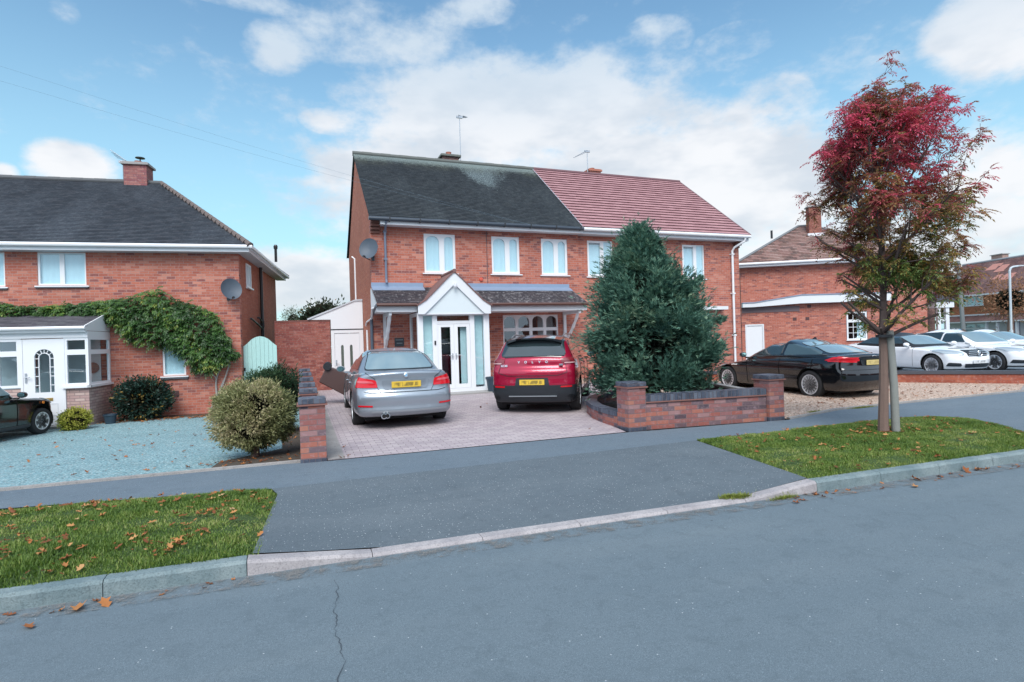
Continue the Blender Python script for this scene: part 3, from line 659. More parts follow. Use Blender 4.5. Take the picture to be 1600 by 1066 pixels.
for (a, b, g0, g1) in ((3.745, 4.228, 3.85, 4.13), (4.232, 4.715, 4.35, 4.62)):
    d = MB(); frame_with_holes(d, 0, 0, 0, 0, PY+.015, PY+.075, [{'cell': (L1(a), L1(b), .345, 2.215), 'pts': [(L1(g0), .46), (L1(g1), .46), (L1(g1), 2.13), (L1(g0), 2.13)]}])
    do = d.build('door', WHITE, porch)
    MB().box(L1(g0)-.01, PY+.04, .45, L1(g1)+.01, PY+.05, 2.14).build('pane', GLASS, do)
    hx = 4.18 if a < 4 else 4.28; s = -1 if a < 4 else 1
    MB().tube([(L1(hx), PY+.02, 1.30), (L1(hx), PY-.03, 1.30), (L1(hx)+s*.12, PY-.035, 1.31)], .011, 6).box(L1(hx)-.015, PY+.005, 1.18, L1(hx)+.015, PY+.016, 1.36).build('handle', GALV, do)
MB().box(L1(3.645), PY-.02, 1.62, L1(3.69), PY+.001, 1.74).build('doorbell', BLACKP, porch)
# what is seen inside the porch: pale blinds and a dark inner door
MB().box(L1(3.34), PY+.13, .4, L1(3.62), PY+.14, 2.5).build('blind', plain('pale_aqua_blind', (.62, .82, .82), .8, var=.12), porch)
MB().box(L1(4.46), PY+.16, .4, L1(4.66), PY+.17, 2.2).build('curtain', plain('pale_aqua_curtain', (.58, .78, .80), .85, var=.18, vs=8), porch); MB().box(L1(4.86), PY+.13, .4, L1(5.14), PY+.14, 2.5).build('curtain', plain('pale_aqua_curtain', (.58, .78, .80), .85, var=.18, vs=8), porch)
MB().box(L1(3.74), .02, .25, L1(4.34), .06, 2.3).build('inner_door', plain('dark_inner_door', (.03, .035, .04), .4), porch)
MB().box(L1(3.45), PY-.62, .14, L1(5.2), PY+.02, .235).build('doorstep', CONC, porch)
# gable over the porch, with swept feet
ax_, az_ = L1(4.24), 3.74
def rake(s, off, k=0):
    """outer line of the gable from foot to apex; s = -1 left, +1 right"""
    P = [(1.12, 2.76), (.98, 2.84), (.84, 2.93), (.55, 3.21), (.25, 3.51), (0, az_)]
    return [(ax_+s*x*(1 if off == 0 else 1), z-off*(1.0 if i not in (0, 1) else .62+.1*i)) for i, (x, z) in enumerate(P)]
gy = cyf-.10
bb = MB()
for s in (-1, 1):
    o_ = rake(s, .04); i_ = [(ax_+s*x, z) for x, z in ((1.08, 2.50), (.90, 2.50), (.82, 2.57), (.55, 2.83), (.25, 3.12), (0, 3.36))]; o_[0] = (ax_+s*1.08, 2.735)
    n = len(o_); vs = [(p[0], gy, p[1]) for p in o_]+[(p[0], gy, p[1]) for p in i_]+[(p[0], gy+.05, p[1]) for p in o_]+[(p[0], gy+.05, p[1]) for p in i_]
    bb.add(vs, [(i, i+1, n+i+1, n+i) for i in range(n-1)]+[(2*n+i, 3*n+i, 3*n+i+1, 2*n+i+1) for i in range(n-1)]+[(n+i, n+i+1, 3*n+i+1, 3*n+i) for i in range(n-1)]+[(0, n, 3*n, 2*n)])
gab = bb.build('porch_gable', WHITE2, h1)
MB().prism([(ax_-.98, 2.53), (ax_+.98, 2.53), (ax_+.84, 2.62), (ax_, az_-.30), (ax_-.84, 2.62)], 'y', gy+.055, gy+.08).build('gable_panel', plain('pale_gable_panel', (.66, .74, .76), .5, var=.05), gab)
MB().box(ax_-1.05, gy+.05, 2.49, ax_+1.05, PY+.02, 2.53).build('gable_soffit', WHITE2, gab)
gr = MB()
for s in (-1, 1):
    P = rake(s, 0)
    for (a, b) in zip(P, P[1:]):
        A = Vector((a[0], gy-.03, a[1])); Bv = Vector((b[0], gy-.03, b[1])); Cc = Vector((b[0], -.01, b[1])); D = Vector((a[0], -.01, a[1])); up_ = Vector((0, 0, .035))
        gr.add([A, Bv, Cc, D, A-up_, Bv-up_, Cc-up_, D-up_], [(0, 1, 2, 3), (4, 7, 6, 5), (0, 4, 5, 1), (3, 2, 6, 7)])
gr.tube([(ax_, gy-.035, az_+.0), (ax_, -.01, az_+.0)], .06, 8)
gr.build('gable_roof', plain('brown_verge_tile', (.20, .105, .095), .8, var=.25), gab)
MB().lathe([(0, -.09), (.035, -.085), (.05, -.05), (.055, 0)], 'z', 12, (ax_, gy-.07, 3.34)).tube([(ax_, gy, 3.40), (ax_, gy-.07, 3.38), (ax_, gy-.07, 3.33)], .012, 6).build('porch_lamp', WHITE, gab)

# ================================================================ RIGHT UNIT
h2 = thing('house', 'red brick semi-detached house with bold pinkish red tiled roof, joined to the dark roofed one', 'house', (9.02, HY, 0))
def L2(x): return x-9.02
WR = 16.0-9.02
mb = MB(); up2 = [(9.36, 10.38, 3.80, 5.06), (13.33, 14.35, 3.78, 5.05)]
walls(mb, 0, WR, 0, 5.42, 0, .25, [(L2(a)+.012, L2(b)-.012, c+.012, d-.012) for a, b, c, d in up2]+[(L2(11.6), L2(14.6), .9, 2.45)])
mb.box(.02, HD-.25, 0, WR, HD, 5.4)
mb.add([(WR, .25, 0), (WR, HD, 0), (WR, HD, 5.35), (WR, HD/2, 8.40), (WR, .25, 5.62)], [(0, 1, 2, 3, 4)])
mb.build('wall', BR, h2)
MB().box(.1, HD/2-.05, 0, WR-.1, HD/2+.05, 5.3).box(.1, .3, 2.6, WR-.1, HD-.3, 2.75).build('inner_wall', DARKROOM, h2)
rf = MB(); rf2 = MB()
roof_slope(rf, (-.04, -e, ze), (WR+.19, -e, ze), (-.04, HD/2, zr), (WR+.19, HD/2, zr), .236, .042, .05)
roof_slope(rf, (WR+.19, HD+e, ze), (-.04, HD+e, ze), (WR+.19, HD/2, zr), (-.04, HD/2, zr), .236, .034)
roof2 = rf.build('roof', T_PINK, h2)
rd = MB()
for i in range(16): rd.tube([(-.02+i*.45, HD/2, zr+.01), (.43+i*.45, HD/2, zr+.01)], .085, 8)
rd.build('ridge_tiles', plain('dark_pink_ridge', (.17, .09, .10), .8, var=.2), roof2)
vg = MB()
vg.add([(WR+.19, -e, ze-.09), (WR+.19, HD/2, zr-.09), (WR+.19, HD/2, zr+.05), (WR+.19, -e, ze+.05), (WR+.235, -e, ze-.09), (WR+.235, HD/2, zr-.09), (WR+.235, HD/2, zr+.05), (WR+.235, -e, ze+.05)], [(0, 1, 2, 3), (7, 6, 5, 4), (3, 2, 6, 7), (0, 3, 7, 4)])
vg.build('verge', plain('pinkish_verge', (.22, .15, .16), .7), roof2)
MB().add([(-.045, -e-.01, ze+.03), (.0, -e-.01, ze+.03), (.0, HD/2, zr+.045), (-.045, HD/2, zr+.045), (-.045, -e-.01, ze), (.0, -e-.01, ze)], [(0, 1, 2, 3), (0, 4, 5, 1)]).build('party_line', plain('pale_bonding', (.33, .33, .37), .7), roof2)
fs = MB(); fs.box(0, -.36, 5.20, WR+.16, -.335, 5.37); fs.box(0, -.335, 5.20, WR+.16, -.002, 5.22); fs.build('fascia', SOFF, h2)
MB().tube([(.0, -.42, 5.345), (WR+.18, -.42, 5.36)], .06, 10).build('gutter', WHITE, h2)
cb = MB()
for i in range(4): cb.box(WR-.26, -.06-.07*i, 4.98+.09*i, WR+.002+.035*i, .002, 5.055+.09*i)
cb.build('corbel', plain('dark_corbel_brick', (.20, .09, .07), .85), h2)
for k, (a, b, c, d) in enumerate(up2):
    window(h2, L2(a), L2(b), c, d, .02, [(0, .6, 0, 1, .085), (.6, 1, 0, 1, .05)], label=['first floor window partly behind the conifer', 'first floor window near the white downpipe'][k], cdep=.065)
    MB().box(L2(a)+.10, .052, d-.14, L2(a)+.52, .058, d-.085).build('pane_shadow_strip', DGREY, h2)  # dark strip stands in for the shadow at the top of the pane
window(h2, L2(11.6), L2(14.6), .9, 2.45, .02, [(0, .25, 0, 1), (.25, .5, 0, 1), (.5, .75, 0, 1), (.75, 1, 0, 1)], label='ground floor window hidden behind the conifer', cdep=.12)
MB().box(L2(11.4), -.35, 2.60, L2(15.1), -.002, 2.72).build('window_hood', WHITE2, h2)
p = MB(); p.tube([(15.95-9.02, -.42, 5.30), (15.93-9.02, -.38, 5.18), (L2(15.66), -.14, 4.98), (L2(15.60), -.09, 4.85), (L2(15.60), -.09, .2)], .042, 10)
for z in (4.7, 3.2, 1.6): p.box(L2(15.54), -.14, z, L2(15.66), -.002, z+.05)
p.build('downpipe', WHITE, h2)
chimney(roof2, L2(11.9)+.25, HD/2+.7, 7.6, 8.86, .55, .55, brick('fresh_red_chimney_brick', [(.45, .17, .12), (.5, .2, .15), (.4, .15, .11)], (.4, .28, .25)), capm=TERRA, cap=.05, poth=.1)

# ---------------------------------------------------------------- aerials and dishes (bolted on: things of their own)
def aerial(loc, h, label, dirx, rise, n=7, ln=.75):
    t = thing('tv_aerial', label, 'aerial', loc)
    MB().tube([(0, 0, 0), (0, 0, h)], .016, 6).build('mast', GALV, t)
    b = MB(); d = Vector(dirx).normalized(); a = Vector((0, 0, h-.02)); bb_ = a+d*ln+Vector((0, 0, rise))
    b.tube([a-d*.12, bb_], .012, 6)
    sd_ = d.cross(Vector((0, 0, 1))).normalized()
    for i in range(n):
        c = a.lerp(bb_, .15+i*.13); b.tube([c-sd_*(.16-.01*i), c+sd_*(.16-.01*i)], .007, 4)
    b.box(-.12, -.03, h-.10, .12, .03, h-.02)
    b.build('antenna', GALV, t); return t
aerial((5.98+.16, HY+HD/2+.40, 8.4), 2.15, 'tall thin television aerial rising beside the chimney of the dark roofed house', (.6, .8, 0), .22)
aerial((11.8, HY+HD/2+.45, 8.4), 1.35, 'television aerial above the pink red roof, its arm tilting down', (-.9, -.2, 0), -.42)
def dish(loc, rz, label, r=.29):
    t = thing('satellite_dish', label, 'satellite dish', loc, rz)
    d = MB(); prof = [(.0, .0), (r*.35, -.012), (r*.7, -.045), (r*.95, -.085), (r, -.095), (r*.97, -.08), (r*.7, -.035), (r*.35, .0), (0, .012)]
    d.M = Matrix.Translation((0, -.22, .05)) @ Matrix.Rotation(R(-14), 4, 'X') @ Matrix.Diagonal((1, 1, 1.1, 1))
    d.lathe(prof, 'y', 24); d.build('reflector', plain('dish_grey', (.075, .10, .13), .55, var=.2), t, smooth=True)
    MB().tube([(0, 0, -.15), (0, -.10, -.15), (0, -.20, .0)], .02, 6).box(-.05, -.02, -.25, .05, -.0, -.05).build('wall_bracket', DGREY, t)
    MB().tube([(0, -.20, -.26), (-.03, -.55, -.22)], .013, 6).lathe([(.03, -.04), (.035, .0), (.03, .05)], 'y', 10, (-.03, -.58, -.20)).build('feed_arm', BLACKP, t)
    return t
dish((2.14+.0, HY-.002, 4.43), R(-30), 'grey satellite dish on the front corner of the dark roofed semi-detached house')

# ================================================================ LEFT NEIGHBOUR (its front right corner is the local origin, u runs along the front, v back)
LA = R(-6.3)
h3 = thing('house', 'red brick house on the left with hipped slate grey roof, white porch and creeper', 'house', (-1.6, 18.3, 0), LA)
ZB = -.25; LD = 7.0; LW = -15.0
w3 = [(-5.06, -3.89, 3.57, 4.50), (-7.0, -5.78, 3.54, 4.49)]
gw = (-2.09, -1.47, .95, 2.12)
mb = MB(); walls(mb, LW, 0, ZB, 4.56, 0, .25, [(a+.012, b-.012, c+.012, d-.012) for a, b, c, d in w3+[gw]]+[(-5.3, -3.6, ZB+.1, 2.1)])
mb.build('wall', BR, h3)
sw = MB(); sw.M = Matrix.Rotation(R(90), 4, 'Z')   # x -> y
walls(sw, .25, LD, ZB, 4.56, 0, .25, [(1.0, 1.72, 3.62, 4.36)])
sw.M = Matrix.Identity(4); sw.box(LW, LD-.25, ZB, -.25, LD, 4.5)
sw.build('side_wall', BRS, h3)
MB().box(LW, LD/2, ZB, -.3, LD/2+.1, 4.5).box(LW, .3, 2.3, -.3, LD-.3, 2.45).build('inner_wall', DARKROOM, h3)
rf = MB(); e = .42; ze3, zr3 = 4.68, 7.42; hx = -3.05; my = 3.7-.2
roof_slope(rf, (LW, -e, ze3), (e-.02, -e, ze3), (LW, my, zr3), (hx, my, zr3), .1, .014)
roof_slope(rf, (e-.02, -e, ze3), (e-.02, LD+e, ze3), (hx, my, zr3), (hx+.001, my+.001, zr3), .1, .014)
roof_slope(rf, (e-.02, LD+e, ze3), (LW, LD+e, ze3), (hx, my, zr3), (LW, my, zr3), .1, .014)
roof3 = rf.build('roof', T_LEFT, h3)
rd = MB()
for i in range(30): rd.tube([(hx-.33*i, my, zr3+.01), (hx-.33*i-.33, my, zr3+.01)], .09+.006*(i % 2), 8)
rd.build('ridge_tiles', plain('grey_ridge', (.12, .125, .13), .9, var=.3), roof3)
hp = MB()
for tgt in ((e-.02, -e, ze3), (e-.02, LD+e, ze3)):
    A = Vector((hx, my, zr3)); B_ = Vector(tgt); n = 24
    for i in range(n):
        p, q = A.lerp(B_, i/n), A.lerp(B_, (i+1.12)/n); hp.tube([p+Vector((0, 0, .045)), q+Vector((0, 0, .005))], [.06, .10], 8)
hp.build('hip_tiles', plain('brown_grey_hip_tile', (.15, .12, .11), .9, var=.35), roof3)
fs = MB(); fs.box(LW, -.36, 4.50, e-.06, -.335, 4.66); fs.box(e-.085, -.335, 4.50, e-.06, LD+.36, 4.66); fs.build('fascia', WHITE2, h3)
MB().box(LW, -.335, 4.50, e-.085, -.002, 4.52).box(.002, 0, 4.50, e-.085, LD+.3, 4.52).build('soffit', SOFF, h3)
MB().tube([(LW, -.42, 4.645), (e+.03, -.42, 4.645), (e+.03, LD+.42, 4.64)], .055, 8).build('gutter', WHITE, h3)
for k, (a, b, c, d) in enumerate(w3):
    window(h3, a, b, c, d, .02, [(0, .5, 0, 1, .06), (.5, 1, 0, 1, .05)], label=['first floor window over the porch', 'first floor window cut by the frame edge'][k], cdep=.065)
    MB().box(a-.04, -.05, c-.07, b+.04, .0, c-.037).build('stone_sill', DGREY, h3)
window(h3, gw[0], gw[1], gw[2], gw[3], .02, [(0, 1, 0, 1, .06)], label='ground floor window half covered by the creeper', cdep=.065)
MB().box(gw[0]-.04, -.05, gw[2]-.09, gw[1]+.04, .0, gw[2]-.037).build('stone_sill', DGREY, h3)
# side window, in the wall that faces the gap
sideM = Matrix.Rotation(R(90), 4, 'Z')
def side_window(parent, y0, y1, z0, z1):
    f = MB(); f.M = sideM
    frame_with_holes(f, y0, y1, z0, z1, -.03, .05, [{'cell': (y0, (y0+y1)/2, z0, z1), 'pts': [(y0+.05, z0+.05), ((y0+y1)/2-.04, z0+.05), ((y0+y1)/2-.04, z1-.05), (y0+.05, z1-.05)]}, {'cell': ((y0+y1)/2, y1, z0, z1), 'pts': [((y0+y1)/2+.04, z0+.05), (y1-.05, z0+.05), (y1-.05, z1-.05), ((y0+y1)/2+.04, z1-.05)]}])
    o = f.build('window', WHITE, parent); o['label'] = 'small side window under the eave'
    g = MB(); g.M = sideM; g.box(y0+.03, .01, z0+.03, y1-.03, .02, z1-.03); g.build('pane', GLASS, o)
    c = MB(); c.M = sideM; c.box(y0+.03, .08, z0+.03, y1-.03, .09, z1-.03); c.build('curtain', CURT, o)
    s = MB(); s.M = sideM; s.box(y0-.04, -.09, z0-.05, y1+.04, -.002, z0-.004); s.build('sill', WHITE, o)
side_window(h3, 1.0, 1.72, 3.62, 4.36)
p = MB(); p.tube([(.09, 3.1, 4.50), (.09, 3.1, ZB)], .055, 10); p.tube([(.09, 3.1, 2.35), (.09, 2.5, 2.45), (.09, 1.2, 2.62), (.05, 1.2, 2.62)], .03, 8); p.tube([(.09, 3.1, 2.55), (.09, 2.6, 2.7), (.02, 2.6, 2.72)], .03, 8)
p.lathe([(.07, 2.40), (.07, 2.62)], 'z', 10, (.09, 3.1, 0)); p.build('soil_pipe', BLACKP, h3)
MB().tube([(.30, 5.2, 5.0), (.30, 5.2, 5.55)], .05, 8).lathe([(.07, 5.5), (.08, 5.6), (.05, 5.66)], 'z', 10, (.30, 5.2, 0)).build('vent_pipe', BLACKP, roof3)
chimney(roof3, -3.76, my+.10, 6.9, 7.98, .68, .60, brick('sooty_red_chimney_brick', [(.34, .13, .12), (.40, .17, .15), (.28, .10, .11)], (.26, .15, .15)), cap=.07, poth=.1)
MB().lathe([(.0, 8.32), (.14, 8.31), (.15, 8.29), (.02, 8.30)], 'z', 12, (-3.7, my+.1, 0)).tube([(-3.7, my+.1, 8.2), (-3.7, my+.1, 8.31)], .02, 6).build('chimney_cowl', BLACKP, roof3)
MB().box(-2.78, -.012, 1.86, -2.74, -.001, 2.0).tube([(-2.76, -.01, 1.98), (-2.76, -.28, 2.0)], .012, 6).tube([(-2.76, -.01, 1.86), (-2.76, -.22, 1.99)], .008, 6).build('basket_hook', BLACKP, h3)
MB().box(-1.90, -.012, .36, -1.68, .002, .52).build('air_brick', plain('dark_air_brick', (.10, .05, .05), .8), h3)
# porch of the left neighbour
V0 = -1.3; U0, U1 = -6.0, -3.37
lp = MB()
lp.box(-3.92, V0+.03, ZB, U1-.02, V0+.12, .83); lp.box(U1-.12, V0+.12, ZB, U1-.02, -.002, .83)
lp.build('porch_plinth', BRP, h3); MB().box(U0, V0+.03, ZB, -4.86, V0+.12, .83).build('porch_plinth', BRP, h3)
pf = MB()
def fr(x0, x1, z0, z1, fw=.05, y0=V0, d=.07, glass=GLASS, M=None):
    f = MB(); 
    if M is not None: f.M = M
    frame_with_holes(f, 0, 0, 0, 0, y0, y0+d, [{'cell': (x0, x1, z0, z1), 'pts': [(x0+fw, z0+fw), (x1-fw, z0+fw), (x1-fw, z1-fw), (x0+fw, z1-fw)]}])
    return f
porch3 = MB().box(U0, V0-.02, 2.10, U1+.0, V0+.14, 2.26).box(U1-.14, V0+.14, 2.10, U1+.0, -.002, 2.26).build('porch', WHITE, h3, label='white glazed porch with an arched glass door')
for (x0, x1, z0, z1) in ((-3.91, U1, .86, 1.72), (-3.91, U1, 1.72, 2.10), (-5.36, -4.86, .86, 1.72), (-5.36, -4.86, 1.72, 2.10), (-6.0, -5.36, .86, 2.10)):
    f = fr(x0, x1, z0, z1, .065 if z1 < 2 else .07); wo = f.build('window', WHITE, porch3); MB().box(x0+.03, V0+.03, z0+.03, x1-.03, V0+.04, z1-.03).build('pane', GLASS, wo)
MB().box(-3.95, V0-.06, .80, U1+.06, V0+.02, .86).box(U1-.02, V0-.06, .80, U1+.06, -.002, .86).build('sill', WHITE, porch3)
for (y0, y1, z0, z1) in ((V0+.07, -.02, .86, 1.72), (V0+.07, -.02, 1.72, 2.10)):
    f = MB(); f.M = Matrix.Rotation(R(90), 4, 'Z'); frame_with_holes(f, 0, 0, 0, 0, -U1+.0, -U1+.06, [{'cell': (y0, y1, z0, z1), 'pts': [(y0+.07, z0+.06), (y1-.08, z0+.06), (y1-.08, z1-.06), (y0+.07, z1-.06)]}])
    wo = f.build('window', WHITE, porch3); MB().box(U1-.04, y0+.03, z0+.03, U1-.03, y1-.03, z1-.03).build('pane', GLASS, wo)
# door with arched light
DZ0, DZ1, DX0, DX1 = -.12, 2.08, -4.80, -3.95
d = MB(); cc = (DX0+DX1)/2+.03
big = arched(cc-.21, cc+.21, .72, 1.82, 14, .5)
frame_with_holes(d, 0, 0, 0, 0, V0+.0, V0+.06, [{'cell': (DX0, DX1, .1, DZ1), 'pts': big}])
d.box(DX0, V0, DZ0, DX1, V0+.06, .1); d.box(DX0-.055, V0-.01, DZ0, DX0-.003, V0+.08, DZ1); d.box(DX1+.003, V0-.01, DZ0, DX1+.055, V0+.08, DZ1)
dm = MB()
do = d.build('door', WHITE, porch3)
dm.tube([(cc-.12, V0+.02, .72), (cc-.12, V0+.02, 1.60)], .012, 6); dm.tube([(cc+.12, V0+.02, .72), (cc+.12, V0+.02, 1.60)], .012, 6)
dm.tube([(cc+.12*math.cos(math.pi*i/10), V0+.02, 1.60+.12*math.sin(math.pi*i/10)) for i in range(11)], .012, 6)
for z in (.9, 1.13, 1.36, 1.58):
    dm.tube([(cc-.21, V0+.02, z), (cc-.12, V0+.02, z)], .010, 5); dm.tube([(cc+.12, V0+.02, z), (cc+.21, V0+.02, z)], .010, 5)
for a in (35, 65, 90, 115, 145): dm.tube([(cc+.12*math.cos(R(a)), V0+.02, 1.60+.12*math.sin(R(a))), (cc+.2*math.cos(R(a)), V0+.02, 1.61+.2*math.sin(R(a)))], .010, 5)
dm.build('glazing_bars', WHITE, do)
MB().box(cc-.22, V0+.03, .71, cc+.22, V0+.04, 1.83).build('pane', GLASS, do)
MB().box(cc-.15, V0-.012, .50, cc+.17, V0-.001, .575).build('letter_box', GOLD, do)
MB().box(DX0+.04, V0-.02, .98, DX0+.08, V0-.001, 1.22).tube([(DX0+.06, V0-.02, 1.12), (DX0+.06, V0-.06, 1.12), (DX0+.17, V0-.06, 1.12)], .012, 6).build('handle', GALV, do)
for (z0, z1) in ((.12, .42),): MB().box(DX0+.14, V0-.010, z0, DX1-.12, V0-.001, z0+.012).box(DX0+.14, V0-.010, z1, DX1-.12, V0-.001, z1+.012).box(DX0+.14, V0-.010, z0+.013, DX0+.152, V0-.001, z1-.001).box(DX1-.132, V0-.010, z0+.013, DX1-.12, V0-.001, z1-.001).build('door_moulding', WHITE2, do)
MB().box(-5.0, V0-.35, ZB, -3.75, V0+.02, -.125).build('porch_step', CONC, h3)
# back wall seen through the glass
MB().box(-6.0, -.30, -.1, -3.5, -.28, 2.1).build('inner_panel', plain('pale_inner_wall', (.40, .50, .52), .7), porch3)
MB().lathe([(.0, -.02), (.15, -.02), (.15, .0)], 'y', 20, (-3.68, -.32, 1.28)).build('round_mirror', DARKROOM, porch3)
MB().box(-5.28, -.33, .8, -4.98, -.31, 2.1).build('brick_inner', BRD, porch3)
pr = MB(); roof_slope(pr, (U0-.3, V0-.14, 2.36), (U1+.02, V0-.14, 2.36), (U0-.3, -.003, 2.80), (U1-.14, -.003, 2.80), .15, .018)
po_ = pr.build('porch_roof', T_PORCH, h3)
MB().add([(U1+.0, V0-.12, 2.27), (U1+.0, -.003, 2.27), (U1+.0, -.003, 2.83), (U1+.0, V0-.12, 2.40), (U1-.03, V0-.12, 2.27), (U1-.03, -.003, 2.27), (U1-.03, -.003, 2.83), (U1-.03, V0-.12, 2.40)], [(0, 1, 2, 3), (7, 6, 5, 4), (3, 2, 6, 7), (0, 3, 7, 4)]).build('porch_cheek', WHITE, po_)
MB().box(U0, V0-.12, 2.24, U1-.003, V0-.03, 2.36).build('porch_fascia', WHITE, po_)
MB().tube([(U0, V0-.17, 2.345), (U1+.02, V0-.17, 2.345)], .045, 8).build('porch_gutter', WHITE, po_)
dish3 = dish((-1.6-.30*math.cos(LA), 18.3-.30*math.sin(LA)-.003, 3.36), LA+R(28), 'grey satellite dish on the corner of the left house above the creeper', .29)
def onL(u, v, z=0): return Vector((-1.6+u*math.cos(LA)-v*math.sin(LA), 18.3+u*math.sin(LA)+v*math.cos(LA), z))
q = onL(-4.22, 3.6)
aerial((q.x, q.y, 7.2), 1.0, 'small dark television aerial strapped to the left chimney of the left house', (-.75, .5, 0), .42, 5, .5)

# side gate
gt = thing('garden_gate', 'mint green arched timber gate beside the left house', 'gate', onL(.01, .25), LA)
gp = MB(); n = 8
for i in range(n):
    a, b = i*.94/n+.002, (i+1)*.94/n-.004; f = lambda x: 1.74+.30*math.sin(math.pi*min(1, max(0, (x-.06)/.82)))**.75 if .06 < x < .88 else 1.74
    gp.add([(a, 0, -.2), (b, 0, -.2), (b, 0, f(b)), (a, 0, f(a)), (a, .03, -.2), (b, .03, -.2), (b, .03, f(b)), (a, .03, f(a))], [(0, 1, 2, 3), (7, 6, 5, 4), (0, 4, 5, 1), (3, 2, 6, 7), (0, 3, 7, 4), (1, 5, 6, 2)])
gp.build('boards', MINT, gt); MB().box(.02, .031, .2, .92, .06, .3).box(.02, .031, 1.4, .92, .06, 1.5).build('ledges', MINT, gt)
MB().box(.0, -.02, 1.0, .05, -.001, 1.1).build('latch', BLACKP, gt)
# brick wall that closes the passage, and the white lean-to beside the pair
def wallthing(name, label, x0, x1, y0, y1, z0, z1, m, capm=None, caph=.05, over=.02, cat='wall', group=None):
    t = thing(name, label, cat, (x0, y0, z0), 0, group)
    MB().box(0, 0, 0, x1-x0, y1-y0, z1-z0).build('brickwork', m, t)
    if capm: MB().box(-over, -over, z1-z0+.001, x1-x0+over, y1-y0+over, z1-z0+caph).build('coping', capm, t)
    return t
wallthing('passage_wall', 'tall dark red brick wall closing the passage between the two houses', -.72, 1.0, 19.6, 19.83, -.2, 2.50, BRD, plain('brick_on_edge', (.22, .09, .075), .8, var=.3), .05, .01)
lt = thing('lean_to', 'white panelled lean-to with a sloping roof and a white side door', 'lean-to', (1.02, 19.6, 0))
a = MB(); a.prism([(-.66, 2.56), (.0, 2.56), (.0, 2.24), (1.05, 2.24), (1.05, 3.22), (.74, 3.18)], 'y', -.03, .06); a.build('gable_panel', WHITE, lt)
a = MB(); a.prism([(-.74, 2.60), (.80, 3.23), (1.05, 3.24), (1.05, 3.19), (.80, 3.18), (-.72, 2.55)], 'y', -.06, 3.0); a.build('roof', SOFF, lt)
a = MB(); a.box(.0, 0, 0, .10, .08, 2.20); a.box(.92, 0, 0, 1.05, .08, 2.20); a.box(.1, 0, 2.10, .92, .08, 2.20); a.build('door_frame', WHITE, lt)
MB().box(-.02, .0, 2.205, 1.05, .05, 2.235).build('trim', DGREY, lt)
d = MB(); frame_with_holes(d, 0, 0, 0, 0, .02, .06, [{'cell': (.105, .51, .8, 2.09), 'pts': arched(.31, .40, .92, 1.70, 8, .8)}, {'cell': (.51, .915, .8, 2.09), 'pts': arched(.60, .69, .92, 1.70, 8, .8)}]); d.box(.105, .02, .12, .915, .06, .8)
do = d.build('door', WHITE, lt); MB().box(.28, .045, .9, .72, .055, 1.72).build('pane', plain('dim_green_glass', (.10, .12, .10), .15), do)
MB().box(.13, -.0, 1.0, .17, .018, 1.2).tube([(.15, .0, 1.1), (.15, -.04, 1.1), (.24, -.04, 1.1)], .01, 6).build('handle', GALV, do)
MB().box(.5, .1, .0, .55, 2.9, 2.2).build('inner_wall', DARKROOM, lt)

# ================================================================ GARDEN WALLS
def pier(name, label, x, y, w, d, z0, z1, group=None, rz=0):
    t = thing(name, label, 'brick pier', (x, y, z0), rz, group); h = z1-z0
    MB().box(0, 0, 0, w, d, h-.10).build('shaft', BRM, t)
    MB().box(-.03, -.03, h-.099, w+.03, d+.03, h-.078).build('tile_crease', plain('crease_tile', (.24, .11, .09), .8, var=.3), t)
    MB().box(-.012, -.012, h-.077, w+.012, d+.012, h).build('cap', BLUE, t, bevel=.006)
    MB().box(-.003, -.003, 0, w+.003, d+.003, .065).build('foot_course', BLUE, t)
    return t
pier('gate_pier', 'brick pier with a blue brick cap at the left of the paved drive', -.02, 8.07, .335, .335, .10, .99)
lw = thing('boundary_wall', 'low brick wall with stepped blue caps running back beside the paved drive', 'wall', (.02, 8.42, .1))
m = MB(); m.box(0, 0, 0, .22, 10.8, .48); wb = m.build('brickwork', BRM, lw)
m = MB(); m.box(-.012, .0, .481, .232, 10.8, .54); m.build('coping', BLUE, lw)
for k, (yy, zt) in enumerate(((10.35, .95), (11.6, .975), (13.1, 1.0), (14.9, 1.03), (17.0, 1.05))):
    c = MB(); c.box(-.03, yy-8.42, .541, .25, yy-8.42+.33, zt-.1-.1); po2 = c.build('wall_pier', BRM, lw)
    MB().box(-.055, yy-8.42-.025, zt-.199, .275, yy-8.42+.355, zt-.18).build('tile_crease', plain('crease_tile', (.24, .11, .09), .8), po2)
    MB().box(-.04, yy-8.42-.01, zt-.179, .26, yy-8.42+.34, zt-.1).build('cap', BLUE, po2, bevel=.006)
pier('gate_pier', 'brick pier with blue brick cap between the paved drive and the big conifer', 5.13, 8.02, .345, .36, .10, .93)
RW = math.atan2(7.67-8.04, 8.16-5.13)
pier('gate_pier', 'brick pier with blue brick cap in front of the black saloon', 7.88, 7.70, .345, .36, .10, .93, None, 0)
pw = thing('planter_wall', 'mottled brick wall with dark blue coping in front of the conifer', 'wall', (5.475, 8.06, .10), math.atan2(7.76-8.06, 7.87-5.475))
PL = math.hypot(7.87-5.475, 7.76-8.06)-.005
m = MB(); m.box(0, 0, 0, PL, .22, .46); m.build('brickwork', BRM, pw)
MB().box(0, -.03, .461, PL, .25, .48).build('tile_crease', plain('crease_tile', (.24, .11, .09), .8), pw)
m = MB()
for i in range(31): m.box(i*PL/31+.002, -.012, .481, (i+1)*PL/31-.002, .235, .59+.003*(i % 3))
m.build('coping', BLUE, pw)
cw = thing('planter_kerb_wall', 'low curved brick edging with dark coping along the left of the conifer bed', 'wall', (5.1, 8.4, .12))
P = [(0.03, 0), (.06, .5), (.16, 1.1), (.42, 1.8), (.85, 2.5), (1.5, 3.2), (2.4, 3.7)]
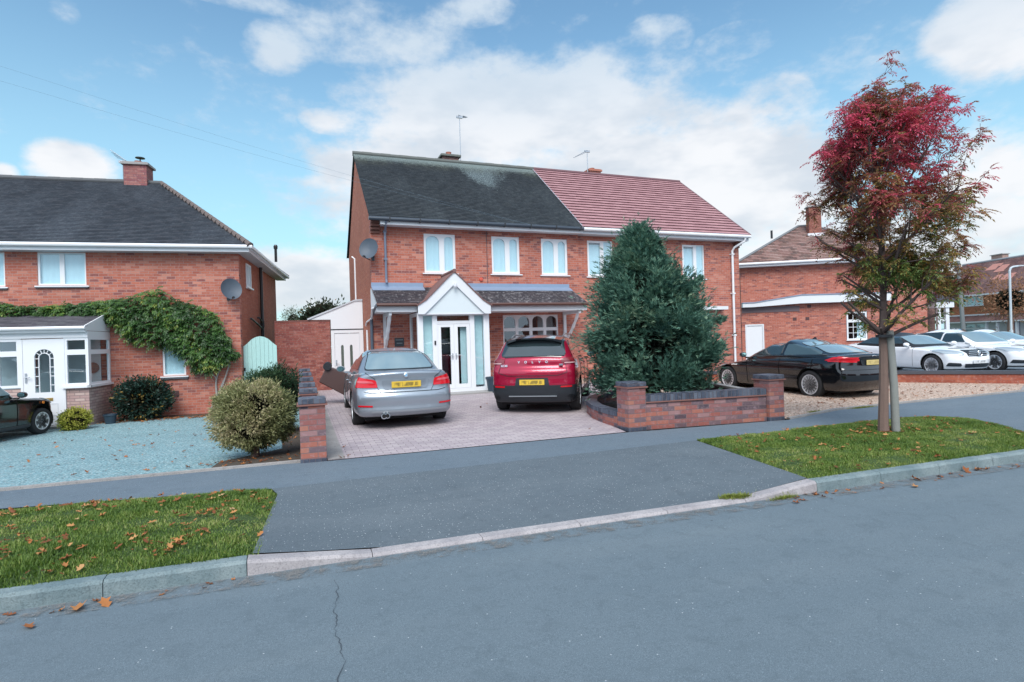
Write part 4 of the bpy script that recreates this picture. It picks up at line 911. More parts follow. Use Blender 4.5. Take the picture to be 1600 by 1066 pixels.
def ribbon(P, w, z0, z1):
    m = MB(); s = 0
    for i, (a, b) in enumerate(zip(P, P[1:])):
        A, B_ = Vector((*a, 0)), Vector((*b, 0)); n = Vector(((B_-A).y, -(B_-A).x, 0)).normalized()*-w
        def nrm(k):
            q0, q1 = Vector((*P[max(k-1, 0)], 0)), Vector((*P[min(k+1, len(P)-1)], 0)); return Vector(((q1-q0).y, -(q1-q0).x, 0)).normalized()*w
        n0, n1 = nrm(i), nrm(i+1); l = (B_-A).length
        vs = [A, B_, B_+n1, A+n0]; vs = [Vector((v.x, v.y, z0)) for v in vs]+[Vector((v.x, v.y, z1)) for v in vs]
        uvS = [(s, z0), (s+l, z0), (s+l, z1), (s, z1)]
        m.add(vs, [(0, 1, 5, 4), (3, 2, 6, 7), (4, 5, 6, 7)], [uvS, uvS, [(s, 0), (s+l, 0), (s+l, w), (s, w)]]); s += l
    m.add([(*P[0], z0), (P[0][0]+w, P[0][1], z0), (P[0][0]+w, P[0][1], z1), (*P[0], z1)], [(0, 1, 2, 3)])
    return m
ribbon(P, .2, 0, .20).build('brickwork', BRM, cw); ribbon([(x-.01, y) for x, y in P], .22, .201, .28).build('coping', BLUE, cw)
sw2 = thing('planter_side_wall', 'dark planter side wall with a pale top edge between the conifer and the black saloon', 'wall', (8.12, 8.06, .1), R(72))
MB().box(0, 0, 0, 4.2, .16, .46).build('render', plain('dark_painted_render', (.03, .03, .035), .7), sw2); MB().box(0, .0, .461, 4.2, .16, .50).build('coping', CONC, sw2)
# low wall between the gravel and the neighbour's white cars
lw2 = thing('low_wall', 'long low red brick wall with flat dark coping in front of the white cars', 'wall', (18.6, 8.5, .08), math.atan2(11.1-8.5, 16.1-18.6))
MB().box(-3.0, 0, 0, 9.2, .22, .31).build('brickwork', BRL, lw2); MB().box(-3.02, -.03, .311, 9.2, .25, .40).build('coping', plain('dark_coping', (.06, .065, .08), .6, var=.2), lw2)

# ================================================================ RIGHT NEIGHBOUR HOUSE
RA = R(-31.8)
h4 = thing('house', 'red brick house behind the black saloon, with rust speckled hipped roof and tall chimney', 'house', (21.5, 22.7, 0), RA)
Wr = 7.6
m = MB(); walls(m, 0, 8.6, -.4, 3.1, 0, .25, [(4.96, 5.92, 1.16, 2.60), (.17, 1.08, -.4, 2.12)]); m.box(0, 0.0, 3.1, Wr, .25, 5.18)
m.box(.0, .25, -.4, .25, 7, 5.18); m.box(Wr-.25, .25, 3.1, Wr, 7, 5.18); m.box(8.35, .25, -.4, 8.6, 6, 3.1); m.box(Wr+.002, .0, 3.1, 8.6, .25, 3.85)
m.build('wall', BR, h4); MB().box(.3, 3, -.3, 8, 3.1, 4.9).build('inner_wall', DARKROOM, h4)
rf = MB(); e = .4; zz, zt = 5.24, 7.62
roof_slope(rf, (-.3, -e, zz), (Wr+.4, -e, zz), (3.9, 3.5, zt), (4.6, 3.5, zt), .2, .03)
roof_slope(rf, (Wr+.4, -e, zz), (Wr+.4, 7+e, zz), (4.6, 3.5, zt), (4.601, 3.501, zt), .2, .03)
roof_slope(rf, (-.3, 7+e, zz), (-.3, -e, zz), (3.9, 3.5, zt), (3.901, 3.501, zt), .2, .03)
roof_slope(rf, (Wr+.4, 7+e, zz), (-.3, 7+e, zz), (4.6, 3.5, zt), (3.9, 3.5, zt), .2, .03)
roof4 = rf.build('roof', T_RUST, h4)
hp = MB()
for A, B_ in (((3.9, 3.5, zt+.03), (-.3, -e, zz+.04)), ((4.6, 3.5, zt+.03), (Wr+.4, -e, zz+.04)), ((3.9, 3.5, zt+.03), (4.6, 3.5, zt+.03))): hp.tube([A, B_], .07, 6)
hp.build('hip_tiles', plain('grey_hip', (.18, .19, .20), .8), roof4)
MB().box(-.3, -.40, 5.05, Wr+.36, -.37, 5.20).box(-.3, -.37, 5.05, Wr+.36, -.002, 5.07).build('fascia', WHITE2, h4); MB().tube([(-.35, -.45, 5.20), (Wr+.4, -.45, 5.20)], .06, 8).build('gutter', WHITE, h4)
chimney(roof4, 4.42, 2.6, 6.3, 8.45, .62, .5, brick('brown_chimney_brick', [(.28, .10, .07), (.33, .13, .09), (.24, .08, .06)], (.22, .12, .1)), cap=.06, poth=.1)
MB().box(4.0, 2.2, 6.5, 4.85, 2.35, 7.0).build('chimney_flashing', WHITE2, roof4)
MB().tube([(2.4, 3.2, 7.0), (2.4, 3.2, 7.45)], .06, 8).build('vent_pipe', BLACKP, roof4)
# flat-roofed strip along the ground floor: white fascia rising to the right
m = MB(); m.prism([(0.02, 3.0), (.55, 3.0), (2.8, 3.10), (6.9, 3.08), (6.9, 3.44), (2.82, 3.50), (.6, 3.20), (.02, 3.20)], 'y', -.30, -.001); fa = m.build('flat_roof_fascia', WHITE2, h4)
MB().prism([(.02, 3.205), (.6, 3.205), (2.82, 3.505), (6.9, 3.445), (6.9, 3.49), (2.82, 3.55), (.6, 3.25), (.02, 3.25)], 'y', -.33, -.001).build('lead_edge', LEAD, fa)
MB().box(.02, -.03, 2.72, 2.8, -.001, 2.99).build('dark_panel', plain('dark_grey_panel', (.16, .12, .13), .6), h4)
do = MB().box(.26, .03, -.35, 1.0, .07, 2.04).build('door', WHITE, h4, label='plain white side door'); MB().box(.17, .0, -.38, .255, .10, 2.12).box(1.005, .0, -.38, 1.08, .10, 2.12).box(.256, .0, 2.045, 1.004, .10, 2.12).build('frame', WHITE2, do)
wi = window(h4, 4.98, 5.90, 1.18, 2.58, .0, [(0, 1, 0, .68, .07), (0, 1, .68, 1, .07)], curtain=None, label='small paned window behind the rowan trunk')
gbm = MB()
for x in (5.28, 5.60): gbm.box(x-.012, .02, 1.25, x+.012, .026, 2.53)
for z in (1.53, 1.82): gbm.box(5.04, .018, z-.012, 5.84, .0245, z+.012)
gbm.build('glazing_bars', WHITE, wi); MB().box(5.5, .15, 1.2, 5.88, .17, 2.5).build('curtain', CURT, wi)
for x, z in ((3.26, 2.95), (2.56, 2.32), (3.16, 2.32)): MB().box(x-.09, -.006, z-.08, x+.09, .004, z+.08).build('air_brick', plain('dark_air_brick', (.10, .05, .05), .8), h4)
# bay with white posts at its right end, and a further dark gable
h5 = thing('house', 'dark brick gable end with a white posted porch, seen past the rowan tree', 'house', (31.0, 19.0, 0), R(-21))
m = MB(); m.prism([(-3, 0), (.95, 0), (.95, 3.3), (-.9, 4.9), (-3, 3.6)], 'y', 1.5, 6.5); m.build('wall', brick('brown_gable_brick', [(.20, .11, .09), (.25, .14, .12), (.17, .09, .08)], (.2, .14, .12)), h5)
MB().prism([(-3, 3.75), (-.9, 5.05), (1.15, 3.28), (1.1, 3.18), (-.9, 4.9), (-3, 3.6)], 'y', 1.3, 6.6).build('roof', T_FAR, h5)
MB().box(-.1, 0, 2.70, .82, .9, 3.0).box(.0, .05, 0, .16, .2, 2.70).box(.42, .05, 0, .6, .2, 2.70).box(.161, .06, 2.0, .419, .14, 2.1).box(.161, .06, 0, .419, .14, 1.0).build('porch', WHITE2, h5); MB().box(.16, .10, 1.0, .42, .11, 2.0).build('pane', GLASS, h5)
MB().prism([(-.15, 3.01), (.86, 3.01), (.86, 3.12), (-.15, 3.45)], 'y', -.05, .95).build('porch_roof', plain('slate_roof', (.07, .08, .10), .7), h5)
# ================================================================ FAR HOUSE
FA = R(-108)
h6 = thing('house', 'orange brick house far right with mottled maroon roof and white rendered ground floor', 'house', (67.4, 40.6, 0), FA)
def fx(v): return v   # local x runs towards the right in the picture, local y away
m = MB(); walls(m, -.1, 16, 2.6, 4.95, 0, .25, [(1.85, 4.75, 3.78, 4.9), (7.8, 9.6, 3.9, 4.85)]); m.prism([(.25, 0), (8, 0), (8, 4.9), (4, 8.4), (.25, 5.2)], 'x', -.1, .1); m.build('wall', brick('orange_brick', [(.48, .16, .07), (.54, .20, .10), (.42, .14, .06)], (.42, .24, .16)), h6)
m = MB(); walls(m, -.1, 16, 0, 2.6, 0, .25, [(2.5, 5.0, .6, 1.95), (7.9, 8.6, 0, 2.1)]); m.build('rendered_wall', RENDER, h6)
MB().box(.2, 3, 0, 16, 3.1, 4.9).build('inner_wall', DARKROOM, h6)
rf = MB(); roof_slope(rf, (-.5, -.5, 4.95), (16, -.5, 4.95), (-2.5+.5, 4, 8.70), (16, 4, 8.70), .2, .03); roof_slope(rf, (-.5, 8.4, 4.95), (-.5, -.5, 4.95), (-2.0, 4, 8.7), (-1.99, 4.01, 8.7), .2, .03)
roof6 = rf.build('roof', T_FAR, h6)
MB().tube([(-2.0, 4, 8.72), (16, 4, 8.72)], .13, 8).build('ridge_tiles', plain('pale_ridge', (.30, .31, .33), .8), roof6)
pt = MB()
for (x, v, w_, h_) in ((2.2, 2.6, 1.3, .8), (3.2, 3.0, .5, .4), (3.6, 2.2, 1.2, .9), (1.6, .6, 1.0, .5), (4.4, 1.2, .9, .6), (5.4, 1.0, 1.4, .8)):
    f = lambda y_: 4.95+(y_+.5)*3.75/4.5+.05
    pt.add([(x, v, f(v)), (x+w_, v, f(v)), (x+w_*.9, v+h_, f(v+h_)), (x+.2, v+h_, f(v+h_))], [(0, 1, 2, 3)])
pt.build('tile_patches', plain('salmon_tiles', (.48, .22, .18), .8, var=.3), roof6)
MB().box(-.5, -.56, 4.78, 16, -.5, 4.95).build('fascia', WHITE2, h6)
chimney(roof6, 2.2, 4.4, 8.2, 9.25, 1.3, .7, plain('buff_brick', (.36, .24, .20), .8), cap=.1, pot=False)
window(h6, 1.85, 4.75, 3.78, 4.9, .02, [(0, .3, 0, 1, .1), (.3, .7, 0, 1, .1), (.7, 1, 0, 1, .1)]); window(h6, 7.8, 9.6, 3.9, 4.85, .02, [(0, .5, 0, 1, .1), (.5, 1, 0, 1, .1)])
window(h6, 2.5, 5.0, .6, 1.95, .02, [(0, .5, 0, .6, .1), (0, .5, .6, 1, .1), (.5, 1, 0, .6, .1), (.5, 1, .6, 1, .1)])
rf = MB(); roof_slope(rf, (-.6, -1.5, 2.15), (16, -1.5, 2.15), (-.1, -.01, 2.75), (16, -.01, 2.75), .2, .03); c6 = rf.build('canopy_roof', T_FAR, h6)
MB().box(-.5, -1.5, 2.02, 16, -1.44, 2.14).box(-.1, -.06, 2.76, 6.5, -.01, 2.9).build('canopy_fascia', WHITE2, c6)
for x in (6.2, 7.4, 9.4): MB().box(x, -1.3, 0, x+.2, -1.1, 2.05).build('canopy_post', WHITE2, c6)
MB().box(7.9, .1, 0, 8.6, .14, 2.1).build('door', plain('violet_door', (.12, .10, .2), .5), h6)
MB().tube([(.3, -.1, 4.8), (.3, -.1, 0)], .06, 6).build('downpipe', BLACKP, h6)
MB().lathe([(.0, 0), (.35, .02), (.4, .08)], 'y', 16, (-.9, -.9, 2.9)).tube([(-.9, -.85, 2.9), (-.1, .3, 2.7)], .03, 6).build('satellite_dish', DGREY, h6)

# ================================================================ STREET FURNITURE
lamp = thing('street_lamp', 'pale grey street lamp post with a short arm, right of the white cars', 'street lamp', (50.2, 25.7, 0))
fwd = Vector((math.cos(-.366), math.sin(-.366), 0))
MB().tube([(0, 0, 0), (0, 0, 1.3)], .11, 10).tube([(0, 0, 1.3), (0, 0, 5.4), (0, 0, 5.75), (.08*1, -.03, 5.98), (.25, -.1, 6.06), (.6, -.24, 6.10)], .075, 10).build('post', plain('pale_galvanised', (.52, .58, .62), .5), lamp)
MB().box(-.28, -.09, -.04, .30, .09, .05).build('lantern', plain('lantern_grey', (.5, .55, .58), .4), lamp).matrix_local = Matrix.Translation((.85, -.34, 6.12)) @ Matrix.Rotation(-.38, 4, 'Z')
tp = thing('telegraph_pole', 'leaning dark timber pole with a small lantern, in front of the far house', 'pole', (51.35, 29.55, .1))
MB().tube([(0, 0, 0), (-.34*.93, .12, 7.0)], [.17, .13], 10).build('pole', plain('grey_pole_wood', (.20, .22, .23), .8), tp)
MB().tube([(-.3, .12, 6.6), (-.9, .3, 6.9)], .04, 6).box(-.5, .0, 6.2, -.15, .3, 6.75).build('lantern', DGREY, tp)
# two wires crossing to the eave of the pair
for k, (a, b) in enumerate((((-4.67, 14.5, 7.45), (7.05, 16.45, 5.39)), ((-4.95, 14.6, 7.26), (7.15, 16.45, 5.37)))):
    A, B_ = Vector(a), Vector(b); c = bpy.data.objects.new; pts = [A.lerp(B_, i/16)-Vector((0, 0, .10*4*(i/16)*(1-i/16))) for i in range(-8, 17)]
    pts = [A.lerp(B_, i/16)+Vector((0, 0, -.12*4*(max(i, 0)/16)*(1-i/16) if i > 0 else .02*abs(i))) for i in range(-12, 17)]
    o = MB().tube(pts, .0019, 5).build('overhead_wire', plain('faded_wire', (.16, .24, .30), .7)); tag(o, ['upper of the two thin wires crossing the sky at the left', 'lower of the two thin wires crossing the sky at the left'][k], 'wire', 'overhead wires')
# ================================================================ BIN AND POTS
wb = thing('wheelie_bin', 'brown wheelie bin tipped over against the low wall beside the grey saloon', 'wheelie bin', (.56, 15.1, .98), 0)
wb.rotation_euler = (0, R(117), R(-4))
b = MB(); b.add([(-.22, -.24, 0), (.22, -.24, 0), (.22, .24, 0), (-.22, .24, 0), (-.29, -.29, .98), (.29, -.29, .98), (.29, .29, .98), (-.29, .29, .98)], [(0, 3, 2, 1), (0, 1, 5, 4), (1, 2, 6, 5), (2, 3, 7, 6), (3, 0, 4, 7), (4, 5, 6, 7)]); b.build('bin_body', BINM, wb, bevel=.02)
MB().box(-.32, -.32, .985, .32, .32, 1.05).build('lid', BINM, wb, bevel=.015)
for s in (-1, 1): MB().lathe([(.03, -.03), (.095, -.03), (.105, 0), (.095, .03), (.03, .03)], 'y', 18, (-.22, s*.27, .02)).build('wheel', BLACKP, wb)
def pot(loc, label, r, h, m):
    t = thing('plant_pot', label, 'plant pot', loc)
    MB().lathe([(r*.72, 0), (r*.98, h*.86), (r*1.08, h*.86), (r*1.08, h), (r*.95, h), (r*.9, h*.85), (0, h*.85)], 'z', 20).build('pot_body', m, t, smooth=True); return t
PT = plain('dark_blue_pot', (.03, .055, .08), .4, var=.2)
pot((5.22, 15.25, .19), 'dark square-shouldered pot beside the red car and the porch', .20, .46, PT)
q = onL(-3.0, -1.1); pot((q.x, q.y, -.22), 'small dark blue pot beside the left porch', .15, .28, PT)

# ================================================================ CARS
def paint(name, col, rough=.28, metal=.0, coat=1.0, dirtk=.5):
    def f(T):
        o = oc(T); n = T.noise(o, 3, 3, .5); n2 = T.noise(o, 400, 1, .5); s = T.n('ShaderNodeSeparateXYZ', i0=o)
        c = T.mix(T.m('MULTIPLY', n, .12), col, tuple(x*.75 for x in col))
        dirt = T.m('MULTIPLY', T.smooth(s.outputs[2], .55, .18), T.m('ADD', .25, T.m('MULTIPLY', T.noise(o, 9, 4, .6), .5)))
        c = T.mix(T.m('MULTIPLY', dirt, dirtk), c, (.13, .115, .10)); dirt = T.m('MULTIPLY', dirt, dirtk*2)
        return pbr(T, c, T.m('ADD', rough, T.m('MULTIPLY', dirt, .5)), metal, None, .001, coat, .5)
    return mat(name, f)
P_GREY = paint('car_paint_silver_grey', (.30, .35, .40), .30, .5)
P_RED = paint('car_paint_metallic_red', (.38, .006, .040), .26, .35)
P_BLK = paint('car_paint_black', (.003, .004, .006), .10, 0, dirtk=.12)
P_WHT = paint('car_paint_white', (.88, .90, .92), .25, 0, dirtk=.3)
P_BLU = paint('car_paint_blue', (.03, .10, .22), .2, 0)
TRIM = plain('car_black_trim', (.018, .024, .030), .5, var=.2)
TYRE = plain('tyre_rubber', (.022, .023, .025), .85, var=.3, vs=20)
CHROME = plain('chrome', (.75, .78, .80), .12, 1.0, var=.03)
ALLOY = plain('alloy_silver', (.78, .81, .85), .35, .35, var=.08)
WELL = plain('wheel_well_black', (.008, .008, .009), .9)
def cglass(T):
    o = oc(T); n = T.noise(o, 2.0, 3, .5)
    return pbr(T, T.mix(n, (.012, .022, .026), (.03, .05, .055)), .03, 0, None, .001, 1.0, .8)
CGL = mat('car_glass_dark', cglass)
def cglass2(T):  # pale sky reflection painted into the glass colour
    o = oc(T); n = T.noise(o, 1.5, 3, .5)
    return pbr(T, T.mix(n, (.16, .24, .27), (.26, .35, .38)), .04, 0, None, .001, 1.0, .8)
CGLP = mat('car_glass_painted_sky', cglass2)
CGLM = plain('car_glass_mid', (.06, .10, .115), .04, 0, 1.0, var=.1)  # half-pale glass colour, a weaker painted sky reflection
LRED = plain('tail_lamp_red', (.62, .006, .016), .2, 0, .5, var=.25, vs=30)
LDRED = plain('tail_lamp_dark_red', (.22, .02, .03), .2, 0, 1.0, var=.3, vs=30)
LPINK = plain('tail_lamp_clear', (.60, .35, .36), .2, 0, 1.0, var=.1)
LCLR = plain('head_lamp_clear', (.45, .52, .56), .1, .3, 1.0, var=.3, vs=14)
LAMB = plain('indicator_orange', (.75, .22, .03), .25, 0, .6, var=.1)
def platem(name, c0, c1):
    def f(T):
        o = oc(T); s = T.n('ShaderNodeSeparateXYZ', i0=o)
        n = T.noise(T.scale(o, (1, 1, .35)), 17, 2, .6)
        band = T.m('MULTIPLY', T.smooth(T.m('ABSOLUTE', s.outputs[2]), .048, .02), T.smooth(T.m('ABSOLUTE', s.outputs[0]), .235, .18))
        c = T.mix(T.m('MULTIPLY', T.m('MULTIPLY', band, T.smooth(n, .40, .56)), .75), c0, c1)
        return pbr(T, c, .4, 0)
    return mat(name, f)
PL_Y = platem('yellow_number_plate', (.68, .46, .05), (.10, .08, .03)); PL_W = platem('white_number_plate', (.70, .72, .72), (.25, .26, .27))

def sm(pts, w=.07):
    """smoothed piecewise-linear curve"""
    xs = np.array([p[0] for p in pts], float); ys = np.array([p[1] for p in pts], float)
    g = np.linspace(xs[0]-.4, xs[-1]+.4, 900); y = np.interp(g, xs, ys); k = max(1, int(w/(g[1]-g[0])))
    ker = np.hanning(2*k+3); ker /= ker.sum(); yp = np.pad(y, k+1, mode='edge'); ys2 = np.convolve(yp, ker, 'valid')
    return lambda v: float(np.interp(v, g, ys2))
def shell(L, W, zlo, ztop, xf, xr, wplan, wsec, bowf=.16, bowr=.12, crown=.03, r=(.10, .16, .16), nd=(56, 26, 26), smp=None):
    """closed body shell. local frame: Y forward, X to the right, origin on the ground in the middle"""
    nA, nB, nC = nd
    def grid(n, rr):   # denser near the ends
        t = np.linspace(-1, 1, n+1); return np.sign(t)*(1-(1-np.abs(t))**1.35)
    A, B_, C = grid(nA, 0), grid(nB, 0), grid(nC, 0); idx = {}; bm = bmesh.new()
    def pos(a, b, c):
        p = np.array([a, b, c]); q = np.clip(p, -(1-np.array(r)), 1-np.array(r)); d = (p-q)/np.array(r); nn = np.linalg.norm(d)
        if nn > 1e-9: d = d/nn
        p = q+d*np.array(r); a, b, c = p
        x = (a+1)/2*L; top = ztop(x)-crown*abs(b)**2.2; bot = zlo(x) if callable(zlo) else zlo
        z = bot+(c+1)/2*(top-bot)
        tf = (a+1)/2; x0 = xf(z)+bowf*abs(b)**2.6; x1 = xr(z)-bowr*abs(b)**2.6; x = x0+(x1-x0)*tf
        y = b*W*wplan(x)*wsec(z, x)
        return Vector((y, L/2-x, z))
    def V(i, j, k):
        key = (i, j, k)
        if key not in idx: idx[key] = bm.verts.new(pos(A[i], B_[j], C[k]))
        return idx[key]
    def F(*v): bm.faces.new(v)
    for i in range(nA):
        for j in range(nB):
            F(V(i, j, nC), V(i+1, j, nC), V(i+1, j+1, nC), V(i, j+1, nC)); F(V(i, j, 0), V(i, j+1, 0), V(i+1, j+1, 0), V(i+1, j, 0))
        for k in range(nC):
            F(V(i, 0, k), V(i+1, 0, k), V(i+1, 0, k+1), V(i, 0, k+1)); F(V(i, nB, k), V(i, nB, k+1), V(i+1, nB, k+1), V(i+1, nB, k))
    for j in range(nB):
        for k in range(nC):
            F(V(0, j, k), V(0, j, k+1), V(0, j+1, k+1), V(0, j+1, k)); F(V(nA, j, k), V(nA, j+1, k), V(nA, j+1, k+1), V(nA, j, k+1))
    bmesh.ops.recalc_face_normals(bm, faces=bm.faces); return bm
def ccw(P):
    a = sum(x0*y1-x1*y0 for (x0, y0), (x1, y1) in zip(P, P[1:]+P[:1])); return P if a > 0 else P[::-1]
def rnd(P, r=.03, n=3):
    """round the corners of a convex polygon"""
    P = ccw(list(P)); out = []; m = len(P)
    for i in range(m):
        a, b, c = Vector(P[i-1]), Vector(P[i]), Vector(P[(i+1) % m]); u, v = (a-b), (c-b); k = min(r, u.length*.45, v.length*.45)
        p, q = b+u.normalized()*k, b+v.normalized()*k
        for t in range(n+1):
            t /= n; out.append(tuple((p*(1-t)**2+b*2*t*(1-t)+q*t*t)))
    return out
def co2(v, plane): return (v.y, v.z) if plane == 'side' else (v.x, v.z) if plane in ('rear', 'front') else (v.x, v.y)
def facing(f, plane, s, L):
    n = f.normal; c = f.calc_center_median()
    if plane == 'side': return n.x*s > .25 and c.x*s > 0
    if plane == 'rear': return n.y < -.12 and c.y < 0
    if plane == 'front': return n.y > .12 and c.y > 0
    if plane == 'top': return n.z > .3
def patch(bm0, P, plane, s, off, name, m, parent, L=4.5, rim=.0):
    """the piece of the shell inside polygon P, lifted off it by off"""
    bm = bm0.copy(); P = ccw(list(P)); lo = [min(p[k] for p in P)-.3 for k in (0, 1)]; hi = [max(p[k] for p in P)+.3 for k in (0, 1)]
    kill = []
    for f in bm.faces:
        c = co2(f.calc_center_median(), plane)
        if not facing(f, plane, s, L) or not (lo[0] < c[0] < hi[0] and lo[1] < c[1] < hi[1]): kill.append(f)
    bmesh.ops.delete(bm, geom=kill, context='FACES')
    for (a, b) in zip(P, P[1:]+P[:1]):
        dx, dz = b[0]-a[0], b[1]-a[1]
        if math.hypot(dx, dz) < 1e-6: continue
        nx, nz = dz, -dx      # outward for ccw
        if plane == 'side': co, no = (0, a[0], a[1]), (0, nx, nz)
        elif plane == 'top': co, no = (a[0], a[1], 0), (nx, nz, 0)
        else: co, no = (a[0], 0, a[1]), (nx, 0, nz)
        if not bm.faces: break
        bmesh.ops.bisect_plane(bm, geom=bm.verts[:]+bm.edges[:]+bm.faces[:], plane_co=co, plane_no=no, clear_outer=True, dist=1e-5)
    if not bm.faces: bm.free(); print('empty patch', name); return None
    bm.normal_update()
    for v in bm.verts: v.co += v.normal*off
    r_ = bmesh.ops.extrude_face_region(bm, geom=bm.faces[:])      # thin plate, so its edge is real
    bm.normal_update()
    base = [f for f in r_['geom'] if isinstance(f, bmesh.types.BMFace)]; bv = {v for f in base for v in f.verts}
    allv = set(bm.verts)-bv
    nrm = {v: v.normal.copy() for v in allv}
    for v in allv: v.co -= nrm[v]*(abs(off)+.004)
    bmesh.ops.recalc_face_normals(bm, faces=bm.faces)
    for f in bm.faces: f.smooth = True
    me = bpy.data.meshes.new(name); bm.to_mesh(me); bm.free()
    try: me.set_sharp_from_angle(angle=R(35))
    except Exception: pass
    me.materials.append(m); o = bpy.data.objects.new(name, me); COL.objects.link(o); o.parent = parent; return o
def strip(bm0, pts, w, plane, s, off, name, m, parent):
    """join thin strips along a polyline into one part"""
    obs = []
    for a, b in zip(pts, pts[1:]):
        A, B_ = Vector(a), Vector(b); d = (B_-A).normalized(); n = Vector((-d.y, d.x))*w/2; e = d*w*.4
        o = patch(bm0, [tuple(A-e-n), tuple(B_+e-n), tuple(B_+e+n), tuple(A-e+n)], plane, s, off, name, m, parent)
        if o: obs.append(o)
    if not obs: return None
    bm = bmesh.new()
    for o in obs: bm.from_mesh(o.data)
    me = obs[0].data; bm.to_mesh(me); bm.free()
    for o in obs[1:]: 
        d_ = o.data; bpy.data.objects.remove(o); bpy.data.meshes.remove(d_)
    return obs[0]
def cutcircle(bm, cy_, cz_, rr, s, W, n=22):
    """open a wheel arch in one side of the shell"""
    P = [(cy_+rr*math.cos(2*math.pi*i/n), cz_+rr*math.sin(2*math.pi*i/n)) for i in range(n)]
    for (a, b) in zip(P, P[1:]+P[:1]):
        fs_ = [f for f in bm.faces if f.calc_center_median().x*s > W-.34 and math.hypot(f.calc_center_median().y-cy_, f.calc_center_median().z-cz_) < rr+.22]
        es = list({e for f in fs_ for e in f.edges}); vs_ = list({v for f in fs_ for v in f.verts})
        dx, dz = b[0]-a[0], b[1]-a[1]
        bmesh.ops.bisect_plane(bm, geom=vs_+es+fs_, plane_co=(0, a[0], a[1]), plane_no=(0, dz, -dx), dist=1e-5)
    kill = [f for f in bm.faces if f.calc_center_median().x*s > W-.30 and math.hypot(f.calc_center_median().y-cy_, f.calc_center_median().z-cz_) < rr*math.cos(math.pi/n)*1.0]
    bmesh.ops.delete(bm, geom=kill, context='FACES')
def bm_obj(bm, name, m, parent):
    for f in bm.faces: f.smooth = True
    me = bpy.data.meshes.new(name); bm.to_mesh(me)
    try: me.set_sharp_from_angle(angle=R(50))
    except Exception: pass
    me.materials.append(m); o = bpy.data.objects.new(name, me); COL.objects.link(o); o.parent = parent; return o
def wheel(parent, x, y, rad, wd, rimr, spokes, style, s, alloy=ALLOY, steer=0):
    """s = side of the car (+1 right); outer face towards s"""
    M = Matrix.Translation((x, y, rad)) @ Matrix.Rotation(steer, 4, 'Z') @ Matrix.Diagonal((s, 1, 1, 1))
    t = MB(); t.M = M; h = wd/2
    t.lathe([(rimr, -h*.85), (rimr+.01, -h*.95), (rad-.05, -h), (rad-.012, -h*.86), (rad, -h*.6), (rad, h*.6), (rad-.012, h*.86), (rad-.05, h), (rimr+.012, h*.95), (rimr, h*.8)], 'x', 36)
    w_ = t.build('wheel', TYRE, parent, smooth=True)
    r_ = MB(); r_.M = M
    r_.lathe([(rimr+.004, h*.78), (rimr+.006, h*.90), (rimr-.012, h*.88), (rimr-.02, h*.55), (rimr-.02, h*.1), (.0, h*.1)], 'x', 32)
    r_.build('rim_barrel', plain('dark_alloy_barrel', (.07, .075, .08), .5, .5), w_, smooth=True)
    k = MB(); k.M = M; k.lathe([(0, h*.80), (.035, h*.80), (.075, h*.74), (.08, h*.4), (0, h*.4)], 'x', 20)
    for i in range(spokes):
        for dd in ((-.5, .5) if style == 'twin' else (0,)):
            th = 2*math.pi*(i+.25)/spokes; hw0, hw1 = {'multi': (.010, .012), 'twin': (.012, .014), 'wide': (.030, .026)}[style]
            o0 = dd*.06; d = Vector((0, math.cos(th), math.sin(th))); n = Vector((0, -math.sin(th), math.cos(th)))
            a = d*.06+n*o0*.6; b = d*(rimr-.012)+n*o0*1.5; X = Vector((1, 0, 0))
            vs = []
            for p, hw, z0, z1 in ((a, hw0, h*.42, h*.76), (b, hw1, h*.5, h*.84)):
                vs += [p-n*hw+X*z0, p+n*hw+X*z0, p+n*hw*.7+X*z1, p-n*hw*.7+X*z1]
            k.add(vs, [(0, 1, 5, 4), (1, 2, 6, 5), (2, 3, 7, 6), (3, 0, 4, 7), (4, 5, 6, 7)])
    k.lathe([(rimr-.014, h*.80), (rimr+.004, h*.84), (rimr+.004, h*.9), (rimr-.014, h*.9), (rimr-.014, h*.80)], 'x', 32)
    k.build('rim', alloy, w_, smooth=True)
    hb = MB(); hb.M = M; hb.lathe([(0, h*.805), (.026, h*.803), (.027, h*.78)], 'x', 14); hb.build('hub_cap', DGREY, w_)
    return w_
def wells(parent, L, W, axles, ra, wid=.30):
    for (ay, cz_) in axles:
        for s in (-1, 1):
            m = MB(); m.M = Matrix.Diagonal((s, 1, 1, 1)); n = 20; vs = []; 
            for x in (W-.045, W-.045-wid):
                for i in range(n+1):
                    t = math.pi*(-.12+1.24*i/n); vs.append((x, ay+ra*math.cos(t), cz_+ra*math.sin(t)))
            m.add(vs, [(i, i+1, n+2+i, n+1+i) for i in range(n)]); m.add([vs[n+1+i] for i in range(n+1)], [tuple(range(n+1))])
            m.build('wheel_well', WELL, parent, fixn=False)
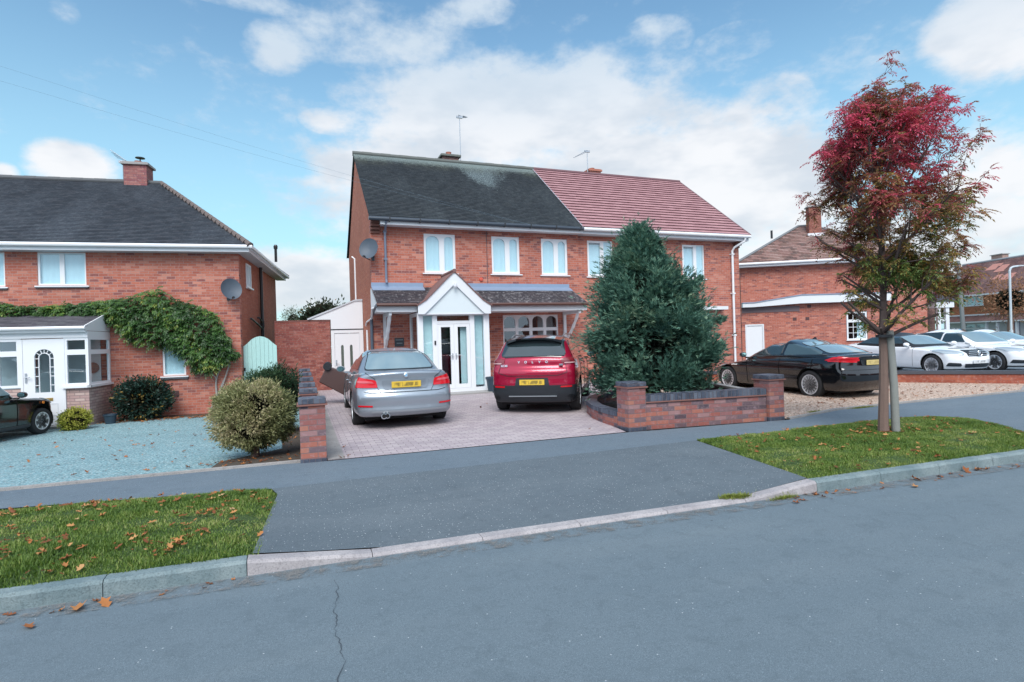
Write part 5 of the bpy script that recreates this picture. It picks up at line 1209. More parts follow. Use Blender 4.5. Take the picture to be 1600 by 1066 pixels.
def mirror(parent, x, y, z, s, m, gm=None):
    b = MB(); b.M = Matrix.Translation((x, y, z)) @ Matrix.Diagonal((s, 1, 1, 1))
    b.lathe([(.0, -.075), (.05, -.07), (.075, -.045), (.082, 0), (.078, .03), (.0, .035)], 'y', 16)
    b.v = [(v[0]*1, v[1], v[2]) for v in b.v]
    for i in range(len(b.v)):
        px, py, pz = b.v[i]; px = x+(px-x)*1.2; b.v[i] = (px, y-(py-y), z+(pz-z)*.85)
    b.add([(-.18, -.03, -.06), (-.05, -.03, -.06), (-.05, .02, -.06), (-.18, .02, -.06), (-.2, -.03, -.10), (-.10, -.03, -.10), (-.10, .02, -.10), (-.2, .02, -.10)], [(0, 1, 2, 3), (4, 7, 6, 5), (0, 4, 5, 1), (1, 5, 6, 2), (3, 2, 6, 7)])
    o = b.build('door_mirror', m, parent, smooth=True)
    g = MB(); g.M = Matrix.Translation((x, y-.040, z)) @ Matrix.Diagonal((s*1.15, 1, .80, 1)); g.lathe([(0, 0), (.068, 0), (.066, -.004), (0, -.004)], 'y', 16); g.build('mirror_glass', plain('mirror_teal', (.25, .45, .48), .08, .9, var=.05), o)
def plate(parent, y, z, m, w_=.52, tilt=0):
    o = MB().box(-w_/2, -.008, -.056, w_/2, .008, .056).build('number_plate', m, parent, bevel=.003); o.location = (0, y, z); o.rotation_euler = (tilt, 0, 0); return o

def car(spec):
    S = spec; L, W = S['L'], S['W']
    t = thing(S['name'], S['label'], 'car', S['loc'], S['rz'], S.get('group'))
    lower = shell(L, W, S.get('zlo', .20), sm(S['deck'], .10), sm(S['nose'], .03), sm(S['tail'], .03), sm(S['plan'], .25), (lambda f: (lambda z, x: f(z)))(sm(S['sec'], .05)), S.get('bowf', .22), S.get('bowr', .14), S.get('crown', .03), r=S.get('r', (.05, .14, .16)))
    G = S['gh']
    fx_ = sm(G['front'], .03); rx_ = sm(G['rear'], .03); rf_ = sm(G['roof'], .18); wz = sm(G['w'], .04)
    gh = shell(L, 1.0, lambda x: G['z0'], rf_, fx_, rx_, lambda x: 1.0, lambda z, x: wz(z)*(1-.05*((x-L*.5)/(L*.5))**2), G.get('bowf', .20), G.get('bowr', .14), G.get('crown', .05), r=(.10, .16, .22), nd=(46, 22, 20))
    if not S.get('openroof'): ghm = S.get('roofm', S['paint'])
    for ay in S['axles']:
        for s in (-1, 1): cutcircle(lower, ay, S['wr']+.015, S['ra'], s, W)
    body = bm_obj(lower, 'body', S['paint'], t); cab = bm_obj(gh, 'roof', ghm, t)
    wells(t, L, W, [(ay, S['wr']+.015) for ay in S['axles']], S['ra'])
    for ay in S['axles']:
        for s in (-1, 1):
            if (s, ay) in S.get('skipw', ()): continue
            wheel(t, s*(W-S.get('ww', .22)/2-.012), ay, S['wr'], S.get('ww', .22), S['rimr'], S['spokes'], S['style'], s, steer=S.get('steer', 0) if ay > 0 else 0)
    MB().box(-W+.20, -L/2+.35, .17, W-.20, L/2-.35, .26).build('underbody', WELL, t)
    for (nm, src, plane, s, P, off, m, rr) in S['patches']:
        bm = lower if src == 'b' else gh
        for sg in ((-1, 1) if s == 0 else (s,)):
            PP = P
            if plane in ('rear', 'front', 'top') and sg == -1: PP = [(-a, b) for a, b in P]
            if plane in ('rear', 'front', 'top') and s == 9: PP = P
            PP = rnd(PP, rr) if rr else ccw(list(PP))
            patch(bm, PP, plane, sg, off, nm, m, t, L)
    for (nm, src, plane, s, pts, w_, off, m) in S.get('strips', ()):
        bm = lower if src == 'b' else gh
        for sg in ((-1, 1) if s == 0 else (s,)):
            PP = [(-a, b) for a, b in pts] if plane != 'side' and sg == -1 else pts
            strip(bm, PP, w_, plane, sg, off, nm, m, t)
    if S.get('extra'): S['extra'](t, body, cab, lower, gh)
    lower.free(); gh.free(); return t
def Y(L, x): return L/2-x
def sidestrips(L, doors, z0, z1, mm=TRIM):
    return [('door_gap', 'b', 'side', 0, [(Y(L, x), z0), (Y(L, x-.03), z1)], .008, .0025, mm) for x in doors]
def handles(t, L, W, pos, z, m=CHROME):
    for s in (-1, 1):
        for x in pos:
            MB().tube([(s*(W-.035), Y(L, x), z), (s*(W-.0), Y(L, x)-.03, z+.005), (s*(W-.0), Y(L, x)-.15, z+.008), (s*(W-.035), Y(L, x)-.18, z+.006)], .012, 6).build('door_handle', m, t)

# ---------------------------------------------------------------- silver grey saloon (seen from behind)
L = 4.84; W = .923
def ex_grey(t, body, cab, lower, gh):
    plate(t, -L/2+.055, .815, PL_Y, .53)
    MB().lathe([(0, -.012), (.030, -.012), (.041, -.006), (.041, .01), (0, .01)], 'y', 20, (0, -L/2+.085, .975)).build('badge', CHROME, t)
    MB().lathe([(0, 0), (.026, 0), (.026, -.005), (0, -.005)], 'y', 16, (0, -L/2+.072, .975)).build('badge_enamel', plain('blue_white_enamel', (.25, .45, .65), .3), t)
    ex = MB().lathe([(.030, 0), (.052, 0), (.052, -.012), (.040, -.012), (.036, .06), (.0, .06)], 'y', 18, (-.42, -L/2+.01, .265)).lathe([(.030, 0), (.048, 0), (.048, -.012), (.038, -.012), (.034, .06), (.0, .06)], 'y', 18, (-.36, -L/2+.012, .268)); ex.build('exhaust_pipe', CHROME, t, smooth=True)
    MB().lathe([(.0, -.0), (.036, -.0), (.036, .05)], 'y', 16, (-.42, -L/2-.0045, .265)).build('exhaust_dark_disc', WELL, t); MB().lathe([(.0, -.0), (.034, -.0), (.034, .05)], 'y', 16, (-.36, -L/2-.0025, .268)).build('exhaust_dark_disc', WELL, t)  # black discs stand in for the unlit hollow of the pipes
    mirror(t, -W-.085, Y(L, 1.62), 1.01, -1, P_GREY); mirror(t, W+.085, Y(L, 1.62), 1.01, 1, P_GREY)
    MB().add([(-.02, 0, 0), (.02, 0, 0), (.02, .12, 0), (-.02, .12, 0), (0, .01, .055), (0, .05, .06)], [(0, 1, 4), (1, 2, 5, 4), (2, 3, 5), (3, 0, 4, 5)]).build('aerial_fin', P_GREY, t).location = (0, -.72-.15, 1.415)
    handles(t, L, W, (2.35, 3.25), .80)
car(dict(name='saloon_car', label='silver grey saloon car on the paved drive, seen from behind', L=L, W=W, loc=(1.87, 12.55-.04, .145), rz=R(-1.5), paint=P_GREY, zlo=.235,
    deck=[(0, .60), (.25, .72), (1.35, .93), (1.6, .965), (3.0, .985), (4.0, 1.05), (4.45, 1.065), (4.70, 1.07), (4.84, 1.045)],
    nose=[(.2, .18), (.4, .02), (.55, 0), (.7, .06), (.8, .2)],
    tail=[(.2, 4.74), (.30, 4.79), (.36, 4.82), (.42, 4.80), (.56, 4.83), (.64, 4.82), (.70, 4.755), (.80, 4.74), (.92, 4.735), (1.0, 4.755), (1.05, 4.77), (1.1, 4.74)],
    plan=[(0, .84), (.5, .95), (1.2, 1.0), (3.5, 1.0), (4.2, .985), (4.84, .90)], sec=[(.2, .93), (.32, .985), (.55, 1.0), (.75, .995), (.9, .955), (1.05, .86)],
    bowr=.17, crown=.035, r=(.035, .12, .13),
    gh=dict(z0=.88, front=[(.9, 1.22), (1.40, 2.12), (1.5, 2.2)], rear=[(.9, 4.28), (1.03, 4.13), (1.38, 3.48), (1.46, 3.3)], roof=[(1.2, 1.34), (2.2, 1.455), (2.8, 1.468), (3.3, 1.44), (4.2, 1.38)], w=[(.85, .86), (1.0, .81), (1.38, .60), (1.46, .56)], bowf=.22, bowr=.18),
    axles=(1.57, -1.32), wr=.325, ra=.375, rimr=.225, spokes=5, style='twin', ww=.235,
    patches=[('rear_window', 'g', 'rear', 9, [(-.66, 1.065), (.66, 1.065), (.515, 1.385), (-.515, 1.385)], .004, CGLP, .06),
        ('rear_window_seal', 'g', 'rear', 9, [(-.68, 1.05), (.68, 1.05), (.53, 1.40), (-.53, 1.40)], .0015, TRIM, .06),
        ('windscreen', 'g', 'front', 9, [(-.68, 1.0), (.68, 1.0), (.53, 1.37), (-.53, 1.37)], .003, CGL, .05),
        ('side_window', 'g', 'side', 0, [(Y(L, 1.75), 1.03), (Y(L, 3.72), 1.06), (Y(L, 3.35), 1.335), (Y(L, 2.4), 1.375), (Y(L, 2.1), 1.30)], .003, CGL, .05),
        ('tail_lamp', 'b', 'rear', 0, [(.50, .765), (.915, .775), (.93, .955), (.83, .965), (.53, .90)], .006, LRED, .03),
        ('tail_lamp_lens', 'b', 'rear', 0, [(.56, .845), (.83, .86), (.83, .895), (.60, .885)], .009, plain('lamp_lens_bright', (.65, .10, .12), .15, 0, 1), .012),
        ('boot_recess_shade', 'b', 'rear', 9, [(-.40, .725), (.40, .725), (.44, .895), (-.44, .895)], .002, paint('car_paint_grey_shaded', (.25, .29, .33), .34, .55), .05),  # flat patch in darker body paint, the shade of a recess painted on
        ('reflector', 'b', 'rear', 0, [(.60, .425), (.84, .435), (.84, .465), (.60, .455)], .004, LRED, .006),
        ('bumper_lip', 'b', 'rear', 9, [(-.62, .325), (.74, .325), (.74, .358), (-.62, .358)], .008, paint('car_paint_highlight', (.34, .39, .43), .25, .5), .01)],  # lip in a lighter copy of the body paint, a painted highlight
    strips=[('boot_gap', 'b', 'rear', 9, [(-.74, .70), (-.60, .675), (.60, .675), (.74, .70)], .008, .002, TRIM), ('boot_gap', 'b', 'rear', 0, [(.70, 1.03), (.55, .93), (.50, .75), (.46, .685)], .007, .003, TRIM)]+sidestrips(L, (1.55, 2.6, 3.6), .30, .96),
    extra=ex_grey))

# ---------------------------------------------------------------- red SUV (seen from behind, turned to the right)
L2_ = 4.425
def ex_red(t, body, cab, lower, gh):
    L = L2_; W = .925
    plate(t, -L/2-.008, .665, PL_Y, .52)
    for i, ch in enumerate('VOLVO'):
        c = bpy.data.curves.new('lettering', 'FONT'); c.body = ch; c.size = .068; c.extrude = .003; c.align_x = 'CENTER'; c.resolution_u = 3; c.offset = .002
        o0 = bpy.data.objects.new('tmp', c); COL.objects.link(o0); dg = bpy.context.evaluated_depsgraph_get(); me = bpy.data.meshes.new_from_object(o0.evaluated_get(dg)); bpy.data.objects.remove(o0)
        me.materials.clear(); me.materials.append(CHROME); o = bpy.data.objects.new('lettering', me); COL.objects.link(o); o.parent = t
        x = (i-2)*.145; o.location = (x+.01, -L/2+.088+.03*abs(x)**2, 1.055); o.rotation_euler = (R(84), 0, 0)
    for txt, x, z, s_, m in (('XC40', -.60, .985, .062, CHROME),):
        c = bpy.data.curves.new('lettering', 'FONT'); c.body = txt; c.size = s_; c.extrude = .003; c.align_x = 'CENTER'; c.resolution_u = 3; c.offset = .0015
        o0 = bpy.data.objects.new('tmp', c); COL.objects.link(o0); dg = bpy.context.evaluated_depsgraph_get(); me = bpy.data.meshes.new_from_object(o0.evaluated_get(dg)); bpy.data.objects.remove(o0)
        me.materials.clear(); me.materials.append(m); o = bpy.data.objects.new('lettering', me); COL.objects.link(o); o.parent = t
        o.location = (x, -L/2+.115, z); o.rotation_euler = (R(84), 0, R(-8))
    MB().box(.56, -L/2+.085, .99, .645, -L/2+.13, 1.03).build('badge', CHROME, t, bevel=.006)
    w_ = MB(); w_.tube([(.0, -L/2+.20, 1.195), (.17, -L/2+.195, 1.20), (.36, -L/2+.215, 1.20)], .014, 6).lathe([(0, -.03), (.03, -.02), (.03, .02)], 'y', 10, (.0, -L/2+.19, 1.19)); w_.build('rear_wiper', BLACKP, t)
    mirror(t, W+.085, Y(L, 1.50), 1.14, 1, P_BLK); mirror(t, -W-.085, Y(L, 1.50), 1.12, -1, P_BLK)
    for s in (-1, 1):
        MB().tube([(s*.58, Y(L, 1.95), 1.585), (s*.585, Y(L, 2.1), 1.645), (s*.575, Y(L, 3.2), 1.655), (s*.565, Y(L, 3.6), 1.60)], .018, 6).build('roof_rail', plain('satin_rail', (.35, .38, .40), .35, .7), t)
    # roof spoiler, curved wing over the rear glass
    sp = MB(); n = 14; vs = []
    for i in range(n+1):
        x = -.59+1.18*i/n; b = abs(x)/.59
        yb = -L/2+.29+.12*b**3; vs += [(x, yb+.30, 1.625-.055*b**2.5), (x, yb-.06, 1.575-.06*b**3), (x, yb-.055, 1.545-.09*b**3), (x, yb+.10, 1.50-.10*b**3)]
    sp.add(vs, [(4*i+k, 4*i+4+k, 4*i+5+k, 4*i+1+k) for i in range(n) for k in range(3)]+[(0, 1, 2, 3), (4*n+3, 4*n+2, 4*n+1, 4*n)]); sp.build('roof_spoiler', P_BLK, t, smooth=True)
    handles(t, L, W, (2.25, 3.05), .98, P_RED)
    MB().box(-.50, -L/2+.035, .365, .50, -L/2+.09, .385).build('skid_trim', plain('satin_rail', (.35, .38, .40), .35, .7), t)
cen = Vector((4.92, 11.26)); hd = Vector((math.sin(R(33)), math.cos(R(33)))); cc2 = cen+hd*(L2_/2-.87)
car(dict(name='suv_car', label='metallic red SUV with black roof and lower bumper, parked nose to the house', L=L2_, W=.925, loc=(cc2.x, cc2.y, .155), rz=R(-33), paint=P_RED, roofm=P_BLK, zlo=.24,
    deck=[(0, .86), (.2, .97), (1.25, 1.08), (1.6, 1.12), (3.2, 1.16), (3.9, 1.21), (4.30, 1.215), (4.425, 1.18)],
    nose=[(.25, .12), (.45, .02), (.7, 0), (.95, .06), (1.1, .14)],
    tail=[(.25, 4.30), (.42, 4.385), (.6, 4.42), (.74, 4.41), (.85, 4.42), (.92, 4.405), (.97, 4.34), (1.1, 4.335), (1.22, 4.30)],
    plan=[(0, .86), (.5, .96), (1.2, 1.0), (3.3, 1.0), (3.9, .985), (4.425, .91)], sec=[(.25, .94), (.4, .985), (.7, 1.0), (.95, .99), (1.1, .955), (1.22, .88)],
    bowr=.15, crown=.03, r=(.035, .12, .11),
    gh=dict(z0=1.08, front=[(1.05, 1.30), (1.1, 1.35), (1.56, 2.0), (1.65, 2.15)], rear=[(1.05, 4.32), (1.18, 4.28), (1.50, 4.05), (1.60, 3.92)], roof=[(1.9, 1.56), (2.4, 1.63), (3.0, 1.645), (3.6, 1.62), (4.1, 1.585)], w=[(1.05, .87), (1.15, .845), (1.5, .68), (1.62, .60)], bowf=.18, bowr=.14, crown=.05),
    axles=(1.352, -1.35), wr=.35, ra=.395, rimr=.24, spokes=5, style='twin', ww=.235,
    patches=[('rear_window', 'g', 'rear', 9, [(-.69, 1.19), (.69, 1.19), (.60, 1.56), (-.60, 1.56)], .004, CGL, .06),
        ('rear_pillar', 'g', 'rear', 0, [(.69, 1.10), (.88, 1.10), (.86, 1.30), (.74, 1.50), (.63, 1.50)], .003, P_RED, .02),
        ('rear_pillar', 'g', 'side', 0, [(Y(4.425, 3.95), 1.10), (Y(4.425, 4.4), 1.10), (Y(4.425, 4.2), 1.46), (Y(4.425, 3.95), 1.46), (Y(4.425, 3.7), 1.30)], .0025, P_RED, .02),
        ('windscreen', 'g', 'front', 9, [(-.72, 1.15), (.72, 1.15), (.62, 1.53), (-.62, 1.53)], .003, CGL, .05),
        ('side_window', 'g', 'side', 0, [(Y(4.425, 1.9), 1.16), (Y(4.425, 3.75), 1.20), (Y(4.425, 3.85), 1.38), (Y(4.425, 3.5), 1.52), (Y(4.425, 2.3), 1.53), (Y(4.425, 2.05), 1.42)], .003, CGL, .05),
        ('lower_cladding', 'b', 'rear', 9, [(-.95, .20), (.95, .20), (.95, .685), (.5, .70), (.42, .845), (-.42, .845), (-.5, .70), (-.95, .685)][:0] or [(-.95, .20), (.95, .20), (.95, .60), (-.95, .60)], .004, TRIM, 0),
        ('plate_recess', 'b', 'rear', 9, [(-.36, .58), (.36, .58), (.33, .755), (-.33, .755)], .005, TRIM, .02),
        ('sill_cladding', 'b', 'side', 0, [(-2.3, .2), (2.3, .2), (2.3, .42), (-2.3, .42)], .004, TRIM, 0),
        ('tail_lamp', 'b', 'rear', 0, [(.63, 1.045), (.93, 1.045), (.93, 1.15), (.70, 1.15)], .005, LDRED, .02),
        ('tail_lamp', 'b', 'side', 0, [(-1.93, 1.05), (-2.25, 1.05), (-2.25, 1.15), (-2.0, 1.15)], .005, LDRED, .02),
        ('tail_lamp_bar', 'b', 'rear', 0, [(.66, 1.04), (.90, 1.04), (.90, 1.062), (.66, 1.062)], .009, LPINK, 0),
        ('reflector', 'b', 'rear', 0, [(.58, .555), (.80, .56), (.80, .59), (.58, .585)], .008, LRED, .006)],
    strips=[('tailgate_gap', 'b', 'rear', 9, [(-.66, 1.10), (-.72, .86), (-.52, .80), (.52, .80), (.72, .86), (.66, 1.10)], .008, .003, TRIM)]+sidestrips(L2_, (1.5, 2.5, 3.4), .42, 1.12),
    extra=ex_red))

# ---------------------------------------------------------------- black saloon (rear three-quarter)
L3 = 4.67
def ex_blk(t, body, cab, lower, gh):
    L = L3; W = .925
    plate(t, -L/2+.035, .86, platem('pale_yellow_plate', (.62, .50, .20), (.40, .30, .12)), .50)
    for s in (-1, 1): mirror(t, s*(W+.08), Y(L, 1.60), 1.02, s, P_BLK)
    MB().add([(-.02, 0, 0), (.02, 0, 0), (.02, .14, 0), (-.02, .14, 0), (0, .01, .05), (0, .06, .055)], [(0, 1, 4), (1, 2, 5, 4), (2, 3, 5), (3, 0, 4, 5)]).build('aerial_fin', P_BLK, t).location = (0, -.75, 1.40)
    MB().tube([(-.07, 0, 0), (.0, 0, .015), (.07, 0, 0)], .008, 6).build('badge', CHROME, t).location = (0, -L/2+.045, 1.0)
    for s in (-1, 1):
        MB().tube([(s*(W+.003), Y(L, 1.05), .74), (s*(W+.004), Y(L, 1.28), .745)], .018, 6).build('wing_vent', CHROME, t)
hb = R(2)
hv = Vector((math.sin(hb), math.cos(hb))); rt = Vector((math.cos(hb), -math.sin(hb)))
axr = Vector((11.37, 9.88))+rt*.90; cb_ = axr+hv*1.33
car(dict(name='saloon_car', label='glossy black saloon car on the beige gravel, seen from its rear corner', L=L3, W=.925, loc=(cb_.x, cb_.y, .09), rz=-hb, paint=P_BLK, zlo=.20,
    deck=[(0, .60), (.3, .74), (1.4, .93), (1.7, .965), (3.2, 1.0), (4.0, 1.04), (4.35, 1.05), (4.58, 1.06), (4.67, 1.04)],
    nose=[(.2, .14), (.4, .02), (.6, 0), (.75, .08), (.85, .2)],
    tail=[(.2, 4.52), (.32, 4.62), (.45, 4.66), (.60, 4.665), (.68, 4.64), (.76, 4.60), (.9, 4.59), (1.0, 4.62), (1.06, 4.63)],
    plan=[(0, .83), (.5, .95), (1.2, .99), (2.6, .985), (3.6, 1.0), (4.1, .98), (4.67, .86)], sec=[(.2, .93), (.32, .98), (.55, .985), (.72, 1.0), (.85, .97), (1.05, .86)],
    bowr=.20, crown=.04, r=(.04, .13, .14),
    gh=dict(z0=.86, front=[(.9, 1.25), (1.33, 2.15), (1.45, 2.35)], rear=[(.9, 4.40), (1.03, 4.22), (1.33, 3.35), (1.42, 3.0)], roof=[(1.3, 1.30), (2.1, 1.405), (2.6, 1.42), (3.1, 1.395), (3.6, 1.33), (4.2, 1.26)], w=[(.85, .86), (1.0, .81), (1.34, .60), (1.42, .55)], bowf=.24, bowr=.20, crown=.045),
    axles=(1.505, -1.33), wr=.335, ra=.38, rimr=.235, spokes=15, style='multi', ww=.235,
    patches=[('rear_window', 'g', 'rear', 9, [(-.64, 1.07), (.64, 1.07), (.46, 1.325), (-.46, 1.325)], .004, CGLP, .08),
        ('windscreen', 'g', 'front', 9, [(-.68, 1.0), (.68, 1.0), (.53, 1.34), (-.53, 1.34)], .003, CGL, .05),
        ('side_window', 'g', 'side', 0, [(Y(L3, 1.80), 1.0), (Y(L3, 2.71), 1.02), (Y(L3, 2.70), 1.295), (Y(L3, 2.35), 1.285), (Y(L3, 2.1), 1.22)], .003, CGL, .04),
        ('side_window', 'g', 'side', 0, [(Y(L3, 2.80), 1.02), (Y(L3, 3.92), 1.05), (Y(L3, 3.80), 1.13), (Y(L3, 3.45), 1.235), (Y(L3, 3.1), 1.285), (Y(L3, 2.80), 1.295)], .003, CGLM, .05),
        ('tail_lamp', 'b', 'rear', 0, [(.38, .90), (.93, .88), (.93, .985), (.75, 1.0), (.40, .955)], .006, LRED, .02),
        ('tail_lamp', 'b', 'side', 0, [(-1.72, .915), (-2.25, .86), (-2.25, .98), (-1.9, .985)], .006, LRED, .02),
        ('number_panel', 'b', 'rear', 9, [(-.33, .79), (.33, .79), (.36, .93), (-.36, .93)], .003, TRIM, .03)],
    strips=[('bumper_gap', 'b', 'rear', 9, [(-.80, .70), (.80, .70)], .008, .003, TRIM), ('chrome_window_line', 'g', 'side', 0, [(Y(L3, 1.85), .985), (Y(L3, 4.0), 1.035)], .012, .005, plain('dark_chrome', (.25, .27, .28), .2, .9))]+sidestrips(L3, (1.62, 2.75, 3.75), .28, .93, plain('black_gap', (.0, .0, .0), .6)),
    extra=ex_blk))

# ---------------------------------------------------------------- white cars behind the low wall (front three-quarter)
def star(t, y, z, r=.085):
    b = MB(); b.M = Matrix.Translation((0, y, z))
    b.tube([(r*math.cos(2*math.pi*i/20), 0, r*math.sin(2*math.pi*i/20)) for i in range(21)], .010, 5, cap=False)
    for k in range(3):
        a = R(90+120*k); b.tube([(0, 0, 0), (r*math.cos(a), 0, r*math.sin(a))], [.018, .005], 5)
    b.build('badge', CHROME, t)
def white_car(loc, az, label, cab_black=False, name='saloon_car', grille=True, L=4.68, est=False):
    W = .90
    def ex(t, body, cab, lower, gh):
        star(t, L/2+.02, .70)
        for z in (.645, .705, .765): MB().tube([(-.36, L/2-.03, z), (0, L/2+.012, z+.005), (.36, L/2-.03, z)], .011, 6).build('grille_bar', CHROME, t)
        plate(t, L/2+.018, .44, PL_W, .5)
        for s in (-1, 1): mirror(t, s*(W+.085), Y(L, 1.62), .99, s, P_WHT)
        handles(t, L, W, (2.5,) if cab_black else (2.45, 3.3), .80, CHROME if not cab_black else P_WHT)
    rear = [(.9, 4.22), (1.02, 4.05), (1.32, 3.35), (1.42, 3.1)]
    if est: rear = [(.9, 4.5), (1.05, 4.42), (1.35, 4.1), (1.42, 3.95)]
    zt = 1.40 if not est else 1.46
    return car(dict(name=name, label=label, L=L, W=W, loc=(loc[0], loc[1], .15), rz=-az, paint=P_WHT, roofm=BLACKP if cab_black else P_WHT, zlo=.20, group='white cars parked behind the low brick wall',
        deck=[(0, .72), (.15, .80), (.5, .86), (1.4, .95), (1.7, .975), (3.2, 1.0), (4.0, 1.03), (4.5, 1.03), (4.68, 1.0)],
        nose=[(.2, .10), (.35, .01), (.5, 0), (.62, .02), (.78, .06), (.86, .14)],
        tail=[(.2, 4.55), (.4, 4.66), (.6, 4.67), (.75, 4.62), (1.0, 4.6)],
        plan=[(0, .84), (.5, .955), (1.1, 1.0), (2.6, .985), (3.6, 1.0), (4.1, .98), (4.68, .88)], sec=[(.2, .95), (.35, .985), (.6, 1.0), (.8, .99), (.92, .95), (1.03, .86)],
        bowf=.30, bowr=.18, crown=.05, r=(.045, .13, .14),
        gh=dict(z0=.86, front=[(.9, 1.22), (zt-.08, 2.15), (zt, 2.3)], rear=rear, roof=[(1.3, zt-.11), (2.2, zt-.015), (2.7, zt), (3.2, zt-.03), (4.1, zt-.12)], w=[(.85, .85), (1.0, .80), (zt-.08, .60), (zt, .55)], bowf=.24, bowr=.20),
        axles=(1.50, -1.26), wr=.33, ra=.375, rimr=.235, spokes=5, style='twin' if cab_black else 'wide', ww=.23,
        patches=[('windscreen', 'g', 'front', 9, [(-.72, .985), (.72, .985), (.55, zt-.045), (-.55, zt-.045)], .004, CGLP, .06),
            ('side_window', 'g', 'side', 0, [(Y(L, 1.85), .995), (Y(L, 2.72), 1.0), (Y(L, 2.70), zt-.10), (Y(L, 2.35), zt-.11), (Y(L, 2.15), zt-.17)], .003, CGL, .04),
            ('side_window', 'g', 'side', 0, [(Y(L, 2.79), 1.0), (Y(L, 3.75 if not est else 4.1), 1.03), (Y(L, 3.3 if not est else 3.8), zt-.14), (Y(L, 2.77), zt-.10)], .003, CGL, .05),
            ('rear_window', 'g', 'rear', 9, [(-.62, 1.05), (.62, 1.05), (.5, zt-.07), (-.5, zt-.07)], .004, CGL, .06),
            ('head_lamp', 'b', 'front', 0, [(.46, .65), (.86, .70), (.90, .80), (.70, .815), (.44, .74)], .006, LCLR, .03),
            ('grille', 'b', 'front', 9, [(-.36, .61), (.36, .61), (.40, .80), (-.40, .80)], .004, TRIM, .04),
            ('lower_intake', 'b', 'front', 9, [(-.42, .26), (.42, .26), (.46, .38), (-.46, .38)], .004, TRIM, .03),
            ('bumper_intake', 'b', 'front', 0, [(.52, .30), (.82, .31), (.80, .42), (.55, .40)], .004, TRIM, .03),
            ('tail_lamp', 'b', 'side', 0, [(-1.95, .80), (-2.3, .80), (-2.3, .95), (-2.0, .95)], .005, LRED, .02)],
        strips=[('bumper_gap', 'b', 'front', 9, [(-.42, .85), (.42, .85)], .006, .003, TRIM)]+sidestrips(L, (1.5, 2.75), .28, .93, plain('grey_gap', (.3, .31, .32), .6)), extra=ex))
def place(axfront, az, L=4.68):     # centre from the middle of the front axle
    h = Vector((math.sin(az), math.cos(az))); return (axfront[0]-h.x*1.50, axfront[1]-h.y*1.50)
AZ1 = R(189)
# near side is the car's right flank: axle middle lies behind the visible wheel
def axm(p, az): rt = Vector((math.cos(az), -math.sin(az))); return (p[0]-rt.x*.85, p[1]-rt.y*.85)
A1 = axm((19.1, 11.95), AZ1); white_car(place(A1, AZ1), AZ1, 'white coupe with a black soft top, nearest the rowan tree, behind the low wall', True, 'convertible_car')
A2 = axm((19.1+2.62, 11.95-.35), AZ1); white_car(place(A2, AZ1), AZ1, 'white saloon with a pale roof, middle of the three white cars', False, est=True)
A3 = axm((19.1+5.7, 11.95+.3), R(184)); white_car(place(A3, R(184)), R(184), 'white saloon cut by the right edge, farthest right of the white cars', False)
# ---------------------------------------------------------------- black hatchback cut by the left edge
L5 = 3.70
def ex_mini(t, body, cab, lower, gh):
    for s in (-1, 1): mirror(t, s*(.845+.08), Y(L5, 1.30), .98, s, P_BLK)
    for s in (-1, 1): MB().lathe([(0, -.012), (.02, -.01), (.034, 0), (.034, .01), (0, .01)], 'x', 14, (s*.845, Y(L5, .62), .74)).build('side_indicator', LAMB, t)
hm = R(19)
cm = Vector((-5.73, 16.33))-Vector((math.cos(hm), -math.sin(hm)))*.82; h_ = Vector((math.sin(hm), math.cos(hm))); cmn = cm-h_*1.22
car(dict(name='hatchback_car', label='small black hatchback on the blue grey gravel, cut off by the left edge', L=L5, W=.845, loc=(cmn.x, cmn.y, -.185), rz=-hm, paint=P_BLK, zlo=.20,
    deck=[(0, .76), (.2, .84), (.9, .92), (1.2, .96), (2.8, 1.0), (3.5, 1.0), (3.7, .95)], nose=[(.2, .1), (.4, .0), (.6, 0), (.8, .03), (.9, .1)], tail=[(.2, 3.6), (.5, 3.7), (.9, 3.65), (1.0, 3.6)],
    plan=[(0, .88), (.4, .97), (1.0, 1.0), (3.2, 1.0), (3.7, .92)], sec=[(.2, .95), (.35, 1.0), (.6, 1.0), (.8, .98), (.95, .90)], bowf=.28, r=(.06, .16, .16),
    gh=dict(z0=.88, front=[(.9, 1.12), (1.35, 1.55), (1.42, 1.65)], rear=[(.9, 3.6), (1.35, 3.35), (1.42, 3.2)], roof=[(1.4, 1.38), (2, 1.41), (3.4, 1.37)], w=[(.85, .79), (1.0, .76), (1.36, .62), (1.42, .58)], bowf=.16, bowr=.1),
    axles=(1.22, -1.24), wr=.305, ra=.355, rimr=.205, spokes=7, style='wide', ww=.19,
    patches=[('windscreen', 'g', 'front', 9, [(-.66, .99), (.66, .99), (.57, 1.34), (-.57, 1.34)], .004, CGL, .05),
        ('side_window', 'g', 'side', 0, [(Y(L5, 1.35), .99), (Y(L5, 2.5), 1.01), (Y(L5, 2.5), 1.33), (Y(L5, 1.65), 1.32)], .004, CGLP, .04),
        ('side_window', 'g', 'side', 0, [(Y(L5, 2.55), 1.01), (Y(L5, 3.4), 1.02), (Y(L5, 3.25), 1.31), (Y(L5, 2.55), 1.33)], .004, CGL, .04),
        ('head_lamp', 'b', 'front', 0, [(.45, .66), (.78, .68), (.76, .84), (.48, .82)], .006, LCLR, .08),
        ('tail_lamp', 'b', 'rear', 0, [(.6, .7), (.82, .7), (.82, .92), (.6, .92)], .006, LRED, .04),
        ('sill_trim', 'b', 'side', 0, [(-1.9, .2), (1.9, .2), (1.9, .29), (-1.9, .29)], .005, plain('grey_black_trim', (.05, .05, .055), .6), 0)],
    strips=sidestrips(L5, (1.35, 2.5), .3, .93, plain('black_gap', (0, 0, 0), .6)), extra=ex_mini))
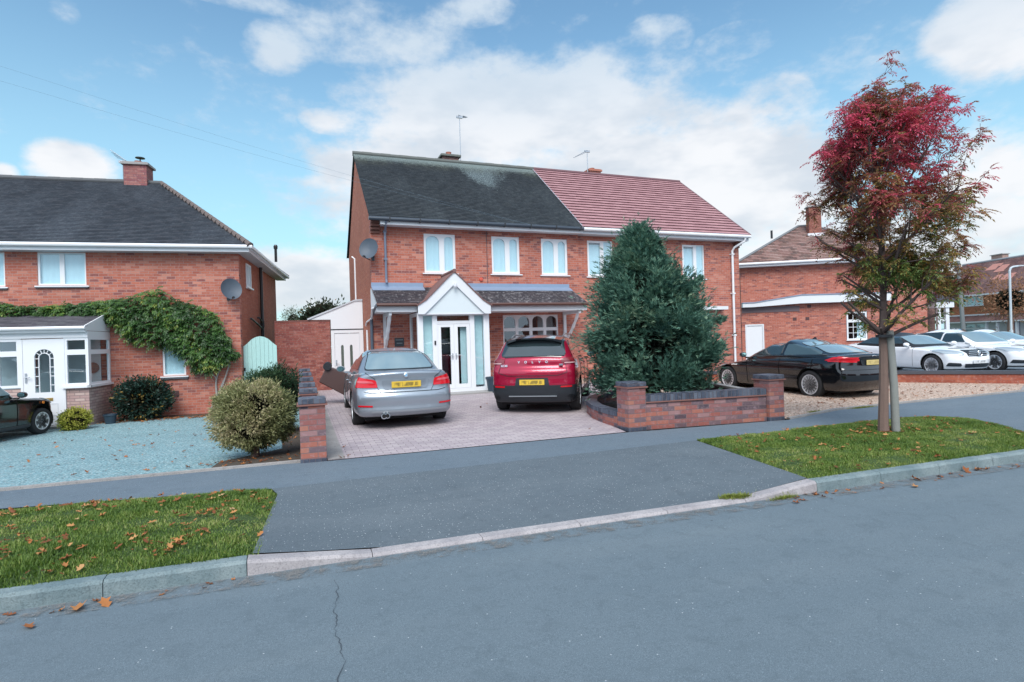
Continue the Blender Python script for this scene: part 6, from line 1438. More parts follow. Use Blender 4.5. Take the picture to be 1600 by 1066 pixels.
# ---------------------------------------------------------------- the blue car glimpsed behind the white ones
L6 = 4.2
car(dict(name='hatchback_car', label='dark blue car glimpsed behind the white cars near the telegraph pole', L=L6, W=.88, loc=(36.9, 21.9, .12), rz=R(-70), paint=P_BLU, zlo=.20,
    deck=[(0, .75), (.2, .84), (1.1, .95), (3.2, 1.0), (4.0, 1.0), (4.2, .95)], nose=[(.2, .1), (.4, 0), (.9, .1)], tail=[(.2, 4.1), (.5, 4.2), (1.0, 4.1)], plan=[(0, .86), (.5, .97), (1.2, 1), (3.6, 1), (4.2, .92)], sec=[(.2, .95), (.4, 1), (.8, .98), (1.0, .9)],
    gh=dict(z0=.88, front=[(.9, 1.1), (1.4, 1.9), (1.5, 2.0)], rear=[(.9, 4.1), (1.4, 3.7), (1.5, 3.5)], roof=[(1.4, 1.42), (2.4, 1.47), (3.8, 1.42)], w=[(.85, .82), (1.0, .78), (1.4, .62), (1.5, .56)]),
    axles=(1.3, -1.25), wr=.31, ra=.36, rimr=.2, spokes=7, style='wide', ww=.2,
    patches=[('windscreen', 'g', 'front', 9, [(-.66, 1.0), (.66, 1.0), (.55, 1.4), (-.55, 1.4)], .004, CGLP, .05), ('side_window', 'g', 'side', 0, [(Y(L6, 1.6), 1.0), (Y(L6, 3.7), 1.03), (Y(L6, 3.3), 1.36), (Y(L6, 2.1), 1.38)], .004, CGL, .05),
        ('rear_window', 'g', 'rear', 9, [(-.62, 1.05), (.62, 1.05), (.5, 1.4), (-.5, 1.4)], .004, CGL, .05), ('tail_lamp', 'b', 'rear', 0, [(.6, .8), (.85, .8), (.85, .95), (.6, .95)], .006, LRED, .04)]))

# ================================================================ PLANTS
rng = np.random.default_rng(11)
def leafm(name, stops, rough=.55, trans=.25, spec=.4):
    def f(T):
        a = T.n('ShaderNodeAttribute', _attribute_name='tone'); c = T.ramp(a.outputs['Fac'], stops)
        n = T.noise(oc(T), 30, 2, .5); c = T.mix(T.m('MULTIPLY', n, .25), c, (.02, .03, .01))
        d = T.n('ShaderNodeBsdfPrincipled', Base__Color=c, Roughness=rough); d.inputs['Specular IOR Level'].default_value = spec
        t = T.n('ShaderNodeBsdfTranslucent', Color=c)
        return T.n('ShaderNodeMixShader', i0=trans, i1=d.outputs[0], i2=t.outputs[0]).outputs[0]
    return mat(name, f)
def unit(v): return v/np.maximum(1e-9, np.linalg.norm(v, axis=-1, keepdims=True))
def blades(C, D, Ln, Wd, Nrm=None):
    """diamond leaves: centres C, direction D, length, width -> verts, faces"""
    n = len(C); D = unit(D)
    if Nrm is None: Nrm = rng.normal(size=(n, 3))
    S = unit(np.cross(D, Nrm)); Ln = np.broadcast_to(Ln, n)[:, None]; Wd = np.broadcast_to(Wd, n)[:, None]
    up = unit(np.cross(S, D))
    V = np.stack([C, C+D*Ln*.45+S*Wd*.5+up*Ln*.06, C+D*Ln, C+D*Ln*.45-S*Wd*.5+up*Ln*.06], 1).reshape(-1, 3)
    return V, np.arange(4*n).reshape(-1, 4)
def sph(n):
    return unit(rng.normal(size=(n, 3)))
def bumpy(dirs, seeds, amp, sharp=3.0):
    """lumpy radius multiplier from a few random lobe directions"""
    d = dirs@seeds.T; return 1+amp*(np.exp(sharp*(d-1)*6).max(1)-.45)

# ---- big conifer in the planter: drooping blue-green sprays in clumps
def conifer():
    t = thing('conifer_tree', 'large dense blue green conifer standing in the walled planter', 'tree', (6.98, 9.85, .12))
    hgt = 3.9; n = 560
    ZL = [0, .25, 2.5, 2.75, 3.15, 3.45, 3.7, 3.88, 4.0]; RL = [1.0, 1.22, 1.24, 1.08, .74, .46, .24, .08, .02]
    ZR = [0, .3, 1.0, 1.6, 2.1, 2.3, 2.5, 2.75, 2.95, 3.2, 3.5, 3.75, 3.88, 4.0]; RR = [.90, .98, 1.08, 1.15, 1.06, .94, .80, .66, .46, .30, .18, .08, .02, .0]
    def rad(z, th=None):
        """left and right halves of the outline differ, as in the photograph"""
        l, r_ = np.interp(z, ZL, RL), np.interp(z, ZR, RR)
        if th is None: return np.minimum(l, r_+.1)
        k = .5+.5*np.cos(th+.366); k = k*k*(3-2*k); return l*(1-k)+r_*k
    Vs, Fs, Ts = [], [], []; off = 0
    zz = np.concatenate([rng.uniform(.12, 1, n-60)**.85*hgt, rng.uniform(2.9, 3.95, 60)]); th = rng.uniform(0, 2*np.pi, n)
    for i in range(n):
        z = zz[i]; a = th[i]; dirv = np.array([np.cos(a), np.sin(a), 0]);
        r0 = rad(z, a)*(.66+.40*rng.random()**.8)
        if rng.random() < .14: r0 *= 1.14
        ctr = np.array([-.22*max(0, (z-2.6)/1.3)*.934, .22*max(0, (z-2.6)/1.3)*.358, 0])*.5
        c = np.array([r0*np.cos(a), r0*np.sin(a), z-.12]); base = c*np.array([.4, .4, 1])-np.array([0, 0, .22])
        k = 62; out = unit(c-base+np.array([0, 0, .22])+rng.normal(size=3)*.25); sd = unit(np.cross(out, [0, 0, 1.0])+1e-6)
        # a plume: fans out from its root, tips lighter than the inside, as new growth
        f = rng.random((k, 1)); sp_ = .035+.115*f
        cl = c+out*(f*.34-.24)+rng.normal(size=(k, 3))*sp_*np.array([1, 1, .8])
        D = unit(out*.9+np.array([0, 0, .30])+(cl-(c+out*(f*.34-.24)))*5+rng.normal(size=(k, 3))*.28)
        tone = .44+rng.normal()*.17+(f[:, 0]-.5)*.25
        for j in range(5):
            ang = (j-2)*.42; S = unit(np.cross(D, np.array([0, 0, 1.0])+rng.normal(size=(k, 3))*.4))
            D2 = unit(D+S*ang*.85); ln = (.105-.012*abs(j-2))*rng.uniform(.7, 1.3, k)
            V, F = blades(cl+D*.012*(2-abs(j-2)), D2, ln, .017, np.cross(D, S)+rng.normal(size=(k, 3))*.3)
            Vs.append(V); Fs.append(F+off); off += len(V); Ts.append(np.clip(tone+rng.normal(size=k)*.09, 0, 1))
    for (cx_, cy_, cz_, dx, dz) in ((1.15, -.45, 2.72, .55, .75), (1.45, -.55, 2.1, .9, .3), (1.5, -.45, 1.5, .9, .3)):   # limbs that stick out at the right
        k = 260; tt = rng.random((k, 1)); c = np.array([cx_*.6, cy_*.6, cz_-.35])+np.array([dx*.75, 0, dz*.55])*tt+rng.normal(size=(k, 3))*(.12*(1.1-tt))
        D = unit(np.array([dx, 0, dz])+rng.normal(size=(k, 3))*.5)
        for j in range(4):
            V, F = blades(c, unit(D+rng.normal(size=(k, 3))*.3), .10, .018); Vs.append(V); Fs.append(F+off); off += len(V); Ts.append(np.clip(.5+rng.normal(size=k)*.15, 0, 1))
    VV = np.concatenate(Vs); sh_ = .24*np.clip((VV[:, 2]-2.4)/1.4, 0, 1.1); VV[:, 0] -= sh_*.934; VV[:, 1] += sh_*.358; VV[:, 2] -= .10*np.clip(VV[:, 2]-3, 0, 1)
    npmesh('foliage', VV, np.concatenate(Fs), leafm('conifer_leaf', [(0, (.030, .090, .078)), (.4, (.080, .195, .145)), (.7, (.155, .31, .215)), (1, (.32, .44, .28))], .6, .12), t, np.concatenate(Ts))
    # dark inner mass of twigs so that no daylight passes through the middle
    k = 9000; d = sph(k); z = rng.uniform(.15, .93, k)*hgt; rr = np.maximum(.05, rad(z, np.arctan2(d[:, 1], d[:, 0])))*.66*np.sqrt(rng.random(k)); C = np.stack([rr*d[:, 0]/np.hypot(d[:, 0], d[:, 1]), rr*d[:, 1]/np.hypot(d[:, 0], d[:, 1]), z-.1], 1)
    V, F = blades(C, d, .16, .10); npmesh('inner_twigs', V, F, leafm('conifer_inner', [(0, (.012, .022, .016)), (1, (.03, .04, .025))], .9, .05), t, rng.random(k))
    m = MB(); m.tube([(0, 0, -.1), (.02, 0, .8), (-.02, .02, 2.2), (0, 0, 3.4)], [.11, .09, .05, .015], 10); m.build('trunk', BARK, t, smooth=True)
conifer()

def bush(name, label, cat, loc, rx, ry, rz_, n, ln, wd, stops, trunk=None, amp=.16, lobes=26, up=.3, clump=30, cs=.08, seed=3, inner=.7, rough=.55, flat=0, groundcut=None):
    global rng
    rng = np.random.default_rng(seed)
    t = thing(name, label, cat, loc); base = rz_ if trunk is None else trunk[0]
    lb = sph(lobes); d = sph(n)
    if groundcut is not None: d = d[d[:, 2] > groundcut]; n = len(d)
    r = bumpy(d, lb, amp)*(1-.22*rng.random(n)**2); C = d*np.array([rx, ry, rz_])*r[:, None]+np.array([0, 0, base])
    tone = np.clip(.5+.35*np.sin((d@lb[:3].T).sum(1)*3)+rng.normal(size=n)*.12, 0, 1)
    CC = np.repeat(C, clump, 0)+rng.normal(size=(n*clump, 3))*cs; DD = np.repeat(d, clump, 0)+rng.normal(size=(n*clump, 3))*.65+np.array([0, 0, up])
    V, F = blades(CC, DD, rng.uniform(.7, 1.3, n*clump)*ln, rng.uniform(.7, 1.2, n*clump)*wd)
    npmesh('foliage', V, F, leafm(name+label[:8].replace(' ', '_')+'_leaf', stops, rough, .2), t, np.clip(np.repeat(tone, clump)+rng.normal(size=n*clump)*.13, 0, 1))
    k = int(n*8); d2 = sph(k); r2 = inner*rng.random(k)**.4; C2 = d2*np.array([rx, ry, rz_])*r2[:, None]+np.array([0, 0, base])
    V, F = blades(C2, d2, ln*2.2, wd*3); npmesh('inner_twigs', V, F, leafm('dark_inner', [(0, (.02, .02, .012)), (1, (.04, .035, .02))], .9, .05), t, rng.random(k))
    if trunk:
        m = MB()
        for (p, r_) in trunk[1]: m.tube(p, r_, 8)
        m.build('trunk', BARK, t, smooth=True)
    return t
bush('ball_shrub', 'round clipped olive yellow shrub on a short trunk, left of the gate pier', 'shrub', (-.66, 9.15, .08), .51, .51, .45, 660, .050, .017,
     [(0, (.10, .13, .055)), (.35, (.22, .24, .10)), (.7, (.36, .36, .16)), (1, (.52, .44, .26))], (.62, [([(0, 0, -.05), (.02, 0, .2), (-.05, .02, .45)], [.07, .05, .04]), ([(0.02, 0, .1), (.16, .05, .4)], [.035, .02]), ([(0, 0, .15), (-.2, 0, .42)], [.03, .02])]), .34, 60, .3, 40, .034, seed=5)
bush('juniper_shrub', 'dark green spreading juniper behind the round olive shrub', 'shrub', (-.55, 12.6, .0), .55, .6, .52, 420, .075, .02,
     [(0, (.012, .04, .02)), (.5, (.03, .08, .035)), (1, (.07, .13, .05))], (.72, [([(0, 0, -.05), (.0, 0, .6)], [.06, .04])]), .45, 12, .15, 30, .065, seed=8)
q = onL(-2.40, -.6); bush('laurel_shrub', 'dark glossy leaved shrub beside the left porch', 'shrub', (q.x, q.y, -.2), .68, .50, .54, 380, .085, .04,
     [(0, (.012, .035, .028)), (.6, (.022, .060, .045)), (.93, (.05, .10, .065)), (1, (.32, .20, .05))], (.58, [([(0, 0, -.05), (.0, 0, .5)], [.05, .03])]), .16, 16, .2, 14, .07, seed=9, rough=.35)
q = onL(-3.42, -1.95); bush('golden_shrub', 'small rounded yellow green shrub in front of the left porch', 'shrub', (q.x, q.y, -.22), .31, .30, .24, 240, .045, .026,
     [(0, (.12, .17, .02)), (.5, (.32, .36, .04)), (1, (.55, .52, .10))], (.27, [([(0, 0, -.05), (.0, 0, .2)], [.03, .02])]), .14, 14, .2, 20, .035, seed=10)
bush('garden_tree', 'dark broadleaf tree far behind the white lean-to', 'tree', (2.0, 48.0, -.3), 1.9, 1.9, 1.6, 300, .30, .16,
     [(0, (.02, .035, .02)), (.7, (.05, .07, .035)), (1, (.30, .16, .05))], (3.7, [([(0, 0, -.05), (.0, 0, 4.6)], [.2, .1])]), .35, 12, .2, 10, .35, seed=12)
bush('garden_tree', 'small pale feathery tree far behind the passage wall', 'tree', (-.4, 60.0, -.3), .9, .9, 1.2, 90, .25, .08,
     [(0, (.20, .24, .20)), (1, (.34, .36, .28))], (4.6, [([(0, 0, -.05), (.0, 0, 5.3)], [.12, .03])]), .3, 8, .2, 8, .3, seed=13, inner=.1)
bush('garden_tree', 'small tree with thin brown autumn foliage beside the street lamp', 'tree', (52.6, 27.0, 0), 1.7, 1.7, 1.5, 190, .22, .08,
     [(0, (.12, .10, .05)), (.5, (.30, .15, .08)), (1, (.45, .22, .12))], (3.7, [([(0, 0, -.05), (.1, 0, 2.2), (.0, 0, 4.6)], [.28, .2, .1])]), .3, 14, .2, 9, .4, seed=14, inner=.3)
bush('garden_tree', 'green tree behind the roofs between the brown gable and the far house', 'tree', (58, 38, 0), 4.0, 4.0, 2.2, 260, .5, .3,
     [(0, (.03, .05, .02)), (1, (.10, .13, .04))], (5.2, [([(0, 0, -.05), (.0, 0, 5.5)], [.2, .1])]), .3, 14, .2, 9, .5, seed=15)

# ---- rowan street tree
def rowan():
    global rng
    rng = np.random.default_rng(21); rr = random.Random(4)
    t = thing('rowan_tree', 'young rowan street tree with crimson, orange and green autumn leaves on the right verge', 'tree', (8.10, 5.78, .15))
    segs = []; tips = []
    ph = [rr.uniform(0, 6.28) for _ in range(4)]
    def inside(q, m):
        rx = math.hypot(q[0]-.36, q[1]); a = math.atan2(q[1], q[0]-.36)
        R_ = np.interp(q[2], [1.25, 1.4, 1.8, 2.3, 2.8, 3.3, 4.1, 4.7, 5.1, 5.35], [.0, .42, .66, .88, .98, 1.05, 1.10, .95, .64, .10])*(.97+.08*math.sin(3*a+ph[0]+q[2]*1.7)+.12*math.sin(5*a+ph[1]-q[2]*3.1)+.10*math.sin(q[2]*9+ph[2]+2*a))
        return rx < R_-m
    def grow(p, d, ln, r, lv):
        n = 4; pts = [p]; 
        for i in range(n):
            d = (d+Vector((rr.gauss(0, .10), rr.gauss(0, .10), rr.gauss(.03, .06)))).normalized(); p = p+d*ln/n; pts.append(p)
        if lv and not inside(pts[-1], 0): 
            pts = [q for q in pts if inside(q, 0)]; 
            if len(pts) < 2: return
            n = len(pts)-1; ln = 0
        segs.append((pts, [r*(1-.45*i/n) for i in range(n+1)], lv))
        if lv >= 2: tips.extend([(q, d, lv) for q in pts[1:]])
        elif lv == 1: tips.extend([(q, d, 3) for q in pts[1:] if 1.55 < q.z < 3.3 for _ in (0, 1, 2)])
        if lv >= 4 or ln < .16: return
        k = {0: 17, 1: 7, 2: 5, 3: 3}[lv]
        for i in range(k):
            f = (i+.8)/k; f = .25+.75*f if lv else .03+.95*f; q = pts[min(n-1, int(f*n))].lerp(pts[min(n, int(f*n)+1)], f*n-int(f*n)) if f < 1 else pts[-1]
            az = rr.uniform(0, 2*math.pi) if lv else i*2.399+rr.uniform(-.3, .3); tilt = R(rr.uniform(28, 58)) if lv else R(rr.uniform(34, 52))*(1.15-.5*f)
            ax = d.orthogonal().normalized(); ax.rotate(Matrix.Rotation(az, 3, d)); nd = d.copy(); nd.rotate(Matrix.Rotation(tilt, 3, ax))
            L_ = {0: 1.65*(1-.40*f), 1: .75, 2: .42, 3: .25}[lv]*rr.uniform(.75, 1.15)
            grow(q, nd, L_, r*(.55 if lv == 0 else .5)*(1-.35*f), lv+1)
    # slightly curved bole
    bole = [Vector((0.0, -.01, -.05)), Vector((.01, 0, .15)), Vector((.04, 0, .7)), Vector((.06, 0, 1.2)), Vector((.08, .02, 1.52))]
    segs.append((bole, [.085, .07, .062, .058, .056], 0))
    grow(bole[-1], Vector((.045, 0, 1)), 2.95, .048, 0)
    for az_, tl in ((.3, 40), (.9, 62), (1.5, 50), (2.2, 64), (2.9, 46), (3.6, 58), (4.3, 64), (4.9, 44), (5.6, 60)):
        grow(bole[-1]-Vector((0, 0, .12*rr.random())), Vector((math.cos(az_)*math.sin(R(tl)), math.sin(az_)*math.sin(R(tl)), math.cos(R(tl)))), 1.1*rr.uniform(.8, 1.1), .028, 1)
    for k in range(11):      # more limbs where the crown would be thin
        hh = .35+1.75*k/11; az_ = 2.77+(-1)**k*(.25+.12*k % .9); tl = 62-2*k
        grow(Vector((.08+.045*hh, .02, 1.52+hh*.93)), Vector((math.cos(az_)*math.sin(R(tl)), math.sin(az_)*math.sin(R(tl)), math.cos(R(tl)))), 1.15*rr.uniform(.85, 1.15), .022, 1)
    m = MB(); b2 = MB()
    for pts, rad, lv in segs: 
        (m if lv == 0 and pts is bole else b2).tube(pts, [max(x, .003) for x in rad], 8 if lv < 2 else 4)
    m.build('trunk', BARK, t, smooth=True); b2.build('branches', plain('dark_twig', (.085, .06, .055), .85, var=.3), t, smooth=True)
    C, D, T_ = [], [], []
    for (q, d, lv) in tips:
        rad = math.hypot(q.x-.1, q.y); 
        for _ in range({2: 1, 3: 2, 4: 3}[lv]+(1 if rr.random() < .4 else 0)):
            C.append(np.array(q)); dd = np.array(d)*.5+np.array([rr.gauss(0, 1), rr.gauss(0, 1), rr.gauss(-.15, .6)]); D.append(dd)
            T_.append((q.z, rad))
    C = np.array(C); D = unit(np.array(D)); Z = np.array(T_)
    # keep the crown inside its real outline (top 5.4 m, about 2.7 m wide)
    keep = np.array([inside(q, .02) for q in C]); keep &= rng.random(len(C)) < np.interp(C[:, 2], [2, 3.0, 4, 5.2], [1.0, .85, .62, .52]); C, D, Z = C[keep], D[keep], Z[keep]; n = len(C)
    print('rowan leaves', n)
    hole = np.sin(C[:, 0]*6.3+2*np.sin(C[:, 2]*3.1))*np.sin(C[:, 1]*5.7+1.3)*np.sin(C[:, 2]*6.1+C[:, 0]*2.2)*np.clip((C[:, 2]-1.9)/1.2, .2, 1) > .45; C, D, Z = C[~hole], D[~hole], Z[~hole]; n = len(C)
    cl = np.sin(C[:, 0]*3.1+1.0)*np.sin(C[:, 1]*2.7+C[:, 2]*2.3)+.5*np.sin(C[:, 2]*5+C[:, 0]*4)
    tone = np.clip(.48+.27*np.tanh((Z[:, 0]-3.3)/1.0)+.17*cl+.16*(Z[:, 1]-.7)+rng.normal(size=n)*.14, 0, 1)
    Vs, Fs, Ts = [], [], []; off = 0; ln = rng.uniform(.11, .17, n)
    droop = np.array([0, 0, -1.0])
    for j in range(6):          # pinnate leaflets in pairs along a drooping stalk
        f = (j+1)/6; P = C+D*(ln*f)[:, None]+droop*(ln*f*f*.35)[:, None]; ax = unit(D+droop*.7*f)
        side = unit(np.cross(ax, np.array([0, 0, 1.0])+rng.normal(size=(n, 3))*.25))
        for s in ((-1, 1) if j < 5 else (0,)):
            dd = unit(ax*.75+side*s*1.0+droop*.25); V, F = blades(P, dd, rng.uniform(.046, .066, n), .018, np.array([0, 0, 1.0])+rng.normal(size=(n, 3))*.5)
            Vs.append(V); Fs.append(F+off); off += len(V); Ts.append(np.clip(tone+rng.normal(size=n)*.05, 0, 1))
    npmesh('crown', np.concatenate(Vs), np.concatenate(Fs), leafm('rowan_leaf', [(0, (.17, .27, .075)), (.16, (.20, .27, .08)), (.26, (.52, .32, .08)), (.34, (.24, .22, .09)), (.42, (.50, .22, .09)), (.50, (.30, .17, .11)), (.58, (.38, .13, .11)), (.68, (.58, .12, .13)), (.80, (.74, .10, .17)), (.92, (.85, .15, .24)), (1, (.70, .09, .18))], .5, .42), t, np.concatenate(Ts))
    st = thing('tree_stake', 'grey weathered timber stake tied to the rowan trunk', 'stake', (8.265, 5.70, .1))
    MB().tube([(0, 0, -.05), (-.02, 0, .8), (-.05, .02, 1.58)], [.056, .053, .05], 12).build('post', TIMB, st, smooth=True)
    MB().lathe([(.115, -.02), (.115, .02), (.112, .02), (.112, -.02)], 'z', 20, (-.12, .05, 1.5)).build('tree_tie', BLACKP, st)
rowan()

# ---- creeper on the left house
def creeper():
    global rng
    rng = np.random.default_rng(31)
    t = thing('creeper', 'leafy green wisteria creeper trained across the front of the left house', 'climbing plant', onL(-.6, 0, -.15), LA)
    # outline in (u, z) on the wall, from the photograph: a band over the porch that swells at the right
    top = [(-7, 3.05), (-5.9, 3.12), (-5.0, 2.98), (-4.2, 3.08), (-3.4, 3.18), (-2.55, 3.32), (-2.35, 3.50), (-2.05, 3.52), (-1.85, 3.30), (-1.45, 3.12), (-1.0, 3.0), (-.65, 2.75), (-.45, 2.4), (-.28, 1.9), (-.2, 1.6)]
    bot = [(-7, 2.75), (-5.9, 2.75), (-5.0, 2.78), (-4.0, 2.68), (-3.3, 2.62), (-3.0, 2.30), (-2.75, 2.05), (-2.5, 1.95), (-2.3, 1.85), (-1.95, 1.90), (-1.72, 1.75), (-1.5, 1.5), (-1.2, 1.1), (-.9, 1.0), (-.7, 1.15), (-.4, 1.35), (-.2, 1.5)]
    fx0 = lambda P, u: np.interp(u, [p[0] for p in P], [p[1] for p in P])
    n = 2300; u = -7+6.85*rng.random(n*2)**.55; zt_, zb_ = fx0(top, u), fx0(bot, u); z = rng.uniform(zb_, zt_); u, z = u[:n], z[:n]
    dist = np.minimum(zt_[:n]-z, z-zb_[:n]); dep_ = -.05-.22*np.clip(dist/.35, 0, 1)*rng.uniform(.4, 1, n)-.10*np.exp(-((np.sin(u*7)+np.sin(z*9))**2))
    C = np.stack([u+.6, dep_, z+.15], 1)
    Vs, Fs, Ts = [], [], []; off = 0; D = unit(np.stack([rng.normal(size=n)*.6, -.35-.5*rng.random(n), -.55+rng.normal(size=n)*.35], 1)); ln = rng.uniform(.16, .26, n)
    tone = np.clip(.42+.2*np.sin(u*5+z*4)+rng.normal(size=n)*.15+.3*(z < 1.6)*(rng.random(n) < .3), 0, 1)
    for j in range(5):
        f = (j+.6)/5; P = C+D*(ln*f)[:, None]; side = unit(np.cross(D, np.array([0, -.5, 1.0])+rng.normal(size=(n, 3))*.2))
        for s in ((-1, 1) if j < 4 else (0,)):
            dd = unit(D*.8+side*s+np.array([0, -.1, -.45])); V, F = blades(P, dd, rng.uniform(.075, .105, n), .036, np.array([0, -1, .6])+rng.normal(size=(n, 3))*.35)
            Vs.append(V); Fs.append(F+off); off += len(V); Ts.append(np.clip(tone+rng.normal(size=n)*.08, 0, 1))
    npmesh('foliage', np.concatenate(Vs), np.concatenate(Fs), leafm('creeper_leaf', [(0, (.02, .06, .018)), (.45, (.05, .13, .03)), (.75, (.11, .22, .045)), (1, (.34, .38, .07))], .42, .25), t, np.concatenate(Ts))
    m = MB(); r3 = random.Random(3)
    for k, (u0, du, r_) in enumerate(((-.02, -.02, .026), (.05, .06, .022), (-.06, .12, .016))):
        pts = []; 
        for i in range(12):
            q = i/11; pts.append((-.10+.0+u0*2*(1-q)+du*2*q+.25*q*q+.05*math.sin(q*7+k*2), -.08-.04*math.cos(q*5+k), .0+1.45*q))
        m.tube(pts, [r_*(1.3-.5*i/11) for i in range(12)], 7)
    m.tube([(-.05, -.1, .95), (-.25, -.1, 1.25), (-.45, -.08, 1.35)], .014, 6)
    m.build('stem', plain('pale_grey_vine', (.34, .32, .30), .85, var=.25), t, smooth=True)
creeper()

# ---- lawn grass and the leaves that lie on everything
def inpoly(x, y, P):
    ins = np.zeros(len(x), bool)
    for (x0, y0), (x1, y1) in zip(P, P[1:]+P[:1]):
        c = ((y0 > y) != (y1 > y)) & (x < (x1-x0)*(y-y0)/((y1-y0) if y1 != y0 else 1e-9)+x0); ins ^= c
    return ins
def scatter(P, n, xr=None):
    xs = [p[0] for p in P]; ys = [p[1] for p in P]; x0, x1 = (min(xs), max(xs)) if xr is None else xr
    x = rng.uniform(x0, x1, n); y = rng.uniform(min(ys), max(ys), n); k = inpoly(x, y, P); return x[k], y[k]
GRASS = leafm('grass_blade', [(0, (.055, .12, .018)), (.35, (.13, .23, .035)), (.7, (.27, .36, .07)), (1, (.50, .48, .20))], .5, .3)
def grass(name, P, n, vzf, seed, xr=None, dens=None):
    global rng
    rng = np.random.default_rng(seed); cxp_, cyp_ = sum(p[0] for p in P)/len(P), sum(p[1] for p in P)/len(P); x, y = scatter([(cxp_+(a-cxp_)*1.006, cyp_+(b-cyp_)*1.022) for a, b in P], n, xr); ed = ~inpoly(x, y, P); kk = ~ed | ((rng.random(len(x)) < .55+.45*np.sin(x*13+y*9)) & np.array([w_ > KY(q)+.11 for q, w_ in zip(x, y)])); x, y = x[kk], y[kk]
    patch_ = np.sin(x*2.1+np.sin(y*3.3)*1.2)*np.sin(y*2.7+np.sin(x*1.7)); fine = np.sin(x*9+y*5)*np.sin(y*11-x*4)
    k = rng.random(len(x)) < np.clip(.72+.35*patch_+.2*fine, .22, 1); x, y, patch_, fine = x[k], y[k], patch_[k], fine[k]
    z = np.array([vzf(a, b) for a, b in zip(x, y)]) if len(x) < 400000 else 0
    h = rng.uniform(.012, .034, len(x))*(1+.4*patch_+.3*fine); a = rng.uniform(0, 2*np.pi, len(x)); lean = rng.uniform(.2, 1.1, len(x))
    bx = np.stack([np.cos(a), np.sin(a), 0*a], 1); pr_ = np.stack([-np.sin(a), np.cos(a), 0*a], 1); b = np.stack([x, y, z-.004], 1)
    wd = rng.uniform(.0035, .006, len(x))[:, None]
    V = np.stack([b-pr_*wd, b+pr_*wd, b+bx*(h*lean)[:, None]+np.array([0, 0, 1.0])*h[:, None]], 1).reshape(-1, 3)
    tone = np.clip(.44-.20*patch_+.13*fine+rng.normal(size=len(x))*.20, 0, 1)
    o = npmesh(name, V, np.arange(len(V)).reshape(-1, 3), GRASS, None, tone, 3); o['kind'] = 'stuff'; tag(o, None); return o
o = grass('grass', VL, 230000, vzl, 41, (-5.2, 0)); tag(o, 'short green grass on the left verge', 'grass', kind='stuff')
o = grass('grass', VR, 260000, vzr, 42); tag(o, 'short green grass on the right verge round the rowan tree', 'grass', kind='stuff')
LEAFC = leafm('dead_leaf', [(0, (.16, .05, .02)), (.35, (.34, .11, .035)), (.65, (.52, .20, .06)), (.88, (.62, .33, .13)), (1, (.66, .48, .26))], .7, .15)
def curled(x, y, z, s, tone, name, label):
    """fallen leaves: lobed, curled blades lying loose"""
    n = len(x); a = rng.uniform(0, 2*np.pi, n); Vs = []; Fs = []
    prof = [(-.5, 0), (-.2, .26), (.05, .16), (.22, .34), (.34, .14), (.62, .0)]
    tilt = rng.normal(size=(n, 2))*.25; curl = rng.uniform(.3, 1.3, n)
    for sgn in (1, -1):
        pts = []
        for (u, v) in prof:
            v = v*sgn; px = u*s; py = v*s; pz = (u*u*.5+v*v*3.0)*s*curl+px*tilt[:, 0]+py*tilt[:, 1]
            pts.append(np.stack([x+px*np.cos(a)-py*np.sin(a), y+px*np.sin(a)+py*np.cos(a), z+np.maximum(pz, -.008)+.004], 1))
        Vs.append(np.stack(pts, 1))
    V = np.concatenate(Vs, 1)       # n x 12 x 3
    f = []
    for b in (0, 6): f += [(b+0, b+1, b+2, b+5), (b+2, b+3, b+4, b+5)]
    F = (np.array(f)[None]+12*np.arange(n)[:, None, None]).reshape(-1, 4)
    o = npmesh(name, V.reshape(-1, 3), F, LEAFC, None, np.repeat(tone, 4)); tag(o, label, 'leaves', kind='stuff'); return o
def clumped(P, n, k, sp, xr=None):
    cx_, cy_ = scatter(P, n*3, xr); cx_, cy_ = cx_[:n], cy_[:n]; m = len(cx_)
    x = np.concatenate([np.repeat(cx_[:m//2], k)+rng.normal(size=(m//2)*k)*sp, cx_[m//2:]]); y = np.concatenate([np.repeat(cy_[:m//2], k)+rng.normal(size=(m//2)*k)*sp, cy_[m//2:]])
    q = inpoly(x, y, P); return x[q], y[q]
rng = np.random.default_rng(51)
x, y = clumped(VL, 190, 5, .08, (-4.2, -.2)); curled(x, y, np.array([vzl(a, b) for a, b in zip(x, y)])+.022, rng.uniform(.025, .08, len(x)), rng.random(len(x))*.95, 'fallen_leaves', 'orange brown leaves fallen on the left verge')
x, y = clumped(VR, 150, 3, .09); x = np.append(x, rng.normal(8.15, .45, 40)); y = np.append(y, rng.normal(5.75, .18, 40)); curled(x, y, np.array([vzr(a, b) for a, b in zip(x, y)])+.02, rng.uniform(.025, .07, len(x)), rng.random(len(x))*.95, 'fallen_leaves', 'orange brown leaves fallen on the right verge')
GP = [(8.6, 8.2), (10, 8.2), (16, 8.1), (18.1, 9.1), (12.3, 14.6), (9.2, 12)]
x, y = scatter(GP, 900); curled(x, y, np.array([gz(a, b) for a, b in zip(x, y)])+.012, rng.uniform(.03, .075, len(x)), rng.random(len(x))*.55, 'fallen_leaves', 'rust coloured leaves scattered over the beige gravel')
FP = [(-8, 8.7), (-.2, 8.4), (-.2, 13), (-1.6, 17.5), (-5, 17.4), (-8, 14)]
x, y = scatter(FP, 190); x = np.concatenate([x, rng.uniform(-5.0, -1.7, 420), rng.normal(-.7, .35, 45), rng.uniform(-1.1, -.1, 60)]); y = np.concatenate([y, 17.72+rng.normal(size=420)*.16, rng.normal(8.75, .25, 45), rng.uniform(10, 13, 60)])
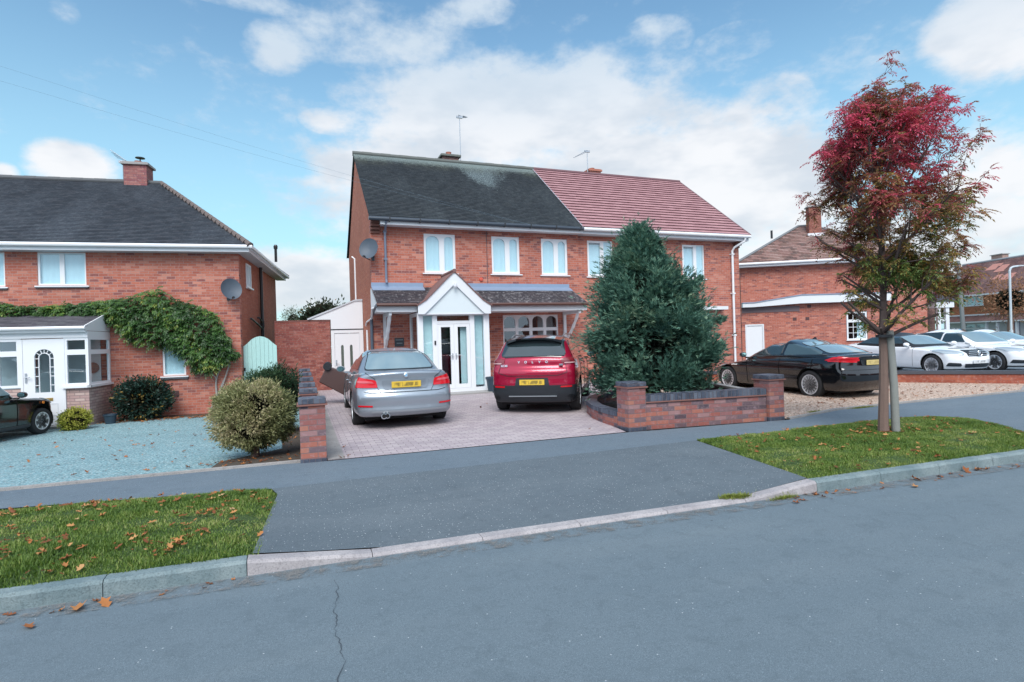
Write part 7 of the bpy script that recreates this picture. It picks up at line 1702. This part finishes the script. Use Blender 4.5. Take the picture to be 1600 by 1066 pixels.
curled(x, y, np.array([gz(a, b) for a, b in zip(x, y)])+.018, rng.uniform(.035, .09, len(x)), rng.random(len(x))*.8, 'fallen_leaves', 'brown leaves scattered on the blue grey gravel and along the left house')
DP = [(.4, 8.3), (5.0, 8.1), (6.0, 11), (8, 13), (8, 16.5), (.5, 16.5)]
x, y = scatter(DP, 22); x = np.append(x, [.55, .62, .6, .5]); y = np.append(y, [8.15, 8.2, 8.9, 8.12]); curled(x, y, np.array([gz(a, b) for a, b in zip(x, y)])+.010, rng.uniform(.04, .08, len(x)), rng.random(len(x))*.6, 'fallen_leaves', 'a few brown leaves on the block paved drive')
# kerbside leaves in the channel: few, large enough to be single things
def one_leaf(px, py, s, tone, lab, surf=0):
    n = np.array([px]); o = curled(n, np.array([py]), np.array([surf+.004]), np.array([s]), np.array([tone]), 'fallen_leaf', lab); del o['kind']; o['category'] = 'leaf'; o['group'] = 'leaves lying in the road channel'; return o
for k, (a, b, s, tn, lab) in enumerate(((-1.42, 4.50, .14, .7, 'large orange leaf at the foot of the left kerb'), (-1.27, 4.51, .12, .6, 'large orange leaf touching the first kerb joint'), (-1.62, 4.33, .10, .45, 'curled rust leaf lying in the road near the left edge'), (-1.92, 4.38, .08, .3, 'small dark leaf in the road at the very left edge'),
        (6.4, 4.20, .11, .35, 'curled rust leaf in the road beside the right kerb'), (6.1, 4.02, .10, .8, 'pale brown leaf in the road beside the right kerb'), (7.25, 4.18, .12, .3, 'long rust leaf in the channel below the rowan tree'), (7.45, 4.17, .10, .5, 'orange leaf in the channel below the rowan tree'), (4.55, 4.15, .07, .3, 'dark leaf by the end of the dropped kerb'))):
    one_leaf(a, b, s, tn, lab, roadz(a, b))
x = np.concatenate([rng.uniform(4.6, 5.5, 26), rng.uniform(6.3, 9.0, 22), rng.uniform(-2.2, -.4, 14), rng.uniform(5.0, 9, 8)]); y = np.array([KY(a) for a in x])-np.abs(rng.normal(size=len(x)))*.09-.02
curled(x, y, np.array([roadz(a, b) for a, b in zip(x, y)]), rng.uniform(.03, .06, len(x)), rng.random(len(x))*.7, 'leaf_litter', 'small leaf fragments gathered along the kerb')
# weeds on the dropped kerb and along the pavement edge
def tuft(P, n, seed, label):
    global rng
    rng = np.random.default_rng(seed); Vs = []
    x = np.concatenate([rng.normal(p[0], p[2], n) for p in P]); y = np.concatenate([rng.normal(p[1], p[3], n) for p in P]); m = len(x); a = rng.uniform(0, 6.28, m); h = rng.uniform(.01, .04, m)
    z = np.array([max(gz(q, w_) if w_ > KY(q)+.13 else roadz(q, w_), 0) for q, w_ in zip(x, y)]); z = np.where((y > np.array([KY(q) for q in x])-.01) & (y < np.array([KY(q) for q in x])+.6), .035+.06*(x > 4.9), z)
    b = np.stack([x, y, z], 1); d = np.stack([np.cos(a), np.sin(a), 0*a], 1); pr_ = np.stack([-np.sin(a), np.cos(a), 0*a], 1)
    V = np.stack([b-pr_*.004, b+pr_*.004, b+d*h[:, None]+np.array([0, 0, 1.])*h[:, None]], 1).reshape(-1, 3)
    o = npmesh('moss_and_weeds', V, np.arange(len(V)).reshape(-1, 3), leafm('moss_green', [(0, (.10, .14, .02)), (1, (.34, .38, .07))], .7, .2), None, rng.random(m), 3); tag(o, label, 'weeds', kind='stuff')
tuft([(4.18, 4.49, .07, .03), (4.05, 4.53, .04, .02), (4.6, 4.33, .08, .012)], 500, 61, 'bright moss and weeds on the dropped kerb'); tuft([(9.35, 8.0, .1, .04), (10.6, 8.0, .15, .03)], 700, 62, 'weeds at the edge of the beige gravel')
tuft([(-1.2, 4.78, .25, .03), (-.7, 4.77, .2, .03), (-1.7, 4.8, .2, .03), (5.5, 4.50, .2, .04), (6.5, 4.46, .3, .03), (7.5, 4.42, .3, .03)], 900, 63, 'pale moss along the back of the kerb stones')


# ================================================================ THE OTHER SIDE OF THE ROAD (behind the camera; what the glass and paint reflect)
ob = MB()
for x0 in (-34, -14, 6, 28, 50):
    ob.box(x0, -34, 0, x0+14, -26, 5.2); ob.prism([(-26+.4, 5.2), (-34-.4, 5.2), (-30, 8.4)], 'x', x0-.2, x0+14.2)
    ob.box(x0-3.8, -20.4, 0, x0+12, -19.8, 1.5)
ob.build('houses_opposite', BRD, kind='structure')
